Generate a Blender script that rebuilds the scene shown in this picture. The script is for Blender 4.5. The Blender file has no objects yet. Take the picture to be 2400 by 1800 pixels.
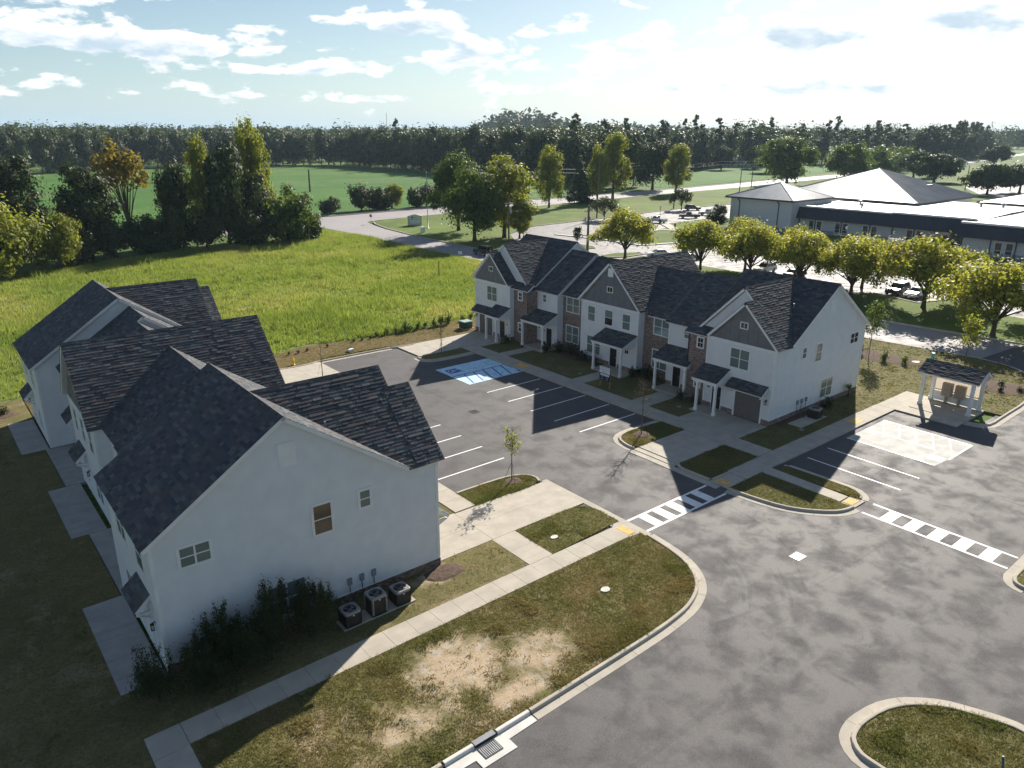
import bpy, math, random
import numpy as np
from mathutils import Vector, Matrix, Euler
R = math.radians
scene = bpy.context.scene
COL = scene.collection
rnd = random.Random(7)

# ------------------------------------------------------------------ camera
cam_d = bpy.data.cameras.new('camera')
cam_d.sensor_width = 36.0
cam_d.lens = 36.0 * 1753.4 / 2400.0
cam_d.clip_start = 0.5
cam_d.clip_end = 12000
cam = bpy.data.objects.new('camera', cam_d)
COL.objects.link(cam)
cam.location = (0, 0, 23.0)
cam.rotation_mode = 'QUATERNION'
cam.rotation_quaternion = (Matrix.Rotation(R(-39.166), 4, 'Z') @ Matrix.Rotation(R(90 - 18.6834), 4, 'X') @ Matrix.Rotation(R(0.1575), 4, 'Z')).to_quaternion()
scene.camera = cam

# ------------------------------------------------------------------ sun, sky, exposure
SUN_AZ, SUN_EL = R(27.3), R(28.5)          # azimuth from +X towards +Y
sun_vec = Vector((math.cos(SUN_EL) * math.cos(SUN_AZ), math.cos(SUN_EL) * math.sin(SUN_AZ), math.sin(SUN_EL)))
sun_d = bpy.data.lights.new('sun', 'SUN')
sun_d.energy = 5.0
sun_d.angle = R(0.53)
sun_d.color = (1.0, 0.93, 0.82)
sun = bpy.data.objects.new('sun', sun_d)
COL.objects.link(sun)
sun.rotation_euler = (-sun_vec).to_track_quat('-Z', 'Y').to_euler()

SKY_STRENGTH = 0.05
world = bpy.data.worlds.new('World')
scene.world = world
world.use_nodes = True
wn = world.node_tree.nodes
wl = world.node_tree.links
wn.clear()

def wnode(t, **kw):
    n = wn.new(t)
    for k, v in kw.items():
        setattr(n, k, v)
    return n
def wmath(op, a, b=None, c=None, clamp=False):
    n = wnode('ShaderNodeMath', operation=op, use_clamp=clamp)
    for i, x in enumerate((a, b, c)):
        if x is None: continue
        if isinstance(x, (int, float)): n.inputs[i].default_value = x
        else: wl.new(x, n.inputs[i])
    return n.outputs[0]
w_out = wnode('ShaderNodeOutputWorld')
w_tc = wnode('ShaderNodeTexCoord')
w_sky = wnode('ShaderNodeTexSky', sky_type='NISHITA')
w_sky.sun_disc = False
w_sky.sun_elevation = SUN_EL
w_sky.sun_rotation = math.pi / 2 - SUN_AZ
w_sky.air_density = 1.0
w_sky.dust_density = 0.4
w_sky.ozone_density = 1.6
w_s0 = wnode('ShaderNodeSeparateXYZ')
wl.new(w_tc.outputs['Generated'], w_s0.inputs[0])
w_el0 = wmath('MULTIPLY', wmath('ARCSINE', w_s0.outputs[2]), 180 / math.pi)
w_bg = wnode('ShaderNodeBackground')
w_bg.inputs[1].default_value = SKY_STRENGTH
# pale damp air near the horizon
w_hz = wnode('ShaderNodeMixRGB')
wl.new(wmath('MULTIPLY', wmath('EXPONENT', wmath('MULTIPLY', wmath('MAXIMUM', w_el0, 0.0), -0.24)), 0.62), w_hz.inputs[0])
wl.new(w_sky.outputs[0], w_hz.inputs[1])
w_hz.inputs[2].default_value = (5.0, 8.8, 12.0, 1)
wl.new(w_hz.outputs[0], w_bg.inputs[0])
# cumulus clouds: coordinates are azimuth and elevation in degrees
w_sep = wnode('ShaderNodeSeparateXYZ')
wl.new(w_tc.outputs['Generated'], w_sep.inputs[0])
w_az = wmath('MULTIPLY', wmath('ARCTAN2', w_sep.outputs[1], w_sep.outputs[0]), 180 / math.pi)
w_el = wmath('MULTIPLY', wmath('ARCSINE', w_sep.outputs[2]), 180 / math.pi)
CLOUDS = [  # azimuth, elevation, half width, half height, weight : the clouds that stand over this place
    (80.5, 6.9, 5.5, 1.3, .55), (79.0, 5.1, 6.5, .75, .5), (73.0, 4.95, 4.5, .7, .5), (66.5, 3.95, 7.5, .75, .55), (58.5, 6.9, 3.6, 1.2, .6), (55.0, 5.0, 3.0, 1.1, .55),
    (81.0, 2.6, 5.0, .7, .35), (70.5, 2.3, 5.5, .6, .3), (62.0, 2.0, 5, .5, .25), (48.8, 6.5, 1.9, .55, .5), (48.5, 4.4, 3.0, .6, .4), (40.0, 4.7, 5.0, 1.1, .5), (30.2, 6.2, 6.2, 1.45, .65),
    (20.5, 6.6, 3.8, 1.2, .6), (19.5, 4.2, 4.0, 1.4, .45), (34.0, 3.2, 6.0, .7, .45), (45.0, 2.6, 6.0, .6, .4), (26.0, 2.6, 6.0, .7, .45), (53.0, 3.1, 3.0, .6, .35), (72, 8.0, 1.3, .5, .4)]
def cloud_field(du, dv):
    az = wmath('ADD', w_az, du)
    el = wmath('ADD', w_el, dv)
    comb = wnode('ShaderNodeCombineXYZ')
    wl.new(wmath('MULTIPLY', az, 0.30), comb.inputs[0])
    wl.new(wmath('MULTIPLY', el, 0.78), comb.inputs[1])
    comb.inputs[2].default_value = 3.1
    nz = wnode('ShaderNodeTexNoise')
    nz.inputs['Scale'].default_value = 1.0
    nz.inputs['Detail'].default_value = 7
    nz.inputs['Roughness'].default_value = 0.56
    nz.inputs['Distortion'].default_value = 0.25
    wl.new(comb.outputs[0], nz.inputs['Vector'])
    tot = wmath('MULTIPLY', wmath('SUBTRACT', nz.outputs[0], 0.5), 2.4)
    for (a, e, sa, se, wgt) in CLOUDS:
        x = wmath('MULTIPLY', wmath('SUBTRACT', az, a), 1 / sa)
        y = wmath('MULTIPLY', wmath('SUBTRACT', el, e), 1 / se)
        # flat base: the lower half falls off faster
        y2 = wmath('MULTIPLY', wmath('MINIMUM', y, 0.0), 0.8)
        y = wmath('ADD', y, y2)
        d2 = wmath('ADD', wmath('MULTIPLY', x, x), wmath('MULTIPLY', y, y))
        g = wmath('MULTIPLY', wmath('EXPONENT', wmath('MULTIPLY', d2, -0.8)), wgt)
        tot = wmath('ADD', tot, g)
    return tot
cf0 = cloud_field(0.0, 0.0)
cf1 = cloud_field(-0.35, 0.42)
def wsmooth(x, a, b):
    n = wnode('ShaderNodeMapRange', interpolation_type='SMOOTHSTEP')
    wl.new(x, n.inputs[0])
    n.inputs[1].default_value = a; n.inputs[2].default_value = b
    return n.outputs[0]
c_mask = wsmooth(cf0, 0.22, 0.46)
c_core = wsmooth(cf1, 0.25, 0.95)         # thick cloud between this point and the light: grey base
# clouds are swallowed by the air near the horizon
c_fade = wsmooth(w_el, 0.2, 3.2)
c_hi = wsmooth(w_el, -1.0, 0.3)
c_mask = wmath('MULTIPLY', wmath('MULTIPLY', c_mask, wmath('ADD', wmath('MULTIPLY', c_fade, 0.55), 0.40)), c_hi)
w_mix = wnode('ShaderNodeMixRGB')
wl.new(c_core, w_mix.inputs[0])
w_mix.inputs[1].default_value = (1.0, 1.0, 1.0, 1)
w_mix.inputs[2].default_value = (0.50, 0.62, 0.72, 1)
w_cl = wnode('ShaderNodeBackground')
wl.new(w_mix.outputs[0], w_cl.inputs[0])
CLOUD_STRENGTH = 0.66
w_cl.inputs[1].default_value = CLOUD_STRENGTH
w_ms = wnode('ShaderNodeMixShader')
wl.new(c_mask, w_ms.inputs[0])
wl.new(w_bg.outputs[0], w_ms.inputs[1])
wl.new(w_cl.outputs[0], w_ms.inputs[2])
wl.new(w_ms.outputs[0], w_out.inputs[0])

scene.view_settings.view_transform = 'Standard'
scene.view_settings.look = 'None'
scene.view_settings.gamma = 1.0
scene.view_settings.use_curve_mapping = False
scene.view_settings.exposure = 0.92
scene.render.engine = 'CYCLES'
cy = scene.cycles
cy.use_denoising = True
cy.max_bounces = 5
cy.diffuse_bounces = 3
cy.glossy_bounces = 2
cy.transmission_bounces = 3
cy.volume_bounces = 0
cy.transparent_max_bounces = 6
cy.caustics_reflective = False
cy.caustics_refractive = False
cy.sample_clamp_indirect = 4.0

# ------------------------------------------------------------------ tags and builders
def tag(o, label=None, cat=None, group=None, kind=None):
    if label: o['label'] = label
    if cat: o['category'] = cat
    if group: o['group'] = group
    if kind: o['kind'] = kind
    return o

def empty(name, loc=(0, 0, 0), rz=0.0, label=None, cat=None, group=None):
    o = bpy.data.objects.new(name, None)
    COL.objects.link(o)
    o.location = loc
    o.rotation_euler = (0, 0, rz)
    o.empty_display_size = 0.3
    return tag(o, label, cat, group)

def copy_tree(o, parent=None):
    c = o.copy()
    COL.objects.link(c)
    if parent is not None: c.parent = parent
    for ch in KIDS.get(o, []):
        d = copy_tree(ch, c)
    return c
KIDS = {}

def adopt(o, parent):
    if parent is not None:
        o.parent = parent
        KIDS.setdefault(parent, []).append(o)
    return o

def auto_uv(me):
    n = len(me.polygons)
    if n == 0: return
    uvl = me.uv_layers.new(name='UVMap')
    nl = len(me.loops)
    co = np.empty(len(me.vertices) * 3, np.float32); me.vertices.foreach_get('co', co); co = co.reshape(-1, 3)
    li = np.empty(nl, np.int32); me.loops.foreach_get('vertex_index', li)
    ls = np.empty(n, np.int32); me.polygons.foreach_get('loop_start', ls)
    lt = np.empty(n, np.int32); me.polygons.foreach_get('loop_total', lt)
    nr = np.empty(n * 3, np.float32); me.polygons.foreach_get('normal', nr); nr = np.abs(nr.reshape(-1, 3))
    fn = np.repeat(nr, lt, axis=0)
    p = co[li]
    uv = np.empty((nl, 2), np.float32)
    up = fn[:, 2] > 0.7
    sx = (~up) & (fn[:, 0] >= fn[:, 1])
    sy = (~up) & ~sx
    uv[up] = p[up][:, :2]
    uv[sx, 0] = p[sx, 1]; uv[sx, 1] = p[sx, 2]
    uv[sy, 0] = p[sy, 0]; uv[sy, 1] = p[sy, 2]
    uvl.data.foreach_set('uv', uv.ravel())

class MB:
    """collects faces and links them as ONE mesh object"""
    def __init__(s, xf=None, flip=False):
        s.v = []; s.f = []; s.m = []; s.t = []; s.xf = xf; s.flip = flip
    def add(s, pts, faces, mi=0, tint=0.5):
        b = len(s.v)
        s.v.extend(s.xf(*p) if s.xf else tuple(p) for p in pts)
        for f in faces:
            s.f.append(tuple(b + i for i in (reversed(f) if s.flip else f)))
            s.m.append(mi); s.t.append(tint)
    def quad(s, a, b, c, d, mi=0, tint=.5):
        s.add((a, b, c, d), ((0, 1, 2, 3),), mi, tint)
    def poly(s, pts, mi=0):
        s.add(pts, (tuple(range(len(pts))),), mi)
    def box(s, x0, y0, z0, x1, y1, z1, mi=0, tint=.5):
        if x1 < x0: x0, x1 = x1, x0
        if y1 < y0: y0, y1 = y1, y0
        if z1 < z0: z0, z1 = z1, z0
        s.add(((x0, y0, z0), (x1, y0, z0), (x1, y1, z0), (x0, y1, z0), (x0, y0, z1), (x1, y0, z1), (x1, y1, z1), (x0, y1, z1)),
              ((0, 3, 2, 1), (4, 5, 6, 7), (0, 1, 5, 4), (1, 2, 6, 5), (2, 3, 7, 6), (3, 0, 4, 7)), mi, tint)
    def prism(s, poly, z0, z1, mi=0, bottom=True):
        n = len(poly)
        pts = [(x, y, z0) for x, y in poly] + [(x, y, z1) for x, y in poly]
        fs = [tuple(range(n, 2 * n))]
        if bottom: fs.append(tuple(reversed(range(n))))
        fs += [(i, (i + 1) % n, n + (i + 1) % n, n + i) for i in range(n)]
        s.add(pts, fs, mi)
    def slab(s, quad, th, mi_top=0, mi_side=1):
        """a plate: quad gives the upper face, thickness goes down the face normal"""
        q = [Vector(p) for p in quad]
        n = (q[1] - q[0]).cross(q[2] - q[0]).normalized()
        if n.z < 0: n = -n
        lo = [p - n * th for p in q]
        pts = [tuple(p) for p in q] + [tuple(p) for p in lo]
        k = len(q)
        s.add(pts, (tuple(range(k)),), mi_top)
        s.add(pts, [tuple(reversed(range(k, 2 * k)))] + [(i, k + i, k + (i + 1) % k, (i + 1) % k) for i in range(k)], mi_side)
    def tube(s, path, radii, n=8, mi=0, cap=True):
        path = [Vector(p) for p in path]
        if isinstance(radii, (int, float)): radii = [radii] * len(path)
        rings = []
        pts = []
        for i, p in enumerate(path):
            d = (path[min(i + 1, len(path) - 1)] - path[max(i - 1, 0)])
            d = d.normalized() if d.length > 1e-9 else Vector((0, 0, 1))
            a = d.cross(Vector((0, 0, 1))) if abs(d.z) < 0.95 else d.cross(Vector((1, 0, 0)))
            a.normalize(); b = d.cross(a)
            for k in range(n):
                t = 2 * math.pi * k / n
                pts.append(tuple(p + (a * math.cos(t) + b * math.sin(t)) * radii[i]))
        fs = []
        for i in range(len(path) - 1):
            for k in range(n):
                fs.append((i * n + k, i * n + (k + 1) % n, (i + 1) * n + (k + 1) % n, (i + 1) * n + k))
        if cap:
            fs.append(tuple(range(n))); fs.append(tuple(range((len(path) - 1) * n, len(path) * n)))
        s.add(pts, fs, mi)
    def lathe(s, prof, c=(0, 0, 0), n=16, mi=0):
        pts = []
        for (r, z) in prof:
            for k in range(n):
                t = 2 * math.pi * k / n
                pts.append((c[0] + r * math.cos(t), c[1] + r * math.sin(t), c[2] + z))
        fs = []
        for i in range(len(prof) - 1):
            for k in range(n):
                fs.append((i * n + k, i * n + (k + 1) % n, (i + 1) * n + (k + 1) % n, (i + 1) * n + k))
        fs.append(tuple(range(n))); fs.append(tuple(range((len(prof) - 1) * n, len(prof) * n)))
        s.add(pts, fs, mi)
    def build(s, name, mats, parent=None, label=None, cat=None, group=None, kind=None, smooth=False, loc=None, tint=False, bevel=0.0):
        me = bpy.data.meshes.new(name)
        me.from_pydata(s.v, [], s.f)
        if not isinstance(mats, (list, tuple)): mats = [mats]
        for m in mats: me.materials.append(m)
        if len(mats) > 1: me.polygons.foreach_set('material_index', np.array(s.m, np.int32))
        if smooth: me.polygons.foreach_set('use_smooth', np.ones(len(s.f), bool))
        if tint:
            at = me.attributes.new('tint', 'FLOAT', 'FACE')
            at.data.foreach_set('value', np.array(s.t, np.float32))
        me.update()
        auto_uv(me)
        o = bpy.data.objects.new(name, me)
        COL.objects.link(o)
        if loc is not None: o.location = loc
        adopt(o, parent)
        if bevel > 0:
            bv = o.modifiers.new('bevel', 'BEVEL'); bv.width = bevel; bv.segments = 2; bv.limit_method = 'ANGLE'; bv.angle_limit = R(40)
        return tag(o, label, cat, group, kind)

def fast_mesh(name, verts, faces, mats, tint=None, mi=None, smooth=False):
    """verts (n,3) and faces (m,k) arrays -> mesh datablock"""
    verts = np.asarray(verts, np.float32); faces = np.asarray(faces, np.int32)
    me = bpy.data.meshes.new(name)
    m, k = faces.shape
    me.vertices.add(len(verts)); me.vertices.foreach_set('co', verts.ravel())
    me.loops.add(m * k); me.loops.foreach_set('vertex_index', faces.ravel())
    me.polygons.add(m)
    me.polygons.foreach_set('loop_start', np.arange(0, m * k, k, dtype=np.int32))
    try: me.polygons.foreach_set('loop_total', np.full(m, k, np.int32))
    except Exception: pass
    for mt in (mats if isinstance(mats, (list, tuple)) else [mats]): me.materials.append(mt)
    if mi is not None: me.polygons.foreach_set('material_index', np.asarray(mi, np.int32))
    if smooth: me.polygons.foreach_set('use_smooth', np.ones(m, bool))
    me.update(calc_edges=True)
    if tint is not None:
        at = me.attributes.new('tint', 'FLOAT', 'FACE'); at.data.foreach_set('value', np.asarray(tint, np.float32))
    return me

def link_mesh(name, me, parent=None, label=None, cat=None, group=None, kind=None, loc=None):
    o = bpy.data.objects.new(name, me); COL.objects.link(o)
    if loc is not None: o.location = loc
    adopt(o, parent)
    return tag(o, label, cat, group, kind)

# ------------------------------------------------------------------ materials
class MT:
    def __init__(s, name):
        s.mat = bpy.data.materials.new(name); s.mat.use_nodes = True
        s.n = s.mat.node_tree.nodes; s.l = s.mat.node_tree.links
        s.n.clear()
        s.out = s.n.new('ShaderNodeOutputMaterial')
    def node(s, t, **kw):
        n = s.n.new(t)
        for k, v in kw.items(): setattr(n, k, v)
        return n
    def put(s, sock, val):
        if isinstance(val, (int, float)): sock.default_value = val
        elif isinstance(val, (tuple, list)): sock.default_value = tuple(val) + ((1,) if len(val) == 3 and len(sock.default_value) == 4 else ())
        else: s.l.new(val, sock)
    def coord(s, kind='Object'):
        return s.node('ShaderNodeTexCoord').outputs[kind]
    def mapping(s, vec, scale=(1, 1, 1), rot=(0, 0, 0), loc=(0, 0, 0)):
        n = s.node('ShaderNodeMapping'); s.l.new(vec, n.inputs[0])
        n.inputs['Location'].default_value = loc; n.inputs['Rotation'].default_value = rot; n.inputs['Scale'].default_value = scale
        return n.outputs[0]
    def noise(s, vec, scale, detail=4, rough=.55, dist=0.0):
        n = s.node('ShaderNodeTexNoise'); s.l.new(vec, n.inputs['Vector'])
        n.inputs['Scale'].default_value = scale; n.inputs['Detail'].default_value = detail
        n.inputs['Roughness'].default_value = rough; n.inputs['Distortion'].default_value = dist
        return n.outputs[0]
    def ramp(s, f, a, b):
        n = s.node('ShaderNodeMapRange', interpolation_type='SMOOTHSTEP'); s.l.new(f, n.inputs[0])
        n.inputs[1].default_value = a; n.inputs[2].default_value = b
        return n.outputs[0]
    def mix(s, f, a, b, mode='MIX'):
        n = s.node('ShaderNodeMixRGB', blend_type=mode)
        s.put(n.inputs[0], f); s.put(n.inputs[1], a); s.put(n.inputs[2], b)
        return n.outputs[0]
    def math(s, op, a, b=None, clamp=False):
        n = s.node('ShaderNodeMath', operation=op, use_clamp=clamp)
        s.put(n.inputs[0], a)
        if b is not None: s.put(n.inputs[1], b)
        return n.outputs[0]
    def attr(s, name, out='Fac'):
        n = s.node('ShaderNodeAttribute'); n.attribute_name = name
        return n.outputs[out]
    def cramp(s, f, stops, interp='LINEAR'):
        n = s.node('ShaderNodeValToRGB'); s.l.new(f, n.inputs[0])
        cr = n.color_ramp; cr.interpolation = interp
        while len(cr.elements) < len(stops): cr.elements.new(0.5)
        for e, (p, c) in zip(cr.elements, stops):
            e.position = p; e.color = tuple(c) + (1,)
        return n.outputs[0]
    def bump(s, h, strength=.3, dist=.02):
        n = s.node('ShaderNodeBump'); n.inputs['Strength'].default_value = strength; n.inputs['Distance'].default_value = dist
        s.l.new(h, n.inputs['Height'])
        return n.outputs[0]
    def pbr(s, col, rough=.7, spec=.3, metal=0., normal=None, **kw):
        b = s.node('ShaderNodeBsdfPrincipled')
        s.put(b.inputs['Base Color'], col); s.put(b.inputs['Roughness'], rough)
        s.put(b.inputs['Specular IOR Level'], spec); s.put(b.inputs['Metallic'], metal)
        if normal is not None: s.l.new(normal, b.inputs['Normal'])
        for k, v in kw.items(): s.put(b.inputs[k], v)
        s.l.new(b.outputs[0], s.out.inputs[0])
        return s.mat

def plain(name, col, rough=.6, spec=.35, var=.08, scale=3.0, metal=0., bump=0., fine=0.):
    m = MT(name); v = m.coord()
    f = m.noise(v, scale, 5)
    lo = tuple(c * (1 - var * 1.6) for c in col); hi = tuple(min(1, c * (1 + var * 1.6)) for c in col)
    c = m.mix(m.ramp(f, .3, .7), lo, hi)
    if fine: c = m.mix(fine, c, m.mix(m.noise(v, scale * 30, 2), tuple(x * .6 for x in col), tuple(min(1, x * 1.4) for x in col)))
    nb = m.bump(m.noise(v, scale * 12, 3), bump, .01) if bump else None
    return m.pbr(c, rough, spec, metal, nb)

def leaf_mat(name, stops, trans=.45, rough=.55, hue=.03):
    m = MT(name)
    t = m.attr('tint')
    oi = m.node('ShaderNodeObjectInfo').outputs['Random']
    f = m.math('ADD', t, m.math('MULTIPLY', m.math('SUBTRACT', oi, .5), hue * 4), True)
    c = m.cramp(f, stops)
    d = m.node('ShaderNodeBsdfPrincipled'); m.l.new(c, d.inputs['Base Color'])
    d.inputs['Roughness'].default_value = rough; d.inputs['Specular IOR Level'].default_value = .25
    tr = m.node('ShaderNodeBsdfTranslucent')
    ct = m.mix(1.0, c, (1.25, 1.25, .75), 'MULTIPLY')
    m.l.new(ct, tr.inputs[0])
    ms = m.node('ShaderNodeMixShader'); ms.inputs[0].default_value = trans
    m.l.new(d.outputs[0], ms.inputs[1]); m.l.new(tr.outputs[0], ms.inputs[2]); m.l.new(ms.outputs[0], m.out.inputs[0])
    return m.mat

MAT = {}
def asphalt_mat(name, base, warm=1.0):
    m = MT(name); v = m.coord()
    big = m.noise(v, .06, 3, .5); mid = m.noise(v, .55, 5, .6, .3); fine = m.noise(v, 38, 2); grit = m.noise(v, 9, 3)
    st = m.noise(m.mapping(v, (.045, 1.1, 1)), 1.0, 4, .6)       # wheel and roller streaks along X
    st2 = m.noise(m.mapping(v, (1.0, .05, 1)), .8, 4, .6)
    c = m.mix(m.ramp(big, .25, .75), tuple(x * .88 for x in base), tuple(x * 1.12 for x in base))
    c = m.mix(m.math('MULTIPLY', m.ramp(mid, .5, .8), .07), c, tuple(x * .66 for x in base))
    c = m.mix(m.math('MULTIPLY', m.ramp(st, .45, .8), .07), c, tuple(x * .66 for x in base))
    c = m.mix(m.math('MULTIPLY', m.ramp(st2, .5, .8), .06), c, tuple(x * 1.35 for x in base))
    c = m.mix(m.ramp(fine, .35, .75), m.mix(.35, c, (.01, .01, .01)), m.mix(.16, c, (.42, .40, .39)))
    c = m.mix(m.math('MULTIPLY', m.ramp(grit, .45, .7), .25), c, tuple(x * 1.5 for x in base))
    return m.pbr(c, m.mix(m.ramp(mid, .4, .7), (.72,) * 3, (.9,) * 3), .35, 0, m.bump(fine, .35, .008))
MAT['asphalt'] = asphalt_mat('asphalt', (.084, .077, .079))
MAT['asphalt_new'] = asphalt_mat('asphalt_dark', (.072, .067, .070))
MAT['asphalt_old'] = asphalt_mat('asphalt_weathered', (.25, .232, .236))

def concrete_mat(name, col, stain=.25):
    m = MT(name); v = m.coord('Object')
    oi = m.node('ShaderNodeObjectInfo').outputs['Random']
    a = m.noise(v, .9, 5, .6, .2); b = m.noise(v, 14, 3); g = m.noise(m.mapping(v, (.25, 3, 1)), 1, 3)
    c = m.mix(m.ramp(a, .3, .7), tuple(x * .86 for x in col), tuple(x * 1.08 for x in col))
    c = m.mix(m.math('MULTIPLY', m.ramp(g, .5, .75), stain), c, tuple(x * .66 for x in col))
    c = m.mix(m.math('MULTIPLY', b, .22), c, tuple(x * .7 for x in col))
    c = m.mix(m.math('MULTIPLY', oi, .16), c, tuple(x * .72 for x in col))
    return m.pbr(c, .85, .25, 0, m.bump(b, .2, .006))
MAT['concrete'] = concrete_mat('concrete', (.47, .425, .355))
MAT['concrete_new'] = concrete_mat('concrete_new', (.66, .64, .60), .12)
MAT['concrete_old'] = concrete_mat('concrete_weathered', (.40, .385, .36), .5)
MAT['siding'] = plain('white_siding', (.69, .70, .71), .55, .35, .025, 1.2, bump=.06)
MAT['trim'] = plain('white_trim', (.76, .76, .75), .5, .4, .03, 1.5)
MAT['grey_panel'] = plain('grey_board', (.165, .165, .175), .6, .35, .06, 1.3)
MAT['black'] = plain('black_paint', (.012, .012, .014), .35, .5, .1)
MAT['garage'] = plain('taupe_door', (.135, .118, .115), .5, .4, .05)
MAT['tactile'] = plain('yellow_tactile', (.72, .43, .13), .75, .3, .12, 4)
MAT['paint'] = plain('road_paint', (.82, .82, .82), .6, .35, .06, 2.0, fine=.12)
MAT['paint_worn'] = plain('worn_paint', (.40, .39, .37), .75, .3, .16, .8, fine=.2)
MAT['paint_blue'] = plain('blue_paint', (.02, .10, .42), .6, .35, .12, 3)
MAT['paint_pale'] = plain('pale_blue_paint', (.46, .70, .84), .6, .35, .12, 2)
MAT['tar'] = plain('tar', (.022, .021, .023), .6, .4, .3, 2)
MAT['steel'] = plain('galvanised_steel', (.36, .37, .38), .45, .5, .12, 4, metal=.6)
MAT['iron'] = plain('dark_iron', (.045, .045, .048), .6, .4, .2, 5, metal=.3)
MAT['plastic_grey'] = plain('grey_plastic', (.22, .23, .25), .5, .4, .08)
MAT['ac_grey'] = plain('ac_casing', (.25, .245, .25), .45, .5, .06)
MAT['ac_brown'] = plain('ac_louvre', (.045, .036, .031), .55, .4, .15)
MAT['wood'] = plain('timber', (.30, .20, .11), .8, .25, .2, 6)
MAT['pole_wood'] = plain('weathered_pole', (.15, .12, .095), .9, .2, .25, 5)
MAT['bark'] = plain('bark', (.085, .066, .050), .95, .15, .35, 6, bump=.5)
MAT['bark_pale'] = plain('pale_bark', (.15, .12, .095), .95, .15, .3, 6, bump=.4)
MAT['mulch'] = plain('mulch', (.12, .085, .065), .95, .1, .35, 7, bump=.9, fine=.6)
MAT['stone'] = plain('pale_stone', (.62, .58, .52), .9, .2, .15, 5)
MAT['tan_metal'] = plain('tan_enamel', (.34, .27, .205), .55, .4, .06)

def brick_mat(name, cols, mortar):
    m = MT(name); uv = m.coord('UV')
    b = m.node('ShaderNodeTexBrick'); m.l.new(uv, b.inputs['Vector'])
    b.inputs['Scale'].default_value = 1.0
    b.inputs['Brick Width'].default_value = .215; b.inputs['Row Height'].default_value = .075; b.inputs['Mortar Size'].default_value = .006
    b.inputs['Color1'].default_value = (0, 0, 0, 1); b.inputs['Color2'].default_value = (1, 1, 1, 1); b.inputs['Mortar'].default_value = (.5, .5, .5, 1)
    c = m.cramp(b.outputs['Color'], cols, 'LINEAR')
    n = m.noise(m.mapping(uv, (5, 14, 1)), 1.0, 3)
    c = m.mix(m.math('MULTIPLY', m.ramp(n, .4, .7), .5), c, tuple(x * .5 for x in cols[1][1]))
    c = m.mix(b.outputs['Fac'], c, mortar)
    inv = m.math('SUBTRACT', 1.0, b.outputs['Fac'])
    return m.pbr(c, .85, .2, 0, m.bump(inv, .5, .012))
MAT['brick'] = brick_mat('red_grey_brick', [(0, (.13, .075, .062)), (.35, (.20, .13, .11)), (.7, (.27, .20, .17)), (1, (.34, .27, .23))], (.33, .30, .28))
def single_brick_mat():
    m = MT('loose_brick'); oi = m.node('ShaderNodeObjectInfo').outputs['Random']; t = m.attr('tint')
    f = m.math('FRACT', m.math('ADD', oi, t))
    c = m.cramp(f, [(0, (.10, .065, .05)), (.4, (.17, .115, .09)), (.75, (.22, .165, .13)), (1, (.28, .22, .18))])
    return m.pbr(c, .9, .2, 0, m.bump(m.noise(m.coord(), 30, 3), .3, .01))
MAT['brick_one'] = single_brick_mat()
MAT['mortar'] = plain('mortar', (.27, .25, .235), .95, .1, .1, 8)

def shingle_mat(name='shingle'):
    m = MT(name)
    t = m.math('FRACT', m.attr('tint'))
    v = m.coord()
    g = m.noise(v, 60, 2); big = m.noise(v, .35, 4)
    c = m.cramp(t, [(0, (.040, .048, .064)), (.26, (.070, .080, .096)), (.46, (.095, .102, .112)), (.60, (.122, .088, .086)), (.74, (.080, .092, .102)), (.88, (.150, .168, .170)), (1, (.160, .118, .112))])
    c = m.mix(m.ramp(g, .3, .75), m.mix(.4, c, (.01, .011, .014)), m.mix(.12, c, (.34, .34, .34)))
    c = m.mix(m.math('MULTIPLY', m.ramp(big, .4, .7), .22), c, (.035, .04, .05))
    return m.pbr(c, .9, .25, 0, m.bump(g, .35, .006))
MAT['shingle'] = shingle_mat()
MAT['underlay'] = plain('roof_underlay', (.016, .018, .022), .9, .2, .2)

def glass_mat(name, base, rough=.06, spec=.6):
    m = MT(name); oi = m.node('ShaderNodeObjectInfo').outputs['Random']
    uv = m.coord('UV')
    w = m.node('ShaderNodeTexWave', bands_direction='Y'); m.l.new(uv, w.inputs[0]); w.inputs['Scale'].default_value = 6.5
    c = m.mix(m.math('MULTIPLY', w.outputs['Fac'], .22), base, tuple(x * .72 for x in base))
    c = m.mix(m.math('MULTIPLY', oi, .5), c, tuple(x * .62 for x in base))
    return m.pbr(c, rough, spec, 0, m.bump(m.noise(uv, 1.6, 2), .05, .02))
MAT['pane'] = glass_mat('window_glass', (.16, .215, .205))  # teal of sky reflected in the blinds is put into this base colour
MAT['pane_dark'] = glass_mat('dark_glass', (.018, .018, .02))
MAT['pane_reflected_ground'] = glass_mat('ground_reflection_glass', (.10, .082, .06))  # brown base colour paints the ground reflected in an end-wall window
MAT['car_glass'] = glass_mat('car_glass', (.012, .014, .016), .04, .8)

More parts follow.
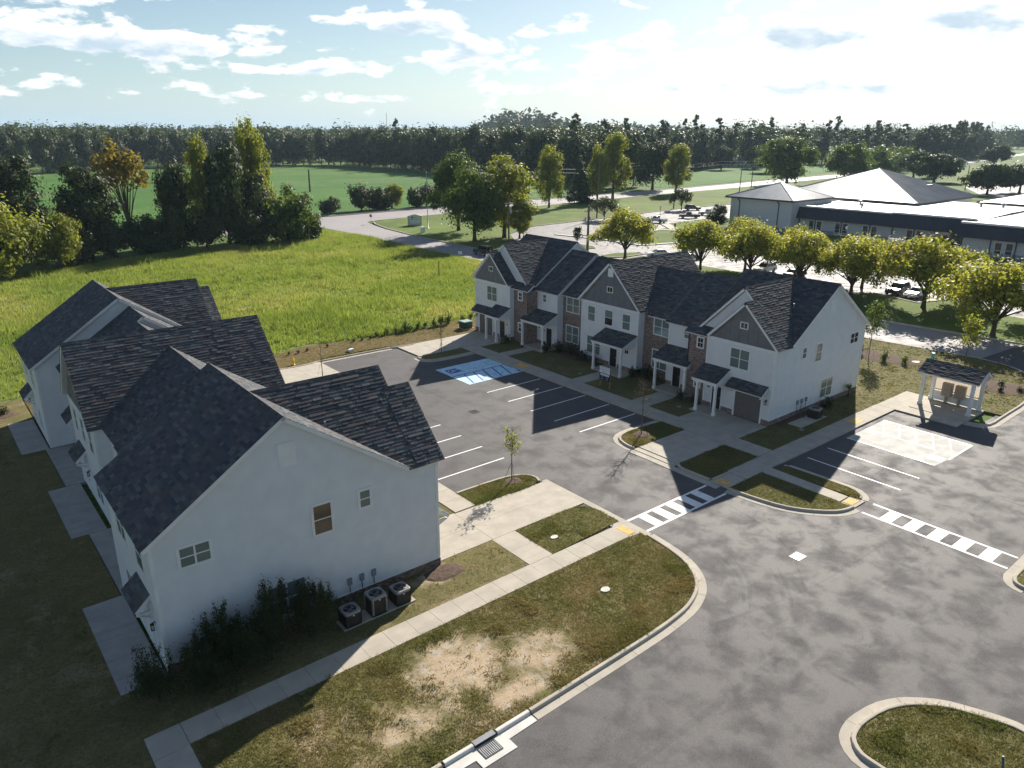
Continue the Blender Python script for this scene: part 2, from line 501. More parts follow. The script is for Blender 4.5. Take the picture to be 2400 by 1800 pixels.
def ground_mat(name, cols, s_big=.05, s_mid=.5, bump=.4, patch=None, fine_s=9.0):
    """cols: dark, mid, light, dry"""
    m = MT(name); v = m.coord()
    a = m.noise(v, s_big, 6, .62, .4); b = m.noise(v, s_mid, 5, .6); f = m.noise(v, fine_s, 4, .7)
    c = m.mix(m.ramp(a, .38, .62), cols[0], cols[1])
    c = m.mix(m.math('MULTIPLY', m.ramp(b, .45, .68), .7), c, cols[2])
    c = m.mix(m.math('MULTIPLY', m.ramp(m.noise(v, s_mid * .35, 6, .65, .6), .52, .68), .75), c, cols[3])
    c = m.mix(m.math('MULTIPLY', m.ramp(f, .42, .62), .55), c, tuple(x * .42 for x in cols[0]))
    if patch: c = patch(m, v, c)
    return m.pbr(c, .95, .12, 0, m.bump(f, bump, .05))
MAT['field'] = ground_mat('field_ground', ((.12, .185, .045), (.19, .25, .065), (.27, .29, .10), (.31, .27, .14)), .05, .35, .6)
MAT['ground'] = ground_mat('open_ground', ((.085, .14, .03), (.12, .19, .045), (.16, .22, .06), (.19, .18, .08)), .012, .08, .3, fine_s=2)
MAT['lawn'] = ground_mat('lawn_ground', ((.13, .125, .045), (.17, .155, .06), (.20, .17, .08), (.25, .195, .11)), .12, .9, .5)
MAT['verge'] = ground_mat('dry_verge', ((.16, .12, .055), (.20, .15, .075), (.15, .16, .05), (.24, .185, .10)), .12, .8, .5)
MAT['green_lawn'] = ground_mat('green_lawn', ((.10, .15, .03), (.14, .20, .04), (.19, .25, .05), (.18, .155, .07)), .03, .12, .3, fine_s=3)
MAT['meadow'] = ground_mat('green_meadow', ((.055, .15, .022), (.075, .19, .03), (.11, .20, .045), (.17, .16, .07)), .018, .05, .3, fine_s=1.2)
# ================================================================== GROUND
ZA_, ZC_, ZL_ = -0.06, 0.06, 0.045       # asphalt, concrete flatwork, lawn tops

def sheet(name, poly, z, mat, thick=None, parent=None, kind='structure', label=None):
    b = MB()
    if thick: b.prism(poly, z - thick, z, 0, bottom=False)
    else: b.poly([(x, y, z) for x, y in poly])
    return b.build(name, mat, parent, kind=kind, label=label)

ground = sheet('ground', [(-5000, -2500), (6500, -2500), (6500, 7500), (-5000, 7500)], -0.18, MAT['ground'])

# asphalt of the lot and the drives
parking_lot = sheet('parking_lot', [(-60, -40), (130, -40), (130, 19.3), (97.9, 19.3), (97.5, 27.2), (96.0, 43), (92.2, 110), (92.0, 126), (92.6, 149), (94.3, 168), (95.5, 182.0), (84.5, 181.0), (83.2, 177), (84.0, 156), (83.5, 141), (83.8, 111),
                                 (86.3, 38), (87.6, 28), (87.4, 26.3), (85.85, 23.4), (80, 20.6), (74, 20.2), (66.4, 20.4), (66.4, 26.6), (47, 26.6), (47, 70.9), (24, 70.9), (24, 20.2), (-60, 20.2)], ZA_, MAT['asphalt'])

def ground_dist(m, v, cx, cy, rx, ry, rot=0.0):
    q = m.mapping(v, (1 / rx, 1 / ry, 0), (0, 0, 0), (-cx / rx, -cy / ry, 0))
    n = m.node('ShaderNodeVectorMath', operation='LENGTH'); m.l.new(q, n.inputs[0])
    return n.outputs['Value']
def dirt_patch(m, v, c):
    n = m.noise(v, .9, 7, .68, .5)
    tot = None
    for (cx, cy, rx, ry, w) in ((15.9, 23.2, 2.7, 2.1, 1.0), (19.2, 21.7, 2.2, 1.7, .9), (17.2, 20.3, 2.4, 1.0, .9), (12.4, 21.6, 3.0, 1.8, .62), (22.3, 24.6, 1.6, 1.0, .35), (9.8, 23.8, 2.5, 1.4, .45), (19.2, 29.9, 1.5, .9, .95), (14.5, 19.9, 2.0, .7, .6)):
        d = ground_dist(m, v, cx, cy, rx, ry)
        g = m.math('MULTIPLY', m.math('SUBTRACT', 1.35, d, True), w)
        tot = g if tot is None else m.math('MAXIMUM', tot, g)
    f = m.ramp(m.math('ADD', m.math('MULTIPLY', tot, .8), m.math('MULTIPLY', m.math('SUBTRACT', n, .5), 1.9)), .16, .80)
    s = m.mix(m.noise(v, 2.2, 6, .65), (.33, .245, .155), (.56, .45, .32))
    s = m.mix(m.math('MULTIPLY', m.ramp(m.noise(v, 1.4, 3), .5, .68), .55), s, (.46, .43, .40))
    s = m.mix(m.math('MULTIPLY', m.ramp(m.noise(v, 22, 3), .5, .75), .6), s, (.20, .15, .09))
    return m.mix(f, c, s)
MAT['lawn_dirt'] = ground_mat('patchy_lawn', ((.14, .13, .05), (.185, .16, .065), (.23, .185, .09), (.31, .235, .14)), .14, 1.0, .6, dirt_patch)

LAWNS = {}
LAWNS['near'] = [(4.98, 26.14), (30.2, 26.14), (31.25, 26.05), (31.2, 24.5), (31.03, 23.3), (30.71, 22.2), (30.05, 21.1), (29.4, 20.5), (28.81, 20.11), (27.67, 19.65), (26.42, 19.47), (23.3, 19.3), (16.5, 19.17), (4.98, 19.14)]
LAWNS['left'] = [(-60, 19.14), (3.58, 19.14), (3.58, 27.56), (23.7, 27.56), (23.83, 30.97), (20.05, 30.97), (20.05, 31.2), (5.2, 31.2), (5.2, 30.7), (3.5, 30.7), (3.5, 38.7), (5.3, 38.7), (5.3, 46.7), (4.4, 46.7), (4.4, 54.6), (5.45, 54.6), (5.45, 62.6), (3.95, 62.6), (3.95, 70.4), (5.8, 70.4), (5.8, 77.0), (-60, 77)]
LAWNS['ped'] = [(25.5, 27.6), (31.3, 27.9), (31.35, 29.8), (31.0, 30.57), (30.5, 30.9), (29.6, 31.0), (25.55, 30.97)]
LAWNS['islandA'] = [(25.6, 35.0), (30.3, 35.0), (30.95, 35.25), (31.3, 35.85), (30.9, 36.6), (30.0, 37.0), (28.8, 37.2), (25.6, 37.25)]
LAWNS['corner'] = [(41.1, 30.9), (46.3, 31.0), (46.75, 27.86), (40.65, 27.9), (40.55, 29.8), (40.7, 30.5)]
LAWNS['crossing'] = [(40.4, 26.25), (44.35, 26.3), (44.4, 19.75), (43.6, 19.85), (42.9, 20.18), (41.74, 21.38), (41.1, 22.6), (40.75, 24)]
LAWNS['sliver'] = [(45.6, 25.9), (46.65, 25.9), (46.85, 22.4), (46.9, 20.9), (46.4, 20.1), (45.9, 20.0), (45.75, 21.8)]
LAWNS['islandB'] = [(46.5, 37.25), (46.5, 34.95), (42, 34.85), (41.1, 34.9), (40.65, 35.6), (41.05, 36.85), (41.86, 37.4), (43.5, 37.5)]
LAWNS['right'] = [(48.45, 27.9), (61, 28.05), (61.5, 27.9), (70.36, 27.95), (70.36, 19.95), (75.5, 19.95), (80, 20.5), (85.5, 23.3), (87.2, 26.3), (87.4, 28), (86.1, 38), (85.0, 74), (84.2, 100), (83.6, 111), (83.3, 141), (72, 141), (72, 71.6), (66.6, 71.6), (66.6, 31.0), (52.6, 31.0), (48.5, 31.0)]
LAWNS['porch1'] = [(48.42, 37.05), (51.0, 37.05), (51.0, 38.0), (53.0, 38.0), (53.0, 40.35), (48.42, 40.35)]
LAWNS['porch2'] = [(48.42, 42.4), (52.0, 42.4), (52.0, 43.6), (55.4, 43.6), (55.4, 47.2), (52.2, 47.2), (52.2, 48.5), (48.42, 48.5)]
LAWNS['porch3'] = [(48.42, 50.2), (52.2, 50.2), (52.2, 51.4), (54.3, 51.4), (55.4, 55.3), (55.4, 58.9), (52.0, 58.9), (52.0, 60.2), (48.42, 60.2)]
LAWNS['porch4'] = [(48.42, 61.7), (52.0, 61.7), (52.0, 63.1), (53.0, 63.1), (53.0, 65.0), (50.9, 65.0), (48.42, 65.0)]
LAWNS['farislandB'] = [(40.9, 65.85), (46.4, 66.0), (46.4, 64.0), (44.5, 63.95), (41.4, 64.1), (40.75, 64.7)]
LAWNS['farislandA'] = [(25.6, 66.0), (30.6, 66.0), (31.2, 65.5), (31.0, 64.6), (30.0, 64.0), (25.6, 63.9)]
LAWNS['frontA'] = [(20.2, 35.2), (23.9, 35.2), (23.9, 66), (20.2, 66)]
rnd_is = [(24.55, 8.0), (24.55, 8.85), (24.67, 9.53), (25.25, 10.2), (25.9, 10.44), (26.7, 10.53), (28.17, 10.34), (29.22, 9.92), (29.87, 9.48), (30.8, 8.55), (31.28, 7.59), (31.68, 6.64), (31.9, 5.81), (31.7, 4.2), (30.4, 2.6), (28.4, 2.0), (26.4, 2.9), (25.1, 5.0)]
def inset(poly, d):
    c = Vector((sum(p[0] for p in poly) / len(poly), sum(p[1] for p in poly) / len(poly)))
    out = []
    n = len(poly)
    for i in range(n):
        a, b, e = Vector(poly[i - 1]), Vector(poly[i]), Vector(poly[(i + 1) % n])
        t = (e - a).normalized(); nr = Vector((-t.y, t.x))
        if nr.dot(c - b) < 0: nr = -nr
        q = b + nr * d
        out.append((q.x, q.y))
    return out
LAWNS['round'] = inset(rnd_is, .58)
RI2 = [(42.3, 9.2), (42.45, 9.9), (42.9, 10.35), (43.8, 10.6), (60, 10.6), (60, 4), (44.0, 4), (42.9, 5.5), (42.4, 7.5)]
LAWNS['right_island'] = inset(RI2, .58)
lawn_objs = {}
for k, p in LAWNS.items():
    lawn_objs[k] = sheet('lawn', p, ZL_, MAT['lawn_dirt'] if k in ('near', 'left') else MAT['lawn'], .16)
# dry verge behind the lot and the tall-grass field
verge = sheet('verge', [(5.9, 71.2), (27.2, 70.9), (31.2, 71.0), (32.4, 71.95), (40.3, 71.8), (41.4, 70.75), (52.6, 70.9), (66, 71.7), (66, 77.0), (52, 76.6), (45, 75.3), (38, 76.6), (33, 77.6), (28, 76), (5.9, 77)], ZL_ - .005, MAT['verge'], .16)
FIELD = [(-90, 77.0), (5.9, 77.0), (28, 76), (33, 77.6), (38, 76.6), (45, 75.3), (52, 76.6), (66, 77.2), (72, 90), (83.0, 108), (83.1, 141), (83.6, 156), (82.8, 177), (70, 166), (40, 164), (12, 150), (-90, 120)]
field = sheet('field', FIELD, .02, MAT['field'], .16)

# ---------------------------------------------------------------- kerbs
def resample(path, step):
    pts = [Vector((p[0], p[1])) for p in path]
    out = [pts[0]]
    for a, b in zip(pts, pts[1:]):
        L = (b - a).length; k = max(1, int(round(L / step)))
        for i in range(1, k + 1): out.append(a.lerp(b, i / k))
    return out
def smooth_path(path, it=2):
    for _ in range(it):
        q = [path[0]]
        for a, b in zip(path, path[1:]):
            q.append((a[0] * .75 + b[0] * .25, a[1] * .75 + b[1] * .25)); q.append((a[0] * .25 + b[0] * .75, a[1] * .25 + b[1] * .75))
        q.append(path[-1]); path = q
    return path
KERB = [(-0.02, -.15), (-0.02, .085), (.015, .1), (.12, .1), (.15, .085), (.19, -.035), (.60, -.048), (.60, -.15)]
KERB_UP = [(-0.02, -.15), (-0.02, .085), (.015, .1), (.12, .1), (.15, .085), (.18, -.15)]
def kerb(path, side=1, seg=3.0, prof=KERB, mat='concrete', smooth=2, gap=.02, name='kerb'):
    """path = grass edge; profile runs to the asphalt on the given side (+1 = left of the path direction)"""
    pts = resample(smooth_path(path, smooth), .35)
    S = [0.0]
    for a, b in zip(pts, pts[1:]): S.append(S[-1] + (b - a).length)
    def frame(i):
        t = (pts[min(i + 1, len(pts) - 1)] - pts[max(i - 1, 0)]).normalized()
        return Vector((-t.y, t.x)) * side
    base = MB()
    def sweep(b, ids, shrink=0.0, ends=(0, 0)):
        rows = []
        for j, i in enumerate(ids):
            nr = frame(i); c = pts[i]
            if j == 0 and ends[0]: c = c + (pts[ids[1]] - c).normalized() * ends[0]
            if j == len(ids) - 1 and ends[1]: c = c + (pts[ids[-2]] - c).normalized() * ends[1]
            rows.append([(c.x + nr.x * (o), c.y + nr.y * (o), z - shrink) for o, z in prof])
        k = len(prof); P = [p for r in rows for p in r]; F = []
        for r in range(len(rows) - 1):
            for q in range(k - 1): F.append((r * k + q, (r + 1) * k + q, (r + 1) * k + q + 1, r * k + q + 1))
        F.append(tuple(range(k))); F.append(tuple(reversed(range((len(rows) - 1) * k, len(rows) * k))))
        b.add(P, F)
    sweep(base, list(range(len(pts))), .02)
    root = base.build(name, MAT['mortar'], kind='structure')
    n = max(1, int(round(S[-1] / seg)))
    cuts = [min(range(len(S)), key=lambda i: abs(S[i] - S[-1] * q / n)) for q in range(n + 1)]
    for a, b in zip(cuts, cuts[1:]):
        if b - a < 1: continue
        m = MB(); sweep(m, list(range(a, b + 1)), 0, (gap / 2, gap / 2))
        m.build('kerb_segment', MAT[mat], root)
    return root
near_edge = [(31.3, 25.6), (31.2, 24.5), (31.03, 23.3), (30.71, 22.2), (30.05, 21.1), (29.4, 20.5), (28.81, 20.11), (27.67, 19.65), (26.42, 19.45), (24.5, 19.3), (16.56, 19.16)]
kerb(near_edge, 1)
kerb([(15.9 + .6, 19.16), (14.75, 19.14)], 1, 3, mat='concrete_new', smooth=0)
kerb([(13.6, 19.14), (12.2, 19.14)], 1, 3, mat='concrete_new', smooth=0)
kerb([(12.1, 19.14), (-40, 19.1)], 1, 3, smooth=0)
kerb(LAWNS['round'] + [LAWNS['round'][0]], 1, 2.5, smooth=1)
kerb(LAWNS['right_island'] + [LAWNS['right_island'][0]], 1, 2.5, smooth=1)
kerb([(25.6, 37.2), (28.8, 37.15), (30.0, 37.0), (30.9, 36.6), (31.3, 35.85), (31.05, 35.2)], 1, 2.5, prof=KERB_UP + [], smooth=1)
kerb([(40.62, 34.95), (40.6, 35.7), (41.0, 36.85), (41.9, 37.4), (43.5, 37.5), (46.4, 37.3)], 1, 2.5, smooth=1)
kerb([(41.0, 31.0), (40.6, 30.5), (40.55, 29.8), (40.62, 27.9)], -1, 2.5, prof=KERB_UP, smooth=1)
kerb([(40.62, 27.88), (42.6, 27.84)], -1, 2, prof=KERB_UP, smooth=0)
kerb([(40.45, 26.3), (40.7, 24.2), (41.05, 22.6), (41.74, 21.38), (42.9, 20.18), (43.7, 19.8), (44.5, 19.7)], -1, 3, smooth=1)
kerb([(45.95, 19.95), (46.5, 20.15), (46.95, 20.9), (46.9, 22.4), (46.75, 25.8)], -1, 3, prof=[(-.02, -.15), (-.02, .07), (.1, .075), (.14, -.03), (.55, -.048), (.55, -.15)], smooth=1)
kerb([(66.35, 25.9), (66.3, 21.3), (66.6, 20.2), (67.4, 19.75), (70, 19.85), (75.6, 19.9), (80, 20.5), (83.3, 21.7), (85.5, 23.2), (86.9, 25.4), (87.3, 28)], -1, 3, smooth=1)
kerb([(31.6, 71.2), (40.3, 71.1)], -1, 3, smooth=0)
kerb([(26.8, 70.95), (30.6, 70.75), (31.6, 71.2)], -1, 3, prof=KERB_UP, smooth=1)
kerb([(40.3, 71.1), (41.3, 70.65), (43.0, 70.6)], -1, 3, prof=KERB_UP, smooth=1)
kerb([(40.75, 65.9), (40.7, 64.75), (41.4, 64.08), (44.5, 63.9), (46.4, 63.95)], -1, 2.5, smooth=1)
kerb([(31.15, 65.9), (31.25, 65.3), (31.0, 64.6), (30.0, 64.0), (25.6, 63.9)], 1, 2.5, smooth=1)

# ---------------------------------------------------------------- flatwork: slab by slab
def slabs(name, x0, y0, x1, y1, pitch, axis='x', mat='concrete', ztop=ZC_, gap=.014, ramp=None, label=None):
    b = MB(); b.box(x0 + .03, y0 + .03, -.17, x1 - .03, y1 - .03, ztop - .025)
    root = b.build(name, MAT['mortar'], kind='structure')
    L = (x1 - x0) if axis == 'x' else (y1 - y0)
    n = max(1, int(round(L / pitch)))
    for i in range(n):
        a, c = L * i / n + (gap / 2 if i else 0), L * (i + 1) / n - (gap / 2 if i < n - 1 else 0)
        m = MB(); j = rnd.uniform(-.003, .003)
        if axis == 'x': m.box(x0 + a, y0, -.12, x0 + c, y1, ztop + j)
        else: m.box(x0, y0 + a, -.12, x1, y0 + c, ztop + j)
        m.build('slab', MAT[mat], root)
    return root
slabs('sidewalk', 4.98, 26.16, 30.45, 27.54, 1.31)
slabs('sidewalk', 3.6, 9.0, 4.96, 27.54, 1.4, 'y')
slabs('sidewalk', 23.75, 27.56, 25.48, 30.98, 1.7, 'y')
slabs('kerb_ramp', 30.47, 25.95, 31.32, 27.85, 2, 'y', ztop=.02)
slabs('gutter', 31.34, 25.6, 31.8, 35.2, 3.2, 'y', ztop=-.03)
slabs('driveway', 20.0, 31.0, 23.83, 35.1, 2.05, 'y')
slabs('driveway', 23.85, 31.0, 28.3, 34.98, 2.0, 'y')
slabs('driveway', 28.32, 31.0, 31.32, 34.98, 4, 'y', ztop=.01)
slabs('sidewalk', 24.0, 35.12, 25.56, 66.0, 1.5, 'y')
slabs('driveway', 20.2, 66.1, 31.7, 70.9, 2.9, 'x', ztop=.04)
slabs('sidewalk', 46.5, 28.04, 48.38, 66.0, 1.55, 'y')
slabs('driveway', 41.0, 31.02, 46.48, 34.86, 2.75, 'x', ztop=.045)
slabs('gutter', 39.82, 26.9, 40.4, 34.9, 2.7, 'y', ztop=-.03)
slabs('driveway', 40.42, 31.0, 40.98, 34.86, 4, 'y', ztop=0.0)
slabs('driveway', 48.4, 31.05, 52.35, 37.0, 2.0, 'x', ztop=.06)
slabs('sidewalk', 42.62, 26.35, 64.6, 28.0, 1.57, 'x')
slabs('kerb_ramp', 40.42, 26.35, 42.6, 27.84, 1.1, 'x', ztop=.02)
slabs('sidewalk', 44.45, 20.55, 45.55, 26.33, 1.45, 'y')
slabs('kerb_ramp', 44.5, 19.55, 45.9, 20.53, 2, 'x', ztop=.0)
slabs('sidewalk', 64.62, 21.3, 70.34, 27.95, 2.9, 'x', ztop=.065)
for x0, x1, y0, y1 in ((48.4, 53.0, 40.4, 42.36), (48.4, 52.2, 48.55, 50.15), (48.4, 52.6, 60.25, 61.65)):
    slabs('walkway', x0, y0, x1, y1, 1.5, 'x')
slabs('driveway', 41.0, 66.05, 52.4, 70.7, 2.9, 'x', ztop=.05)
slabs('driveway', 48.4, 65.05, 52.4, 66.0, 2, 'x', ztop=.055)
for x0, x1, y0, y1 in ((3.5, 5.4, 30.75, 38.65), (5.35, 7.25, 38.7, 46.65), (4.42, 6.35, 46.7, 54.6), (5.5, 7.3, 54.65, 62.6), (3.95, 5.75, 62.65, 70.4)):
    slabs('patio', x0, y0, x1, y1, 2.7, 'y', 'concrete_old')
slabs('equipment_pad', 12.97, 28.66, 17.0, 29.58, 5, 'x', 'concrete', .10)
slabs('equipment_pad', 54.2, 29.1, 58.2, 30.35, 5, 'x', 'concrete', .09)
slabs('patio', 66.7, 32.0, 68.6, 36.0, 4, 'y')

# tactile warning plates, each with raised domes
def tactile(x0, y0, x1, y1, z):
    b = MB(); b.box(x0, y0, z - .02, x1, y1, z + .012)
    nx, ny = max(2, int((x1 - x0) / .16)), max(2, int((y1 - y0) / .16))
    for i in range(nx):
        for j in range(ny):
            cx, cy = x0 + (i + .5) * (x1 - x0) / nx, y0 + (j + .5) * (y1 - y0) / ny
            b.box(cx - .03, cy - .03, z + .012, cx + .03, cy + .03, z + .022)
    return b.build('tactile_paving', MAT['tactile'], kind='structure')
tactile(30.5, 26.3, 31.05, 27.35, .03); tactile(40.75, 26.6, 41.3, 27.62, .03); tactile(44.65, 19.8, 45.6, 20.45, .01); tactile(46.9, 55.9, 47.9, 57.3, .062); tactile(58.6, 26.7, 59.9, 27.6, .062)

# ---------------------------------------------------------------- painted markings (children of the lot)
ZP = ZA_ + .004
def mark(poly, mat='paint', name='road_marking', z=ZP):
    b = MB(); b.poly([(x, y, z) for x, y in poly]); return b.build(name, MAT[mat], parking_lot)
def rect(x0, y0, x1, y1): return [(x0, y0), (x1, y0), (x1, y1), (x0, y1)]
for y in (39.93, 42.65, 45.43, 48.39, 51.35, 54.3, 57.2, 60.1): mark(rect(25.7, y - .06, 31.78, y + .06), name='parking_line')
for y in (40.05, 43.1, 46.15, 49.25, 52.4): mark(rect(39.7, y - .06, 46.3, y + .06), name='parking_line')
for x in (49.5, 52.35): mark(rect(x - .065, 18.9, x + .065, 25.75), name='parking_line')
mark(rect(46.9, 22.6, 47.02, 26.1), name='parking_line')
# crossing over the lot drive
mark(rect(31.85, 27.55, 39.75, 27.72)); mark(rect(31.85, 25.95, 39.78, 26.12))
for i in range(5): mark(rect(32.74 + i * 1.3, 26.124, 33.47 + i * 1.3, 27.546), name='crossing_bar')
mark(rect(44.3, 10.65, 44.47, 18.98)); mark(rect(45.98, 10.68, 46.15, 19.08))
for i in range(5): mark(rect(44.474, 17.19 - i * 1.43, 45.976, 17.92 - i * 1.43), name='crossing_bar')
mark(rect(44.474, 10.3, 45.976, 11.1), name='crossing_bar') if False else None
# accessible bay beside the second building
mark(rect(39.78, 55.28, 46.42, 61.2), 'paint_pale', 'accessible_bay', ZP)
for (a, b, w) in (((39.78, 58.2), (46.42, 58.45), .07), ((39.78, 55.28), (46.42, 55.6), .05)):
    pass
mark(rect(39.9, 58.2, 46.3, 58.33), 'paint_blue', 'bay_stripe', ZP + .004)
for i in range(6):
    x = 40.3 + i * 1.17
    mark([(x, 55.45), (x + .17, 55.45), (x + 1.0, 58.18), (x + .83, 58.18)], 'paint_blue', 'bay_stripe', ZP + .004)
def wheelchair(cx, cy, s, rz, z, box_mat, sym_mat):
    ca, sa = math.cos(rz), math.sin(rz)
    T = lambda x, y: (cx + s * (x * ca - y * sa), cy + s * (x * sa + y * ca))
    if box_mat: mark([T(-.62, -.7), T(.62, -.7), T(.62, .7), T(-.62, .7)], box_mat, 'bay_panel', z)
    b = MB()
    def stroke(pts, w):
        for (a, c) in zip(pts, pts[1:]):
            a = Vector(a); c = Vector(c); t = (c - a).normalized(); n = Vector((-t.y, t.x)) * w / 2; a = a - t * w * .3; c = c + t * w * .3
            b.poly([(*T(*(a + n)), z + .004), (*T(*(a - n)), z + .004), (*T(*(c - n)), z + .004), (*T(*(c + n)), z + .004)])
    arc = [(-.05 + .33 * math.cos(t), -.2 + .33 * math.sin(t)) for t in [R(a) for a in range(110, 351, 20)]]
    stroke(arc, .09); stroke([(-.12, .35), (-.06, -.12), (.2, -.12), (.36, -.48)], .1); stroke([(-.1, .12), (.18, .12)], .08)
    b.poly([(*T(-.14 + .1 * math.cos(R(a)), .5 + .1 * math.sin(R(a))), z + .004) for a in range(0, 360, 30)])
    b.build('bay_symbol', MAT[sym_mat], parking_lot)
wheelchair(41.0, 59.75, 1.0, R(-90), ZP + .004, 'paint_blue', 'paint')
# worn accessible bay near the mailbox shelter
mark([(55.5, 25.85), (61.6, 25.85), (61.55, 18.95), (57.35, 18.95), (55.35, 19.15)], 'paint_worn', 'accessible_bay', ZP)
for (x0, y0, x1, y1) in ((61.5, 18.95, 61.64, 25.85), (55.38, 19.3, 55.52, 25.85), (58.45, 20.4, 58.52, 25.8)): mark(rect(x0, y0, x1, y1), 'paint', 'bay_stripe', ZP + .004)
mark([(57.35, 18.88), (61.6, 18.88), (61.6, 19.0), (57.35, 19.0)], 'paint', 'bay_stripe', ZP + .004)
wheelchair(56.85, 19.65, .75, R(180), ZP + .004, 'paint_pale', 'paint')
for i in range(5):
    y = 19.2 + i * 1.3
    mark([(58.6, y), (58.6, y + .1), (61.45, y + 1.4), (61.45, y + 1.3)], 'paint_pale', 'bay_stripe', ZP + .003)
# tyre marks, joints and darker strips of asphalt
def strip(path, w, mat='tar', name='tyre_mark', z=ZA_ + .0012):
    p = resample(smooth_path(path, 2), .3); b = MB(); P = []
    for i, c in enumerate(p):
        t = (p[min(i + 1, len(p) - 1)] - p[max(i - 1, 0)]).normalized(); n = Vector((-t.y, t.x)); ww = w / 2 * (.25 + .75 * math.sin(math.pi * min(1, (i + 1) / len(p) * .92)))
        P += [(c.x + n.x * ww, c.y + n.y * ww, z), (c.x - n.x * ww, c.y - n.y * ww, z)]
    b.add(P, [(2 * i, 2 * i + 2, 2 * i + 3, 2 * i + 1) for i in range(len(p) - 1)])
    return b.build(name, MAT[mat], parking_lot)
MAT['tyre'] = asphalt_mat('tyre_rubbed_asphalt', (.052, .049, .052))
MAT['seam'] = asphalt_mat('dark_seam', (.062, .058, .061))
for p in ([(33.1, 21.9), (32.2, 19.8), (31.3, 18.8), (30.1, 18.0)], [(33.5, 21.1), (32.4, 19.3), (31.3, 18.4), (29.9, 17.5)], [(34.1, 19.0), (33.0, 17.6), (31.9, 16.8)], [(34.5, 18.8), (32.7, 16.9), (31.7, 16.2)]):
    strip(p, .24, 'tyre')
strip([(8, 14.3), (25, 14.5), (40, 14.45), (60, 14.6)], .42, 'seam', 'asphalt_seam')
strip([(35.7, 70), (35.6, 55), (35.8, 40), (35.7, 27)], .16, 'seam', 'asphalt_seam', ZA_ + .0012 + 0.0005)
strip([(31.9, 51), (32.0, 40)], .12, 'seam', 'asphalt_seam', ZA_ + .0012 + 0.001)
strip([(27, 18.0), (34, 16.4), (44, 16.2)], .1, 'seam', 'asphalt_seam', ZA_ + .0012 + 0.00075)
strip([(33.5, 16.5), (35.8, 18.4), (37.8, 21), (38.6, 25)], .14, 'seam', 'asphalt_seam', ZA_ + .0012 + 0.00125)
mark([(53.3, 9.5), (90, 9.5), (90, 14.1), (53.4, 14.1)], 'asphalt_new', 'asphalt_patch', ZP + .003)
mark([(24, 70.85), (40, 70.85), (40, 62), (24, 62)], 'asphalt_new', 'asphalt_patch', ZP + .0005) if False else None
# ================================================================== TOWNHOUSES
L_ = 40.3
CAMP = Vector((0, 0, 23))

def scan(poly, z):
    xs = []
    n = len(poly)
    for i in range(n):
        (x0, z0), (x1, z1) = poly[i], poly[(i + 1) % n]
        if abs(z1 - z0) < 1e-9:
            if abs(z - z0) < 1e-6: xs += [x0, x1]
        elif min(z0, z1) - 1e-6 <= z <= max(z0, z1) + 1e-6:
            xs.append(x0 + (x1 - x0) * (z - z0) / (z1 - z0))
    return (min(xs), max(xs)) if xs else None

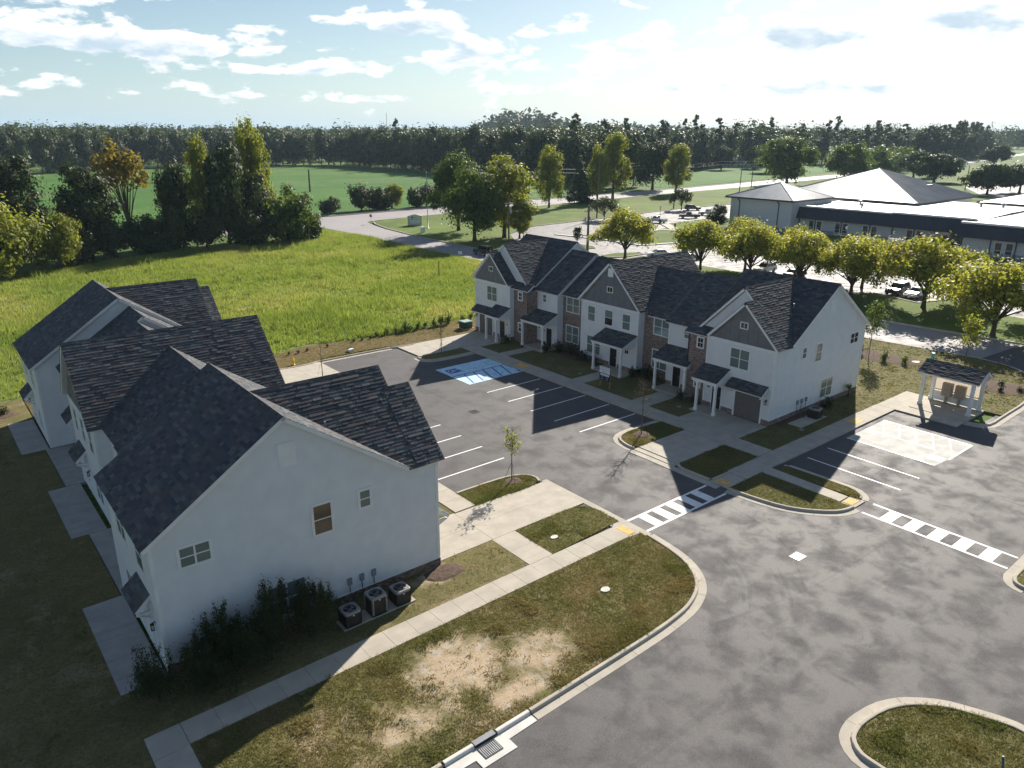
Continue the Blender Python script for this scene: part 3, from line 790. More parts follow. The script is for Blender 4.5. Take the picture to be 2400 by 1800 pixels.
class House:
    def __init__(s, name, label, loc, rz, mirror, near_detail):
        s.root = empty(name, loc, rz, label, 'townhouse', 'facing townhouse rows')
        s.mir = mirror
        s.xf = (lambda u, v, z: (-u, v, z)) if mirror else (lambda u, v, z: (u, v, z))
        s.near = near_detail
        s.tabs = []
        s.mw = Matrix.Translation(loc) @ Matrix.Rotation(rz, 4, 'Z')
    def mb(s): return MB(s.xf, s.mir)
    # a plane is ('u'|'v', value, outward sign); h runs along the other axis
    def p3(s, pl, h, z, off):
        return (pl[1] + pl[2] * off, h, z) if pl[0] == 'u' else (h, pl[1] + pl[2] * off, z)
    def ob(s, b, pl, h0, h1, z0, z1, o0, o1, mi=0, tint=.5):
        P = [s.p3(pl, h, z, o) for o in (o0, o1) for (h, z) in ((h0, z0), (h1, z0), (h1, z1), (h0, z1))]
        b.add(P, ((3, 2, 1, 0), (4, 5, 6, 7), (0, 1, 5, 4), (1, 2, 6, 5), (2, 3, 7, 6), (3, 0, 4, 7)), mi, tint)
    def opoly(s, b, pl, pts, o0, o1, mi=0):
        n = len(pts)
        P = [s.p3(pl, h, z, o0) for h, z in pts] + [s.p3(pl, h, z, o1) for h, z in pts]
        b.add(P, [tuple(range(n, 2 * n)), tuple(reversed(range(n)))] + [(i, (i + 1) % n, n + (i + 1) % n, n + i) for i in range(n)], mi)
    def wall(s, pl, poly, kind='siding', planks=False, course=.178):
        b = s.mb()
        if kind == 'brick':
            s.opoly(b, pl, poly, -.1, .03)
            return b.build('brick_wall', MAT['brick'], s.root)
        s.opoly(b, pl, poly, -.12, 0.0)
        zs = sorted(set(round(z, 4) for _, z in poly))
        z0, z1 = zs[0], zs[-1]
        root = b.build('wall', MAT['siding'], s.root) if planks else None
        z = z0
        while z < z1 - .01:
            zt = min(z + course, z1)
            cuts = [z] + [q for q in zs if z + .01 < q < zt - .01] + [zt]
            m = s.mb() if planks else b
            for a, c in zip(cuts, cuts[1:]):
                ia, ic = scan(poly, a + 1e-4), scan(poly, c - 1e-4)
                if not ia or not ic: continue
                oa = .020 - .015 * (a - z) / course; oc = .020 - .015 * (c - z) / course
                m.quad(s.p3(pl, ia[0], a, oa), s.p3(pl, ia[1], a, oa), s.p3(pl, ic[1], c, oc), s.p3(pl, ic[0], c, oc))
                if a == z: m.quad(s.p3(pl, ia[0], a, 0), s.p3(pl, ia[1], a, 0), s.p3(pl, ia[1], a, oa), s.p3(pl, ia[0], a, oa))
            if planks: m.build('plank', MAT['siding'], root)
            z = zt
        if not planks: root = b.build('wall', MAT['siding'], s.root)
        return root
    def trim(s, items, name='trim_board', mat='trim'):
        b = s.mb()
        for it in items: s.ob(b, *it)
        return b.build(name, MAT[mat], s.root)
    def window(s, pl, h0, h1, z0, z1, units=1, glass='pane', low=None, trim=.09, grid=False, sill=True):
        b = s.mb(); w = trim
        s.ob(b, pl, h0 - w, h1 + w, z1, z1 + w * 1.15, 0, .05); s.ob(b, pl, h0 - w, h1 + w, z0 - w * .8, z0, 0, .055)
        s.ob(b, pl, h0 - w, h0, z0, z1, 0, .05); s.ob(b, pl, h1, h1 + w, z0, z1, 0, .05)
        f = .045
        uw = (h1 - h0) / units
        panes = []
        for k in range(units):
            a, c = h0 + uw * k, h0 + uw * (k + 1)
            l = a + (f if k == 0 else f * .9); r = c - (f if k == units - 1 else f * .9)
            zm = (z0 + z1) / 2
            s.ob(b, pl, a, l, z0, z1, 0, .042); s.ob(b, pl, r, c, z0, z1, 0, .042)
            s.ob(b, pl, l, r, z0, z0 + f, 0, .042); s.ob(b, pl, l, r, z1 - f, z1, 0, .042); s.ob(b, pl, l, r, zm - f * .55, zm + f * .55, 0, .040)
            if grid: s.ob(b, pl, (l + r) / 2 - .012, (l + r) / 2 + .012, z0 + f, z1 - f, 0, .036)
            panes.append((l, r, z0 + f, zm - f * .55, low or glass)); panes.append((l, r, zm + f * .55, z1 - f, glass))
        fr = b.build('window', MAT['trim'], s.root)
        for (l, r, a, c, g) in panes:
            m = s.mb(); s.ob(m, pl, l, r, a, c, .004, .024); m.build('pane', MAT[g], fr)
        return fr
    def small_window(s, pl, h0, h1, z0, z1):
        b = s.mb(); w = .08
        for q in ((h0 - w, h1 + w, z1, z1 + w), (h0 - w, h1 + w, z0 - w, z0), (h0 - w, h0, z0, z1), (h1, h1 + w, z0, z1)): s.ob(b, pl, *q, 0, .05)
        m0 = (h0 + h1) / 2; s.ob(b, pl, m0 - .015, m0 + .015, z0, z1, 0, .04)
        fr = b.build('attic_window', MAT['trim'], s.root)
        for a, c in ((h0, m0 - .015), (m0 + .015, h1)):
            m = s.mb(); s.ob(m, pl, a, c, z0, z1, .004, .024); m.build('pane', MAT['pane_dark'], fr)
    def gable(s, pl, h0, h1, z0, hc, zc, win=None, vent=None):
        """board and batten gable triangle over a trim band"""
        b = s.mb(); s.opoly(b, pl, [(h0, z0), (h1, z0), (hc, zc)], -.1, .012)
        g = b.build('gable_panel', MAT['grey_panel'], s.root)
        n = max(3, int((h1 - h0) / .8))
        for i in range(1, n):
            h = h0 + (h1 - h0) * i / n
            zt = z0 + (zc - z0) * (1 - abs(h - hc) / (hc - h0 if h < hc else h1 - hc)) - .08
            if zt - z0 < .15: continue
            m = s.mb(); s.ob(m, pl, h - .022, h + .022, z0, zt, .012, .038); m.build('batten', MAT['grey_panel'], g)
        s.trim([(pl, h0 - .1, h1 + .1, z0 - .25, z0, 0, .05)], 'belly_band')
        if win: s.small_window((pl[0], pl[1] + pl[2] * .02, pl[2]), *win)
        if vent: s.vent((pl[0], pl[1] + pl[2] * .02, pl[2]), *vent)
    def vent(s, pl, h0, h1, z0, z1):
        b = s.mb(); s.ob(b, pl, h0, h1, z0, z1, 0, .035)
        s.ob(b, pl, h0 - .03, h1 + .03, z1, z1 + .035, 0, .05)
        b.build('gable_vent', MAT['trim'], s.root)
    # ------------------------------------------------------------ roofs
    def roof(s, planes, ridge=None, name='roof'):
        b = s.mb()
        for q in planes:
            b.slab(q, .19, 0, 1)
        r = b.build(name, [MAT['underlay'], MAT['trim']], s.root)
        for (e0, e1, r1, r0) in planes:
            e0, e1, r1, r0 = map(Vector, (e0, e1, r1, r0))
            al = (e1 - e0).normalized(); nrm = al.cross(r0 - e0).normalized()
            if nrm.z < 0: nrm = -nrm
            upv = (r0 - e0) - al * (r0 - e0).dot(al)
            H = upv.length; up = upv / H
            n = int(math.ceil(H / .21)); c = H / n
            a0r = (r0 - e0).dot(al); a1e = (e1 - e0).dot(al); a1r = (r1 - e0).dot(al)
            rg = random.Random(int(abs(e0.x * 131 + e0.y * 17 + e1.x * 7 + r0.z * 3) * 100))
            for k in range(n):
                y0 = k * c - (.025 if k == 0 else 0); y1 = (k + 1) * c
                t = (k + .5) / n
                xa = a0r * t - .02; xb = a1e + (a1r - a1e) * t + .02
                x = xa - rg.uniform(0, .3)
                while x < xb:
                    w = rg.choice((.22, .34, .46, .46, .62)); l, rr = max(x, xa), min(x + w - .006, xb); x += w
                    if rr - l < .03: continue
                    tn = rg.random()
                    lift = .020 if rg.random() < .55 else .032
                    s.tabs.append((r, e0 + al * l + up * y0, al * (rr - l), up * (y1 - y0 + .012), nrm, lift, tn))
        if ridge:
            for (a, c, w1, w2) in ridge:
                a, c = Vector(a), Vector(c); d = (c - a); Ln = d.length; d /= Ln
                n = int(Ln / .2)
                for i in range(n):
                    p = a + d * (Ln * i / n)
                    for w in (w1, w2):
                        w = Vector(w); nr = d.cross(w).normalized()
                        if nr.z < 0: nr = -nr
                        s.tabs.append((r, p + Vector((0, 0, .03)), d * (Ln / n + .02), w * .17, nr, .012, rnd.random()))
        return r
    def tab_geo(s, b, t):
        r, o, a, u, n, lift, tn = t
        p0, p1 = o + n * lift, o + a + n * lift; q0, q1 = o + u + n * .004, o + a + u + n * .004
        b.add([tuple(p) for p in (p0, p1, q1, q0, o, o + a)], ((0, 1, 2, 3), (4, 5, 1, 0)), 0, tn)
        b.add([tuple(p) for p in (o, p0, q0, o + a, p1, q1)], ((0, 1, 2), (3, 5, 4)), 0, tn)
    def finish_roofs(s, singles=0):
        if singles:
            def dist(t):
                o = t[1]; p = s.mw @ Vector(s.xf(o.x, o.y, o.z))
                n = t[4]; nn = s.mw.to_3x3() @ Vector(s.xf(n.x, n.y, n.z))
                d = (CAMP - p)
                return d.length if nn.dot(d) > 0 else 1e6
            s.tabs.sort(key=dist)
        for t in s.tabs[:singles]:
            b = s.mb(); s.tab_geo(b, t); b.build('shingle', MAT['shingle'], t[0], tint=True)
        by = {}
        for t in s.tabs[singles:]: by.setdefault(t[0], []).append(t)
        for r, ts in by.items():
            b = s.mb()
            for t in ts: s.tab_geo(b, t)
            b.build('shingles', MAT['shingle'], r, kind='stuff', tint=True)
    # ------------------------------------------------------------ porches, awnings, doors
    def porch(s, v0, v1, uw, ue, zt, ze, posts, up, flip=lambda v: v, zf=.06):
        V = flip
        a, c = sorted((V(v0), V(v1)))
        s.roof([((ue, a, ze), (ue, c, ze), (uw, c, zt), (uw, a, zt))], name='porch_roof')
        b = s.mb()
        zb = ze - .30
        b.box(up - .1, a + .08, zb, up + .1, c - .08, ze - .06)
        for v in (a + .1, c - .22):
            b.add([(up, v, zb), (uw, v, zb), (uw, v, zt - .2), (up, v, ze - .06), (up, v + .12, zb), (uw, v + .12, zb), (uw, v + .12, zt - .2), (up, v + .12, ze - .06)],
                  ((0, 1, 2, 3), (7, 6, 5, 4), (0, 4, 5, 1), (1, 5, 6, 2), (2, 6, 7, 3), (3, 7, 4, 0)))
        b.build('porch_beam', MAT['trim'], s.root)
        for v in posts:
            v = V(v); m = s.mb()
            m.box(up - .1, v - .1, zf, up + .1, v + .1, zb)
            m.box(up - .135, v - .135, zf, up + .135, v + .135, zf + .28); m.box(up - .13, v - .13, zb - .16, up + .13, v + .13, zb - .002)
            m.build('porch_post', MAT['trim'], s.root)
    def porch_slab(s, u0, u1, v0, v1, flip):
        b = s.mb(); a, c = sorted((flip(v0), flip(v1))); b.box(u0, a, -.1, u1, c, .12); b.build('porch_slab', MAT['concrete'], s.root)
    def awning(s, pl, h0, h1, zt, ze, depth):
        sg = pl[2]
        P = lambda h, z, o: s.p3(pl, h, z, o)
        s.roof([(P(h0, ze, depth), P(h1, ze, depth), P(h1, zt, 0), P(h0, zt, 0))], name='awning')
        b = s.mb()
        for h in (h0 + .12, h1 - .22):
            s.ob(b, pl, h, h + .1, ze - .62, zt - .22, 0, .09)
            s.ob(b, pl, h, h + .1, ze - .30, ze - .2, .09, depth - .08)
            P4 = [P(h, ze - .6, .09), P(h, ze - .5, .09), P(h, ze - .3, depth * .72), P(h, ze - .3, depth * .84)]
            Q4 = [P(h + .1, ze - .6, .09), P(h + .1, ze - .5, .09), P(h + .1, ze - .3, depth * .72), P(h + .1, ze - .3, depth * .84)]
            b.add(P4 + Q4, ((0, 1, 2, 3), (7, 6, 5, 4), (0, 3, 7, 4), (1, 5, 6, 2), (0, 4, 5, 1), (3, 2, 6, 7)))
        b.build('awning_bracket', MAT['trim'], s.root)
    def door(s, pl, h0, h1, z0=.13, z1=2.13, mat='black', glass=False):
        b = s.mb()
        s.ob(b, pl, h0 - .1, h0, z0, z1, 0, .05); s.ob(b, pl, h1, h1 + .1, z0, z1, 0, .05); s.ob(b, pl, h0 - .1, h1 + .1, z1, z1 + .12, 0, .05)
        b.build('door_frame', MAT['trim'], s.root)
        b = s.mb(); s.ob(b, pl, h0, h1, z0, z1, 0, .028)
        for (a, c) in ((z0 + .12, z0 + .75), (z0 + .95, z1 - .15)):
            m = (h0 + h1) / 2
            for (x, y) in ((h0 + .1, m - .05), (m + .05, h1 - .1)): s.ob(b, pl, x, y, a, c, .028, .036)
        d = b.build('door', MAT[mat], s.root)
        m = s.mb(); s.ob(m, pl, h0 + .07, h0 + .12, z0 + .95, z0 + 1.08, .036, .08); m.build('handle', MAT['steel'], d)
        return d
    def garage(s, pl, h0, h1, z0=.05, z1=2.25):
        b = s.mb()
        s.ob(b, pl, h0 - .16, h0, z0, z1, 0, .05); s.ob(b, pl, h1, h1 + .16, z0, z1, 0, .05); s.ob(b, pl, h0 - .16, h1 + .16, z1, z1 + .2, 0, .05)
        b.build('garage_frame', MAT['trim'], s.root)
        b = s.mb(); s.ob(b, pl, h0, h1, z0, z1, 0, .022); d = b.build('garage_door', MAT['garage'], s.root)
        n = 5
        for i in range(n):
            m = s.mb(); a = z0 + (z1 - z0) * i / n
            s.ob(m, pl, h0 + .01, h1 - .01, a + .012, a + (z1 - z0) / n - .012, .022, .036); m.build('panel', MAT['garage'], d)
    def lamp(s, pl, h, z):
        b = s.mb()
        s.ob(b, pl, h - .06, h + .06, z + .02, z + .16, 0, .03); s.ob(b, pl, h - .02, h + .02, z + .1, z + .13, .03, .16)
        s.ob(b, pl, h - .08, h + .08, z + .02, z + .06, .08, .24); s.ob(b, pl, h - .07, h + .07, z - .26, z - .23, .09, .23)
        for a in (-.07, .055):
            for o in (.09, .215): s.ob(b, pl, h + a, h + a + .015, z - .23, z + .02, o, o + .015)
        l = b.build('coach_lamp', MAT['black'], s.root)
        m = s.mb(); s.ob(m, pl, h - .045, h + .045, z - .22, z + .01, .115, .205); m.build('lamp_glass', MAT['pale_glass'], l)
    def plaque(s, pl, h, z):
        b = s.mb(); s.ob(b, pl, h - .12, h + .12, z - .06, z + .06, 0, .03); b.build('number_plate', MAT['black'], s.root)

MAT['pale_glass'] = plain('frosted_glass', (.5, .5, .47), .3, .5, .05)

def townhouse(name, label, loc, rz, mirror, near_detail, singles):
    h = House(name, label, loc, rz, mirror, near_detail)
    D = 14.35
    F = lambda v: L_ - v
    sides = ((lambda v: v, -1, True), (F, 1, False))
    for V, sg, isnear in sides:
        def rng(a, c): return tuple(sorted((V(a), V(c))))
        # end wall
        pe = ('v', V(0), sg)
        poly = [(0, .5), (D, .5), (D, 6.52), (8.15, 10.74), (1.95, 6.52), (0, 6.6)]
        h.wall(pe, poly, planks=(isnear and near_detail))
        # brick water table, brick by brick on the near end of the near row
        if isnear and near_detail:
            b = h.mb(); h.opoly(b, pe, [(-.03, -.15), (D + .03, -.15), (D + .03, .5), (-.03, .5)], -.1, .028)
            base = b.build('brick_base', MAT['mortar'], h.root)
            bricks = []
            for k in range(8):
                z = -.04 + k * .0675; x = -.05 - (.108 if k % 2 else 0)
                while x < D + .03:
                    a, c = max(x, -.05), min(x + .205, D + .05)
                    if c - a > .04: bricks.append((a, c, z))
                    x += .216
            bricks.sort(key=lambda q: (q[0]))
            vis = bricks[:300]
            for (a, c, z) in vis:
                m = h.mb(); o = rnd.uniform(.045, .052); h.ob(m, pe, a, c, z, z + .058, .02, o, 0, rnd.random()); m.build('brick', MAT['brick_one'], base, tint=True)
            m = h.mb()
            for (a, c, z) in bricks[300:]: h.ob(m, pe, a, c, z, z + .058, .02, .048, 0, rnd.random())
            m.build('bricks', MAT['brick_one'], base, kind='stuff', tint=True)
            h.trim([(pe, -.06, D + .06, .50, .535, 0, .075)], 'base_cap')
        else:
            b = h.mb(); h.opoly(b, pe, [(-.03, -.15), (D + .03, -.15), (D + .03, .5), (-.03, .5)], -.1, .05); b.build('brick_base', MAT['brick'], h.root)
            h.trim([(pe, -.06, D + .06, .50, .535, 0, .075)], 'base_cap')
        h.trim([(pe, -.03, .12, .5, 6.5, 0, .04), (pe, D - .12, D + .03, .5, 6.45, 0, .04)], 'corner_board')
        h.vent(pe, 7.6, 8.45, 8.36, 9.54)
        if isnear:
            h.window(pe, 3.98, 4.6, 5.05, 6.0, 1)
            h.window(pe, 6.1, 7.08, 4.38, 5.97, 1, 'pane_reflected_ground' if near_detail else 'pane')
            h.window(pe, 11.88, 13.22, 4.98, 5.95, 2, 'pane' if near_detail else 'pane_dark')
            h.window(pe, 7.75, 9.68, .75, 2.45, 2)
            for u in (5.47, 4.78, 4.1):
                b = h.mb(); h.ob(b, pe, u - .11, u + .11, 1.02, 1.34, 0, .13); h.ob(b, pe, u - .12, u + .12, 1.34, 1.37, 0, .15)
                bx = b.build('disconnect_box', MAT['plastic_grey'], h.root)
                m = h.mb(); m.tube([h.p3(pe, u, 1.02, .06), h.p3(pe, u, .55, .06), h.p3(pe, u - .05, .4, .1), h.p3(pe, u - .2, .25, .35)], .02, 6); m.build('conduit', MAT['black'], bx)
        # bay: front, far side, band
        pf = ('u', 0, -1); a, c = rng(0, 6.6)
        h.wall(pf, [(a, .5), (c, .5), (c, 6.4), (a, 6.4)])
        h.gable(pf, *rng(.02, 6.2) , 6.42, V(3.1), 9.62, win=(*rng(2.82, 3.45), 7.72, 8.15))
        h.trim([(pf, *rng(-.03, .13), .5, 6.2, 0, .045), (pf, *rng(6.47, 6.63), .1, 6.2, 0, .045)], 'corner_board')
        b = h.mb(); h.ob(b, pf, *rng(3.5, 4.0), -.1, .5, 0, .05); h.ob(b, pf, *rng(0, .68), -.1, .5, 0, .05); h.ob(b, pf, *rng(5.7, 6.6), -.1, .5, 0, .05); h.ob(b, pf, *rng(4.0, 4.65), -.1, .5, 0, .05); b.build('brick_base', MAT['brick'], h.root)
        h.window(pf, *rng(2.35, 4.2), 4.2, 5.9, 2)
        ps = ('v', V(6.6), -sg)
        h.wall(ps, [(0, .5), (.62, .5), (.62, 6.2), (0, 6.2)])
        b = h.mb(); h.ob(b, ps, 0, .6, -.1, .5, 0, .04); b.build('brick_base', MAT['brick'], h.root)
        h.garage(pf, *rng(.85, 3.33))
        h.awning(pf, *rng(.3, 3.85), 3.38, 2.72, .95)
        h.lamp(pf, V(.38), 2.1)
        h.porch(4.05, 6.72, 0, -1.78, 3.95, 3.02, (4.22, 6.1), -1.62, V)
        h.porch_slab(-1.85, 0, 3.9, 6.6, V)
        h.door(pf, *rng(4.75, 5.66)); h.plaque(pf, V(6.08), 1.9)
        # brick tower
        h.wall(('u', .6, -1), [(rng(6.6, 9.05)[0], -.1), (rng(6.6, 9.05)[1], -.1), (rng(6.6, 9.05)[1], 6.15), (rng(6.6, 9.05)[0], 6.15)], 'brick')
        h.wall(('v', V(9.05), -sg), [(.57, -.1), (2.0, -.1), (2.0, 6.15), (.57, 6.15)], 'brick')
        h.window(('u', .57, -1), *rng(7.42, 8.05), 4.95, 5.85, 1, 'pane_dark', grid=True)
        h.window(('u', .57, -1), *rng(7.42, 8.05), 1.3, 2.3, 1, 'pane_dark', grid=True)
        # white bay
        pw = ('u', 1.95, -1); a, c = rng(9.05, 12.4)
        h.wall(pw, [(a, .5), (c, .5), (c, 6.1), (a, 6.1)])
        b = h.mb(); h.ob(b, pw, *rng(9.08, 10.55), -.1, .5, 0, .045); h.ob(b, pw, *rng(11.7, 12.4), -.1, .5, 0, .045); b.build('brick_base', MAT['brick'], h.root)
        h.wall(('v', V(12.4), -sg), [(1.95, .5), (2.85, .5), (2.85, 6.3), (1.95, 6.1)])
        h.trim([(pw, *rng(12.28, 12.43), .5, 6.05, 0, .045), (pw, *rng(9.05, 12.43), 5.95, 6.12, 0, .05)], 'corner_board')
        h.window(pw, *rng(10.02, 10.62), 4.98, 5.85, 1)
        h.door(pw, *rng(10.72, 11.6)); h.plaque(pw, V(10.3), 1.75)
        h.small_window(pw, *rng(9.25, 9.65), 1.9, 2.25)
        h.porch(8.5, 12.55, 1.95, -.12, 4.05, 3.08, (8.75 if isnear else 8.75, 12.2), .05, V)
        h.porch_slab(-.05, 1.95, 9.06, 12.35, V)
        # brick bay with double windows
        pb = ('u', 2.85, -1); a, c = rng(12.4, 16.25)
        h.wall(pb, [(a, -.1), (c, -.1), (c, 6.2), (a, 6.2)], 'brick')
        h.window(('u', 2.82, -1), *rng(13.0, 14.95), 4.33, 5.94, 2, trim=.06); h.window(('u', 2.82, -1), *rng(13.0, 14.95), .98, 2.82, 2, trim=.06)
        # sides of the middle bay
        h.wall(('v', V(16.2), sg), [(1.95, .5), (2.9, .5), (2.9, 6.3), (1.95, 6.3)])
        h.wall(('v', V(16.2), sg), [(12.55, .1), (13.4, .1), (13.4, 6.3), (12.55, 6.3)])
        # backs
        pk = ('u', D, 1); a, c = rng(0, 8.6)
        h.wall(pk, [(a, .1), (c, .1), (c, 6.45), (a, 6.45)])
        h.wall(('v', V(8.6), -sg), [(1.9, 5.6), (12.5, 5.6), (12.5, .1), (D, .1), (D, 6.52), (8.15, 10.74), (1.95, 6.52)] if False else [(1.95, 6.0), (D, 6.0), (D, 6.52), (8.15, 10.74), (1.95, 6.52)])
        h.wall(('v', V(8.6), -sg), [(12.5, .1), (D, .1), (D, 6.0), (12.5, 6.0)])
        h.trim([(pk, *rng(-.03, .12), .1, 6.4, 0, .04), (pk, *rng(8.48, 8.63), .1, 6.4, 0, .04), (('v', V(8.6), -sg), D - .12, D + .03, .1, 6.4, 0, .04), (('v', V(16.2), sg), 13.28, 13.43, .1, 6.2, 0, .04)], 'corner_board')
        km = ('u', 12.6, 1); a, c = rng(8.6, 16.2)
        h.wall(km, [(a, .1), (c, .1), (c, 6.35), (a, 6.35)])
        h.window(pk, *rng(4.9, 6.6), 4.3, 5.9, 2); h.window(pk, *rng(1.6, 2.9), 4.3, 5.9, 1); h.window(pk, *rng(5.2, 6.4), .9, 2.4, 2)
        h.window(km, *rng(9.4, 11.0), 4.3, 5.8, 2); h.window(km, *rng(13.2, 14.6), 4.3, 5.8, 2)
        h.door(pk, *rng(2.0, 2.95), mat='trim'); h.awning(pk, *rng(1.3, 3.65), 3.48, 2.78, .75); h.lamp(pk, V(1.15), 2.0)
        h.door(km, *rng(9.9, 10.85), mat='trim'); h.awning(km, *rng(9.3, 11.7), 3.48, 2.78, .75); h.lamp(km, V(11.9), 2.0)
        # roofs of this half
        a, c = V(-.3), V(8.85)
        h.roof([((1.75, a, 6.57), (1.75, c, 6.57), (8.15, c, 10.92), (8.15, a, 10.92)), ((14.7, a, 6.47), (14.7, c, 6.47), (8.15, c, 10.92), (8.15, a, 10.92))],
               [((8.15, a, 10.92), (8.15, c, 10.92), (.827, 0, -.562), (-.827, 0, -.562))])
        rv = V(4.1)
        h.roof([((.95, V(-.35), 6.5), (1.72, V(-.35), 6.5), (8.06, rv, 10.86), (.95, rv, 10.86)), ((.95, V(8.55), 6.5), (1.72, V(8.55), 6.5), (8.06, rv, 10.86), (.95, rv, 10.86))],
               [((.95, rv, 10.86), (8.0, rv, 10.86), (0, .714, -.7), (0, -.714, -.7))])
        a, c = rng(-.1, 8.3)
        h.wall(('u', 1.2, -1), [(a, 6.42), (c, 6.42), (rv, 10.55)])
        rv = V(3.1)
        h.roof([((-.3, V(-.35), 6.52), (1.3, V(-.35), 6.52), (1.3, rv, 9.9), (-.3, rv, 9.9)), ((-.3, V(6.55), 6.52), (1.3, V(6.55), 6.52), (1.3, rv, 9.9), (-.3, rv, 9.9))],
               [((-.3, rv, 9.9), (1.2, rv, 9.9), (0, .714, -.7), (0, -.714, -.7))])
        h.roof([((.28, V(6.35), 6.2), (.28, V(9.3), 6.2), (1.24, V(9.3), 6.86), (1.24, V(6.35), 6.86))])
        a, c = V(8.66), V(12.7)
        h.roof([((1.65, a, 6.21), (1.65, c, 6.21), (7.4, c, 10.12), (7.4, a, 10.12)), ((13.0, a, 6.31), (13.0, c, 6.31), (7.4, c, 10.12), (7.4, a, 10.12))],
               [((7.4, a, 10.12), (7.4, c, 10.12), (.827, 0, -.562), (-.827, 0, -.562))])
        h.wall(('v', V(12.5), -sg), [(1.9, 5.9), (12.7, 5.9), (12.7, 6.3), (7.4, 9.9), (1.9, 6.2)])
        a = V(12.5)
        h.roof([((2.5, a, 6.13), (2.5, V(15.6), 6.13), (7.9, V(19.2), 9.8), (7.9, a, 9.8)), ((12.95, a, 6.37), (12.95, V(15.8), 6.37), (7.9, V(19.2), 9.8), (7.9, a, 9.8))],
               [((7.9, a, 9.8), (7.9, V(19.1), 9.8), (.827, 0, -.562), (-.827, 0, -.562))])
    # middle bay
    pc = ('u', 1.95, -1)
    h.wall(pc, [(16.2, .5), (24.1, .5), (24.1, 6.3), (16.2, 6.3)])
    h.gable(pc, 16.3, 24.0, 6.38, 20.15, 10.4, win=(19.82, 20.5, 7.72, 8.2), vent=(19.8, 20.52, 9.25, 10.05))
    b = h.mb(); h.ob(b, pc, 16.2, 18.75, -.1, .5, 0, .045); h.ob(b, pc, 19.85, 24.1, -.1, .5, 0, .045); b.build('brick_base', MAT['brick'], h.root)
    h.trim([(pc, 16.17, 16.33, .5, 6.13, 0, .045), (pc, 23.97, 24.13, .5, 6.13, 0, .045)], 'corner_board')
    for a, c, lo in ((22.1, 23.15, None), (19.62, 20.72, 'pane_dark'), (17.25, 18.3, None)): h.window(pc, a, c, 4.28, 5.86, 1, 'pane', lo)
    h.window(pc, 21.2, 23.15, .85, 2.7, 2)
    h.porch(16.2, 20.55, 1.95, -.25, 4.0, 3.12, (16.45, 20.15), -.08)
    h.porch_slab(-.2, 1.95, 16.3, 20.3, lambda v: v)
    h.door(pc, 18.85, 19.78); h.plaque(pc, 18.4, 1.75); h.small_window(pc, 17.3, 17.75, 1.9, 2.25)
    kc = ('u', 13.4, 1)
    h.wall(kc, [(16.2, .1), (24.1, .1), (24.1, 6.3), (16.2, 6.3)])
    h.gable(kc, 16.3, 24.0, 6.38, 20.15, 10.4, win=(19.82, 20.5, 7.72, 8.2))
    h.trim([(kc, 16.17, 16.33, .1, 6.13, 0, .045), (kc, 23.97, 24.13, .1, 6.13, 0, .045)], 'corner_board')
    for a, c in ((22.0, 23.0), (19.65, 20.65), (17.3, 18.3)): h.window(kc, a, c, 4.28, 5.86, 1)
    h.window(kc, 17.0, 18.9, .9, 2.6, 2); h.door(kc, 21.3, 22.25, mat='trim'); h.awning(kc, 20.7, 23.0, 3.48, 2.78, .75); h.lamp(kc, 20.5, 2.0)
    h.roof([((1.65, 15.8, 6.4), (13.75, 15.8, 6.4), (13.75, 20.15, 10.75), (1.65, 20.15, 10.75)), ((1.65, 24.5, 6.4), (13.75, 24.5, 6.4), (13.75, 20.15, 10.75), (1.65, 20.15, 10.75))],
           [((1.65, 20.15, 10.75), (13.75, 20.15, 10.75), (0, .707, -.707), (0, -.707, -.707))])
    # eave fascia / gutters along the fronts are the roof plate edges; plumbing vents
    b = h.mb()
    b.tube([(5.2, 2.0, 8.4), (5.2, 2.0, 9.25)], .05, 8); b.tube([(5.2, 38.2, 8.4), (5.2, 38.2, 9.25)], .05, 8)
    b.build('vent_pipe', MAT['plastic_grey'], h.root)
    h.finish_roofs(singles)
    return h

houseB = townhouse('townhouse', 'white townhouse row with brick bays across the lot, porches towards the parked bays', (52.45, 31.07, 0), 0, False, False, 0)
houseA = townhouse('townhouse', 'nearest white townhouse row seen from its end and roof, big shrub at its corner', (19.87, 30.75, 0), -.0105, True, True, 300)
# ================================================================== BACKGROUND GROUND AND ROADS
MAT['road_old'] = asphalt_mat('pale_road', (.36, .33, .335))
sheet('main_road', [(-300, 146), (84, 179.5), (95.5, 180.8), (103, 183.4), (123, 186.2), (160, 187.6), (191, 190.4), (221, 194.5), (277, 197.5), (315, 201.5), (420, 214), (640, 245), (1200, 350), (1200, 362), (640, 256), (420, 226), (345, 219.5), (266, 210.2), (220, 207), (178, 205.2), (134, 202.4), (95.4, 199.4), (84, 197.5), (-300, 164)], -.05, MAT['road_old'])
sheet('side_road', [(83.2, 177), (84.0, 156), (83.5, 141), (83.8, 111), (85.2, 70), (86.3, 38), (87.6, 28), (97.5, 27.2), (96.0, 43), (94.0, 70), (92.2, 110), (92.0, 126), (92.6, 149), (94.0, 165), (96.5, 177), (98.5, 183), (80, 181)], -.055, MAT['road_old'])
sheet('far_meadow', [(-200, 215), (92, 204), (134, 208), (178, 211), (246, 215), (246, 380), (252, 450), (250, 500), (210, 527), (140, 533), (60, 490), (-200, 470)], -.1, MAT['meadow'])
sheet('far_meadow', [(262, 217), (345, 225), (470, 246), (560, 290), (470, 330), (400, 305), (300, 300), (262, 260)], -.1, MAT['meadow'])
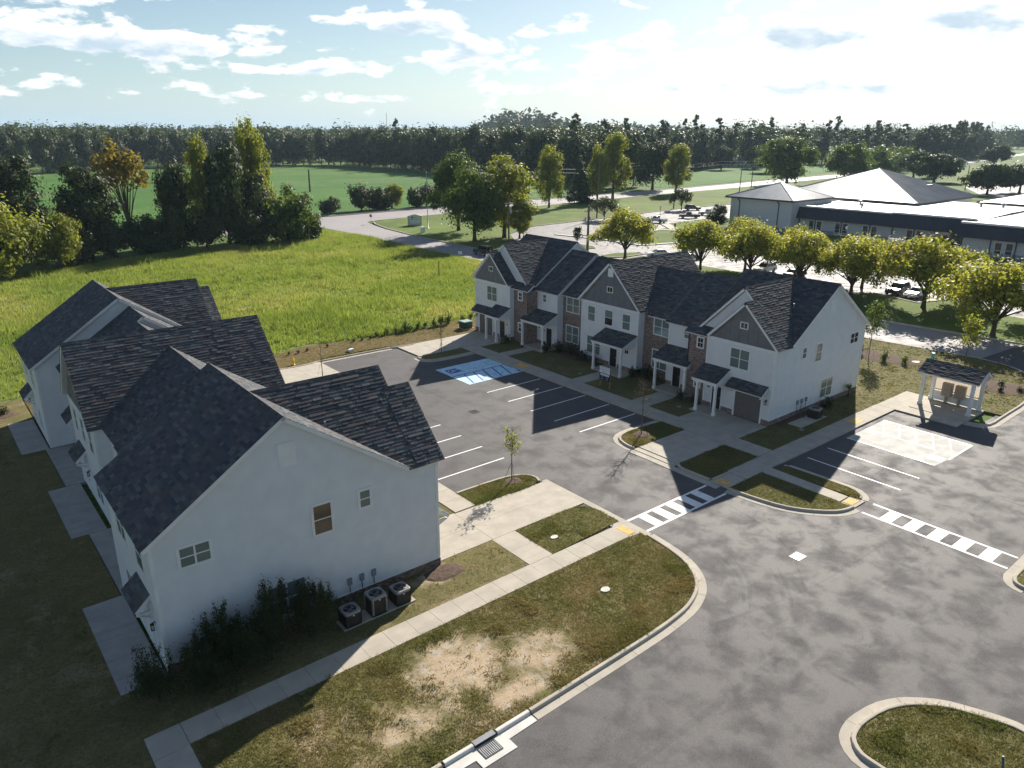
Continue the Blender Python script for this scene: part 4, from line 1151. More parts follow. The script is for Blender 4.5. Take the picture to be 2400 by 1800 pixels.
sheet('corner_lawn', [(92.6, 124), (92.9, 150), (94.6, 165), (96.9, 175), (99, 179.6), (104, 182.6), (123, 185.4), (160, 186.8), (191, 189.6), (221, 193.7), (277, 196.7), (300, 199), (300, 190), (232, 152), (190, 153.4), (158, 149.6), (126, 146.9), (112.5, 139), (105.5, 128.5), (104.5, 118), (97, 117.0)], .03, MAT['green_lawn'], .2)
sheet('school_car_park', [(96.9, 117.1), (104.4, 118), (105.4, 128.4), (112.4, 138.9), (125.9, 146.8), (158, 149.5), (190, 153.3), (232, 151.9), (232, 128), (160, 104), (160, 18), (112, 18), (112, 34), (117, 39.5), (117, 42.5), (110.5, 44.6), (112.4, 51.8), (110, 53.8), (112, 60), (112, 97), (97, 97)], -.06, MAT['asphalt_old'])
sheet('verge_lawn', [(97.8, 20), (97.6, 27.5), (96.2, 43), (94.2, 70), (92.6, 97), (92.4, 116.9), (96.9, 116.9), (97, 97.2), (111.8, 97.2), (111.8, 60), (109.8, 53.9), (112.2, 51.7), (110.3, 44.5), (116.7, 42.4), (116.7, 39.6), (111.8, 34), (111.8, 20)], .03, MAT['green_lawn'], .2)
sheet('island_lawn', [(105.1, 100.3), (109, 98.6), (113.9, 98.8), (114.7, 100.9), (110, 103), (106, 102.6)], .05, MAT['green_lawn'], .2)
sheet('island_lawn', [(108.2, 111), (111.9, 110.1), (113.6, 112.5), (113.1, 117.6), (109.5, 116.5)], .05, MAT['green_lawn'], .2)
sheet('entrance_lawn', [(123.2, 106.9), (131, 104.9), (145, 101), (166, 97), (166, 116.5), (182, 116.5), (182, 130.4), (159, 129.6), (152, 122.8), (124, 126.5)], .03, MAT['green_lawn'], .2)
sheet('foundation_bed', [(160.3, 18), (170, 18), (170, 99), (166.1, 99), (166.1, 96.8), (160.3, 98)], .02, MAT['green_lawn'], .2)
sheet('far_grass', [(300, 110), (345, 128), (420, 160), (520, 190), (640, 240), (640, 215), (560, 150), (420, 100), (330, 80)], -.09, MAT['green_lawn'])
sheet('far_car_park', [(290, 84), (330, 117), (372, 139), (560, 150), (560, 60), (290, 40)], -.08, MAT['asphalt_old'])
def bar(name, pts, w, z0, z1, mat, kind='structure'):
    b = MB(); p = [Vector(q) for q in pts]
    for a, c in zip(p, p[1:]):
        t = (c - a).normalized(); n = Vector((-t.y, t.x)) * w / 2
        b.prism([tuple(a + n), tuple(a - n), tuple(c - n), tuple(c + n)], z0, z1)
    return b.build(name, MAT[mat], kind=kind)
bar('footpath', [(158.2, 129.8), (170, 130.2), (182, 130.9)], 1.6, -.1, .1, 'concrete')
bar('footpath', [(157.5, 130.2), (147.4, 117.2)], 2.4, -.1, .11, 'concrete')
bar('footpath', [(146.4, 122.4), (149, 117.5), (147.2, 112.6), (166, 101)], 1.6, -.1, .105, 'concrete')
bar('kerb', [(120.0, 131.4), (122.4, 119.8), (122.6, 107.0), (131.2, 104.7), (160.2, 97.5)], .9, -.1, .12, 'concrete_new')
bar('kerb', [(121, 121.4), (146.4, 122.2)], 1.2, -.1, .1, 'concrete_new')
bar('kerb', [(126.3, 146.8), (158.3, 149.4), (190.6, 153.2), (232, 152.0)], .35, -.1, .11, 'concrete')
bar('kerb', [(92.2, 117), (92.2, 126), (92.8, 149), (94.5, 165), (96.8, 175), (99, 180)], .3, -.1, .13, 'concrete')
bar('kerb', [(97.6, 27.5), (96.1, 43), (94.1, 70), (92.6, 97)], .3, -.1, .12, 'concrete')
bar('kerb', [(87.5, 28), (86.2, 38), (85.1, 70), (83.8, 110), (83.4, 141)], .3, -.1, .08, 'concrete')
bar('kerb', [(105.1, 100.2), (109, 98.4), (114, 98.7), (114.9, 101)], .3, -.1, .12, 'concrete')
bar('kerb', [(117, 42.5), (110.5, 44.6), (112.4, 51.8)], .3, -.1, .12, 'concrete')
bar('kerb', [(95.4, 199.6), (134, 202.7), (178, 205.5), (220, 207.3), (266, 210.5), (345, 219.9)], .5, -.1, .12, 'concrete')
bar('sidewalk', [(60, 200.5), (96, 203), (134, 206.6)], 1.6, -.15, .0, 'concrete')
for x in (114.5, 117.2, 119.9, 122.6):
    pass
lotm = MB()
for i in range(18):
    y = 22 + i * 3.0
    lotm.box(112.6, y, -.056, 117.6, y + .1, -.053); lotm.box(128.5, y, -.056, 138.5, y + .1, -.053)
for i in range(14):
    y = 62 + i * 2.8
    lotm.box(113, y, -.056, 118, y + .1, -.053); lotm.box(131, y, -.056, 141, y + .1, -.053)
lotm.build('parking_lines', MAT['paint'], kind='structure')

# ================================================================== THE LOW SCHOOL BUILDING
MAT['white_brick'] = brick_mat('painted_brick', [(0, (.62, .62, .62)), (.35, (.66, .66, .66)), (.7, (.69, .69, .69)), (1, (.72, .72, .71))], (.58, .58, .58))
MAT['grey_base'] = brick_mat('grey_brick', [(0, (.27, .28, .30)), (.35, (.30, .31, .33)), (.7, (.33, .34, .36)), (1, (.36, .37, .38))], (.3, .3, .31))
MAT['metal_roof'] = plain('standing_seam_roof', (.30, .315, .33), .32, .5, .10, .25, metal=.55)
MAT['metal_pale'] = plain('white_metal_roof', (.52, .53, .54), .42, .5, .06, .3, metal=.15)
MAT['mansard'] = plain('dark_metal_fascia', (.030, .034, .046), .4, .5, .08, .5)
MAT['dark_trim'] = plain('dark_trim', (.028, .028, .034), .45, .5, .1)
MAT['school_glass'] = glass_mat('school_glass', (.035, .036, .036), .08, .6)
school = empty('school_building', (166.3, 99, 0), 0, 'low white brick school building with dark fascia and metal hip roofs', 'building')
SX, SY = 166.3, 99.0
def sb(): return MB(lambda x, y, z: (x - SX, y - SY, z))
def seams(b, e0, e1, apex, n, mi=0, r=.045, half=True):
    """raised seams running up a triangular hip face"""
    e0, e1, ap = Vector(e0), Vector(e1), Vector(apex)
    for i in range(1, n):
        p = e0.lerp(e1, i / n); k = min(i, n - i) / (n / 2)
        up = (ap - e0.lerp(e1, .5)); q = p + up * k
        b.tube([p, q], r, 4, mi, False)
def hip(name, x0, y0, x1, y1, ze, za, mat, nseam, over=1.0, trimmat='dark_trim'):
    b = sb(); cx, cy = (x0 + x1) / 2, (y0 + y1) / 2
    C = [(x0, y0, ze), (x1, y0, ze), (x1, y1, ze), (x0, y1, ze)]
    b.add(C + [(cx, cy, za)], ((0, 1, 4), (1, 2, 4), (2, 3, 4), (3, 0, 4)))
    r = b.build(name, MAT[mat], school)
    m = sb()
    for i in range(4): seams(m, C[i], C[(i + 1) % 4], (cx, cy, za), nseam, r=.05)
    for c in C: m.tube([c, (cx, cy, za)], .10, 5, 0, False)
    m.build('roof_seams', MAT[mat], r, kind='stuff')
    f = sb()
    for a, c in zip(C, C[1:] + C[:1]):
        a, c = Vector(a), Vector(c); t = (c - a).normalized(); n = Vector((t.y, -t.x, 0)) * .12
        f.add([tuple(a + n + Vector((0, 0, .03))), tuple(c + n + Vector((0, 0, .03))), tuple(c + n - Vector((0, 0, .35))), tuple(a + n - Vector((0, 0, .35))), tuple(a), tuple(c), tuple(c - Vector((0, 0, .35))), tuple(a - Vector((0, 0, .35)))],
              ((0, 1, 2, 3), (0, 4, 5, 1), (3, 2, 6, 7), (4, 7, 6, 5), (0, 3, 7, 4), (1, 5, 6, 2)))
    f.build('gutter', MAT[trimmat], r)
    s = sb(); s.box(x0, y0, ze - .3, x1, y1, ze - .2); s.build('soffit', MAT['trim'], r)
    return r
b = sb(); b.box(166.3, 99, .95, 184.5, 116.2, 7.3); b.build('wall', MAT['white_brick'], school)
b = sb(); b.box(166.22, 98.92, -.2, 184.6, 116.28, .95); b.build('wall_base', MAT['grey_base'], school)
hip('hip_roof', 165.2, 98.3, 183.6, 117.3, 7.55, 11.0, 'metal_roof', 38)
b = sb(); b.box(189.5, 81, 0, 223, 117, 6.9); b.build('wall', MAT['white_brick'], school)
hip('hip_roof', 188.4, 80.0, 224.4, 118.2, 7.05, 13.9, 'metal_roof', 76)
b = sb(); b.box(207, 47, 0, 231, 72.5, 6.8); b.build('wall', MAT['white_brick'], school)
hip('hip_roof', 205.9, 46, 232, 73.5, 7.0, 10.6, 'metal_pale', 54)
# flat wings
for (x0, y0, x1, y1) in ((170, 60, 224, 99), (163.7, 14, 230, 60)):
    b = sb(); b.box(x0, y0, .95, x1, y1, 3.6); b.build('wall', MAT['white_brick'], school)
    b = sb(); b.box(x0 - .06, y0, -.2, x1, y1, .95); b.build('wall_base', MAT['grey_base'], school)
def fascia(x, y0, y1, z0=3.42, z1=6.05, lean=1.1):
    b = sb(); b.add([(x - 1.6, y0, z0), (x - 1.6, y1, z0), (x - 1.6 + lean, y1, z1), (x - 1.6 + lean, y0, z1), (x + 1, y0, z0), (x + 1, y1, z0), (x + 1, y1, z1), (x + 1, y0, z1)],
          ((0, 1, 2, 3), (4, 7, 6, 5), (0, 4, 5, 1), (0, 3, 7, 4), (1, 5, 6, 2), (2, 6, 7, 3)))
    f = b.build('fascia', MAT['mansard'], school)
    m = sb(); n = int((y1 - y0) / .45)
    for i in range(n + 1):
        y = y0 + (y1 - y0) * i / n; m.tube([(x - 1.62, y, z0), (x - 1.62 + lean, y, z1)], .035, 4, 0, False)
    m.build('fascia_ribs', MAT['mansard'], f, kind='stuff')
    m = sb(); m.box(x - .75, y0 - .1, z1 - .02, x + .2, y1 + .1, z1 + .34); m.build('parapet_trim', MAT['trim'], f)
fascia(170, 76.5, 99.4); fascia(169.6, 60, 76.5, 3.42, 6.25); fascia(163.7, 14, 60.2, 3.5, 6.1)
for (x0, y0, x1, y1, z0, z1) in ((169.5, 60, 189.6, 99, 5.9, 6.5), (163.4, 14, 206, 60, 5.85, 6.3), (189, 60, 207, 81, 6.45, 6.55)):
    b = sb(); b.add([(x0, y0, z0), (x1, y0, z1), (x1, y1, z1), (x0, y1, z0)], ((0, 1, 2, 3),)); r = b.build('flat_roof', MAT['metal_pale'], school)
    m = sb(); n = int((x1 - x0) / .6) if False else int((y1 - y0) / .6)
    for i in range(n + 1):
        y = y0 + (y1 - y0) * i / n; m.tube([(x0, y, z0 + .02), (x1, y, z1 + .02)], .03, 4, 0, False)
    m.build('roof_seams', MAT['metal_pale'], r, kind='stuff')
for (x, ys) in ((170, (95.7, 93.7, 89.1, 87.25, 82.5, 80.5, 72.7, 70.75)), (163.7, (53.2, 51.3, 45.5, 43.5, 37.5, 35.5, 29, 27))):
    for y in ys:
        b = sb(); w = .55
        b.box(x - .07, y - w - .14, .35, x + .02, y - w, 2.9); b.box(x - .07, y + w, .35, x + .02, y + w + .14, 2.9); b.box(x - .1, y - w - .4, 2.9, x + .02, y + w + .4, 3.12); b.box(x - .08, y - w, .25, x + .02, y + w, .4); b.box(x - .05, y - .03 - w, 1.4, x, y + w, 1.47)
        f = b.build('window', MAT['trim'], school)
        m = sb(); m.box(x - .045, y - w, .4, x + .01, y + w, 2.9); m.build('pane', MAT['school_glass'], f)
b = sb(); b.box(169.9, 61, .1, 170.3, 66.8, 3.3); b.build('entry', MAT['school_glass'], school)
for (x, y, z1) in ((170, 100.2 - 1.4, 3.4), (170, 94.7, 3.4), (170, 88.2, 3.4), (170, 81.5, 3.4), (170, 76.5, 3.4), (170, 71.8, 3.4), (170, 67.6, 3.4), (163.7, 59.8, 3.4), (163.7, 54.6, 3.4), (163.7, 50.2, 3.4), (163.7, 41, 3.4), (163.7, 32, 3.4), (166.3, 113.5, 7), (166.3, 102.5, 7)):
    b = sb(); b.tube([(x - .12, y, 0), (x - .12, y, z1 - .6), (x - .12, y - .0, z1 - .5), (x - .9 if z1 > 5 else x - .3, y, z1 + .1)], .11, 6); b.build('downspout', MAT['dark_trim'], school)
for (x, y, z) in ((183, 91, 6.35), (196, 82, 6.5), (178, 88, 6.2), (199, 70, 6.5), (201, 66, 6.5)):
    b = sb(); b.lathe([(.25, 0), (.25, .5), (.55, .55), (.6, .8), (.3, 1.0)], (x, y, z), 10); b.build('roof_vent', MAT['steel'], school)
b = sb(); b.box(211, 87.5, 8.2, 213.5, 90, 10.0); b.build('roof_unit', MAT['dark_trim'], school)

# a house far behind the meadow, and roofs by the far road
def small_house(x, y, w, d, h, rz, label):
    t = empty('house', (x, y, 0), rz, label, 'house')
    b = MB(); b.box(-w / 2, -d / 2, -.2, w / 2, d / 2, h); b.build('wall', MAT['white_brick'], t)
    b = MB(); o = .7; k = h + d * .28
    b.add([(-w / 2 - o, -d / 2 - o, h), (w / 2 + o, -d / 2 - o, h), (w / 2 + o, d / 2 + o, h), (-w / 2 - o, d / 2 + o, h), (-w / 2 + d * .45, 0, k), (w / 2 - d * .45, 0, k)], ((0, 1, 5, 4), (1, 2, 5), (2, 3, 4, 5), (3, 0, 4), (3, 2, 1, 0)))
    b.build('roof', MAT['shingle_plain'], t)
    n = 6
    for i in range(n):
        u = -w / 2 + w * (i + .5) / n
        m = MB(); m.box(u - .5, -d / 2 - .06, .9, u + .5, -d / 2 + .02, 2.3); f = m.build('window', MAT['trim'], t)
        m = MB(); m.box(u - .42, -d / 2 - .075, .98, u + .42, -d / 2 - .03, 2.22); m.build('pane', MAT['school_glass'], f)
    return t
MAT['shingle_plain'] = plain('far_shingle', (.10, .105, .115), .9, .2, .12, .6)
small_house(455, 311, 26, 12, 3.0, R(-62), 'long low house with a grey hip roof beyond the far meadow')
small_house(600, 236, 18, 10, 3.2, R(-70), 'small pale house beside the far road under the trees')

# ================================================================== STREET FURNITURE FAR AND NEAR
def pole(x, y, h, arms=1, lean=0.0, label='', r=.17, transformer=False, light=False, name='utility_pole'):
    t = empty(name, (x, y, 0), rnd.uniform(0, .4), label, 'utility pole', 'wooden utility poles')
    b = MB(); b.tube([(0, 0, -.5), (lean, 0, h)], [r * 1.15, r * .75], 8); b.build('shaft', MAT['pole_wood'], t)
    if arms:
        m = MB(); m.box(lean - 1.25, -.06, h - 1.15, lean + 1.25, .06, h - 1.0); c = m.build('crossarm', MAT['steel'], t)
        for k in (-1.1, -.4, .4, 1.1):
            q = MB(); q.lathe([(.05, 0), (.07, .08), (.04, .12), (.06, .2), (.02, .24)], (lean + k, 0, h - 1.0), 6); q.build('insulator', MAT['plastic_grey'], c)
    if arms > 1:
        for k in (-.75, .2, .75):
            q = MB(); q.lathe([(.02, -.5), (.14, -.46), (.14, .05), (.03, .12)], (lean + k, .2, h - 2.3), 8); q.build('cutout', MAT['plastic_grey'], t)
        m = MB(); m.box(lean - .9, .1, h - 2.1, lean + .9, .2, h - 2.0); m.build('bracket', MAT['steel'], t)
    if transformer:
        m = MB(); m.lathe([(.05, 0), (.28, .05), (.28, .85), (.2, .95), (.06, 1.0)], (.45, 0, h - 3.2), 12); m.build('transformer', MAT['steel'], t)
        m = MB(); m.tube([(0, 0, h - 2.9), (1.6, -.6, h - 2.7)], .04, 6); m.box(1.4, -.75, h - 2.8, 2.1, -.45, h - 2.65); m.build('street_light', MAT['steel'], t)
    if light:
        m = MB(); m.tube([(lean, 0, h - .3), (lean + 1.4, -.8, h + .2)], .04, 6); m.box(lean + 1.3, -1.0, h + .12, lean + 2.0, -.7, h + .26); m.build('street_light', MAT['steel'], t)
    return t
pole(101.4, 125.7, 9.6, 1, 0, 'wooden utility pole with a grey transformer among the big pale green trees', transformer=True)
pole(106.2, 106.7, 9.2, 2, 0, 'utility pole with crossarm standing in front of the rounded yellow tree', .24)
pole(152.6, 150.1, 15.5, 0, .3, 'tall plain pole beside the small tree at the car park edge')
pole(190.5, 154, 13, 0, .5, 'leaning pole beside the small grey-green tree and parked vehicles')
pole(268.4, 184, 11, 0, .5, 'street light pole by the far road left of the small hip roof', light=True)
pole(289.2, 192.6, 10, 1, .2, 'short pole with crossarm by the far road, right of the street light pole')
pole(351.5, 131, 10, 0, .8, 'leaning wooden pole at the far car park behind the big metal roof')
pole(363, 118, 12, 0, 0, 'pole with a street lamp arm among the far oaks', light=True)
pole(130.7, 287.7, 8.5, 0, .1, 'lone dark post standing in the far green meadow', .35)
pole(68.4, 103.2, 2.7, 0, 0, 'short weathered post with a bent wire standing in the tall grass', .09, name='marker_post')
def wires(pts, sag=.9, r=.028, label=''):
    b = MB()
    for a, c in zip(pts, pts[1:]):
        a, c = Vector(a), Vector(c)
        b.tube([a.lerp(c, i / 10) - Vector((0, 0, sag * 4 * (i / 10) * (1 - i / 10))) for i in range(11)], r, 4)
    return b.build('power_line', MAT['steel'], None, label, 'power line', 'power lines')
for dz, k in ((0, 'upper'), (-1.3, 'lower')):
    wires([(40, 200, 9.5 + dz), (103, 207, 9 + dz), (152.6, 208, 10 + dz), (190.5, 209, 10 + dz), (240, 212, 10 + dz), (300, 217, 10 + dz), (400, 228, 10 + dz)], .7, .03, k + ' wire strung along the main road past the tree belt')
wires([(101.4, 125.7, 8.6), (106.2, 106.7, 8.2), (113, 70, 8.2), (120, 20, 8.2)], .6, .02, 'wire running from the transformer pole over the yellow trees')

def globe_lamp(x, y, h, label):
    t = empty('street_lamp', (x, y, 0), 0, label, 'street lamp', 'globe lamp posts')
    b = MB(); b.lathe([(.16, 0), (.16, .3), (.07, .5), (.055, h - .8), (.10, h - .75), (.14, h - .6)], (0, 0, 0), 10); b.build('post', MAT['black'], t)
    m = MB(); m.lathe([(.10, h - .6), (.27, h - .42), (.30, h - .25), (.2, h - .02), (.06, h + .1), (.01, h + .16)], (0, 0, 0), 12); m.build('lamp_globe', MAT['globe'], t, smooth=True)
MAT['globe'] = plain('white_globe', (.85, .85, .83), .25, .5, .02)
globe_lamp(155.9, 130.3, 4.6, 'globe lamp post beside the white utility truck')
globe_lamp(166.0 - 2, 106, 3.6, 'globe lamp post against the blank white school wall')
globe_lamp(161.5, 82.5, 3.4, 'globe lamp post in front of the school windows')
globe_lamp(111, 132.2, 5.1, 'globe lamp post by the trees at the car park entrance')

# flagpole with its flag hanging
fp = empty('flagpole', (102.8, 159.4, 0), 0, 'tall white flagpole near the entrance sign', 'flagpole')
b = MB(); b.lathe([(.3, 0), (.3, .12), (.09, .15), (.075, 6), (.045, 13.3), (.02, 13.35)], (0, 0, 0), 10); b.build('pole_shaft', MAT['steel'], fp, smooth=True)
b = MB(); b.lathe([(.01, 13.3), (.1, 13.36), (.13, 13.46), (.1, 13.56), (.01, 13.62)], (0, 0, 0), 10); b.build('finial', MAT['globe'], fp, smooth=True)
MAT['flag_red'] = plain('flag_red', (.55, .03, .06), .7, .2, .1); MAT['flag_white'] = plain('flag_white', (.75, .75, .75), .7, .2, .05); MAT['flag_blue'] = plain('flag_blue', (.02, .03, .14), .7, .2, .1)
def flag():
    b = MB(); n, k = 14, 26
    def P(i, j):         # i down the hoist (0..n stripes), j along the fly; cloth hangs limp
        a = i / n; t = j / k
        x = .08 + .16 * a + t * (.25 + .75 * a) * 1.0 + .10 * math.sin(t * 9 + a * 2)
        y = .16 * math.sin(t * 7 + a * 3) + .1 * math.sin(t * 15)
        z = 11.9 - a * 1.7 - t * (1.9 + .4 * math.sin(a * 3))
        return (x * .72, y, z)
    for i in range(13):
        for j in range(k):
            mi = 2 if (i < 7 and j < k * .4) else (0 if i % 2 == 0 else 1)
            a0, a1 = i * n / 13, (i + 1) * n / 13
            b.quad(P(a0, j), P(a0, j + 1), P(a1, j + 1), P(a1, j), mi)
    o = b.build('flag', [MAT['flag_red'], MAT['flag_white'], MAT['flag_blue']], None, 'limp striped red and white flag with dark blue corner on the flagpole', 'flag', smooth=True, loc=(102.8, 159.4, 0))
    o.rotation_euler = (0, 0, R(-40))
flag()

def text_mesh(txt, size, mat, name='lettering', depth=.01, mirror=False, align='CENTER'):
    cu = bpy.data.curves.new(name, 'FONT'); cu.body = txt; cu.size = size; cu.extrude = depth; cu.align_x = align; cu.align_y = 'CENTER'
    o = bpy.data.objects.new(name, cu); COL.objects.link(o)
    dg = bpy.context.evaluated_depsgraph_get()
    me = bpy.data.meshes.new_from_object(o.evaluated_get(dg))
    bpy.data.objects.remove(o)
    me.name = name
    if mirror:
        for v in me.vertices: v.co.x = -v.co.x
    me.materials.clear(); me.materials.append(mat)
    q = bpy.data.objects.new(name, me); COL.objects.link(q)
    return q
def place_text(q, parent, loc, face, mirror=False):
    """face = unit vector the lettering looks towards (horizontal)"""
    f = Vector(face).normalized(); x = Vector((0, 0, 1)).cross(f)
    M = Matrix((( x.x, 0, f.x), (x.y, 0, f.y), (x.z, 1, f.z)))
    q.rotation_mode = 'QUATERNION'; q.rotation_quaternion = M.to_quaternion(); q.location = loc
    adopt(q, parent); return q

# entrance sign by the corner
MAT['sign_blue'] = plain('sign_blue', (.015, .045, .16), .5, .4, .05); MAT['sign_white'] = plain('sign_white', (.74, .78, .80), .5, .4, .03)
sg = empty('entrance_sign', (103.6, 166.8, 0), R(-30), 'white entrance sign with arched stone frame and blue lettering', 'sign')
b = MB()
for s_ in (-1, 1): b.box(s_ * 1.55 - .22, -.3, -.1, s_ * 1.55 + .22, .3, 2.3)
b.box(-1.35, -.25, -.1, 1.35, .25, .45)
b.build('pillar', MAT['stone'], sg)
b = MB(); n = 14; up = []; lo = []
for i in range(n + 1):
    x = -1.95 + 3.9 * i / n; z = 2.3 + .42 * math.cos(x / 1.95 * math.pi / 2) ** 2
    up.append((x, z + .14)); lo.append((x, z))
for i in range(n):
    b.add([(lo[i][0], -.38, lo[i][1]), (lo[i + 1][0], -.38, lo[i + 1][1]), (up[i + 1][0], -.38, up[i + 1][1]), (up[i][0], -.38, up[i][1]), (lo[i][0], .38, lo[i][1]), (lo[i + 1][0], .38, lo[i + 1][1]), (up[i + 1][0], .38, up[i + 1][1]), (up[i][0], .38, up[i][1])],
          ((0, 1, 2, 3), (7, 6, 5, 4), (3, 2, 6, 7), (0, 4, 5, 1)) + (((0, 3, 7, 4),) if i == 0 else ()) + (((1, 5, 6, 2),) if i == n - 1 else ()))
b.build('arched_cap', MAT['stone'], sg)
b = MB(); b.add([(-1.33, -.12, .45), (1.33, -.12, .45), (1.33, -.12, 2.4), (.7, -.12, 2.62), (0, -.12, 2.7), (-.7, -.12, 2.62), (-1.33, -.12, 2.4)] + [(-1.33, .12, .45), (1.33, .12, .45), (1.33, .12, 2.4), (.7, .12, 2.62), (0, .12, 2.7), (-.7, .12, 2.62), (-1.33, .12, 2.4)],
    [tuple(range(7)), tuple(reversed(range(7, 14)))] + [(i, (i + 1) % 7, 7 + (i + 1) % 7, 7 + i) for i in range(7)])
face = b.build('sign_face', MAT['sign_white'], sg)
place_text(text_mesh('Brick', .42, MAT['sign_blue']), face, (.25, -.135, 2.0), (0, -1, 0))
place_text(text_mesh('Community Center', .30, MAT['sign_blue']), face, (0, -.135, 1.55), (0, -1, 0))
b = MB(); b.tube([(-.62, -.125, 2.02), (-.62, -.15, 2.02)], .24, 16); b.build('emblem', MAT['sign_blue'], face)
cab = empty('utility_cabinet', (97.3, 153.2, 0), R(20), 'small grey utility cabinet near the flagpole', 'cabinet')
b = MB(); b.box(-.45, -.35, -.05, .45, .35, 1.3); b.build('cabinet_body', MAT['sign_white'], cab); b = MB(); b.box(-.5, -.4, 1.3, .5, .4, 1.38); b.build('lid', MAT['sign_white'], cab)
# stop sign facing the side road
MAT['stop_red'] = plain('sign_red', (.45, .02, .03), .5, .4, .05)
st = empty('stop_sign', (96.9, 177.4, 0), R(-45), 'red octagonal stop sign at the road junction', 'road sign')
b = MB(); b.tube([(0, 0, -.1), (0, 0, 2.2)], .035, 6); b.build('post', MAT['steel'], st)
oct_ = lambda r, y: [(r * math.cos(R(22.5 + 45 * i)), y, 2.0 + r * math.sin(R(22.5 + 45 * i))) for i in range(8)]
b = MB(); P = oct_(.42, -.04) + oct_(.42, -.07); b.add(P, [tuple(range(8)), tuple(reversed(range(8, 16)))] + [(i, (i + 1) % 8, 8 + (i + 1) % 8, 8 + i) for i in range(8)]); pl = b.build('plate', MAT['sign_white'], st)
b = MB(); P = oct_(.38, -.07) + oct_(.38, -.076); b.add(P, [tuple(range(8)), tuple(reversed(range(8, 16)))]); b.build('red_face', MAT['stop_red'], pl)
place_text(text_mesh('STOP', .26, MAT['sign_white'], depth=.003), pl, (0, -.082, 2.0), (0, -1, 0))
# little yard sign by the side road and white wayfinding sign at the school
b = MB(); b.box(-.4, -.02, .25, .4, .02, .85); ys = empty('yard_sign', (84.3, 119.6, 0), R(-50), 'small white yard sign on the grass by the side road', 'sign'); b.build('panel', MAT['sign_white'], ys)
b = MB(); b.tube([(-.35, 0, -.1), (-.35, 0, .85)], .012, 5); b.build('stake', MAT['steel'], ys); b = MB(); b.tube([(.35, 0, -.1), (.35, 0, .85)], .012, 5); b.build('stake', MAT['steel'], ys)
ws = empty('wayfinding_sign', (158.9, 70.4, 0), 0, 'white wayfinding sign on two posts in front of the school', 'sign')
for y in (-1.6, 1.6): b = MB(); b.box(-.09, y - .09, -.1, .09, y + .09, 2.5); b.lathe([(.14, 0), (.16, .1), (.02, .25)], (0, y, 2.5), 8); b.build('post', MAT['trim'], ws)
b = MB(); b.box(-.06, -1.5, 1.3, .06, 1.5, 2.3); wf = b.build('panel', MAT['trim'], ws)
place_text(text_mesh('Student', .5, MAT['sign_blue']), wf, (-.075, -.25, 1.85), (-1, 0, 0))
# ================================================================== VEGETATION
G0, G1 = (.018, .032, .011), (.050, .082, .022)
MAT['leaf_dark'] = leaf_mat('leaf_dark', [(0, (.020, .034, .012)), (.5, (.040, .060, .017)), (1, (.070, .096, .027))], .32)
MAT['leaf_forest'] = leaf_mat('leaf_forest', [(0, (.030, .048, .020)), (.5, (.050, .074, .026)), (1, (.088, .105, .036))], .30, hue=.06)
MAT['leaf_mid'] = leaf_mat('leaf_mid', [(0, (.045, .078, .018)), (.5, (.090, .135, .026)), (1, (.160, .205, .040))], .5)
MAT['leaf_yellowgreen'] = leaf_mat('leaf_yellowgreen', [(0, (.11, .135, .022)), (.5, (.21, .235, .036)), (1, (.33, .33, .055))], .55)
MAT['leaf_willow'] = leaf_mat('leaf_willow', [(0, (.13, .17, .035)), (.45, (.29, .31, .055)), (.8, (.43, .39, .07)), (1, (.50, .38, .08))], .55)
MAT['leaf_autumn'] = leaf_mat('leaf_autumn', [(0, (.13, .12, .025)), (.5, (.24, .19, .035)), (1, (.34, .22, .04))], .5)
MAT['leaf_grey'] = leaf_mat('leaf_greygreen', [(0, (.045, .055, .026)), (.5, (.085, .098, .045)), (1, (.14, .145, .07))], .35)
MAT['leaf_shrub'] = leaf_mat('leaf_shrub', [(0, (.016, .028, .009)), (.5, (.036, .055, .014)), (1, (.085, .095, .022))], .3)
MAT['grass_field'] = leaf_mat('grass_blades', [(0, (.13, .19, .04)), (.45, (.22, .28, .065)), (.8, (.32, .34, .11)), (1, (.42, .36, .19))], .5, .7)
MAT['grass_lawn'] = leaf_mat('lawn_blades', [(0, (.11, .13, .035)), (.45, (.17, .175, .055)), (.75, (.24, .195, .085)), (1, (.33, .245, .14))], .4, .8)

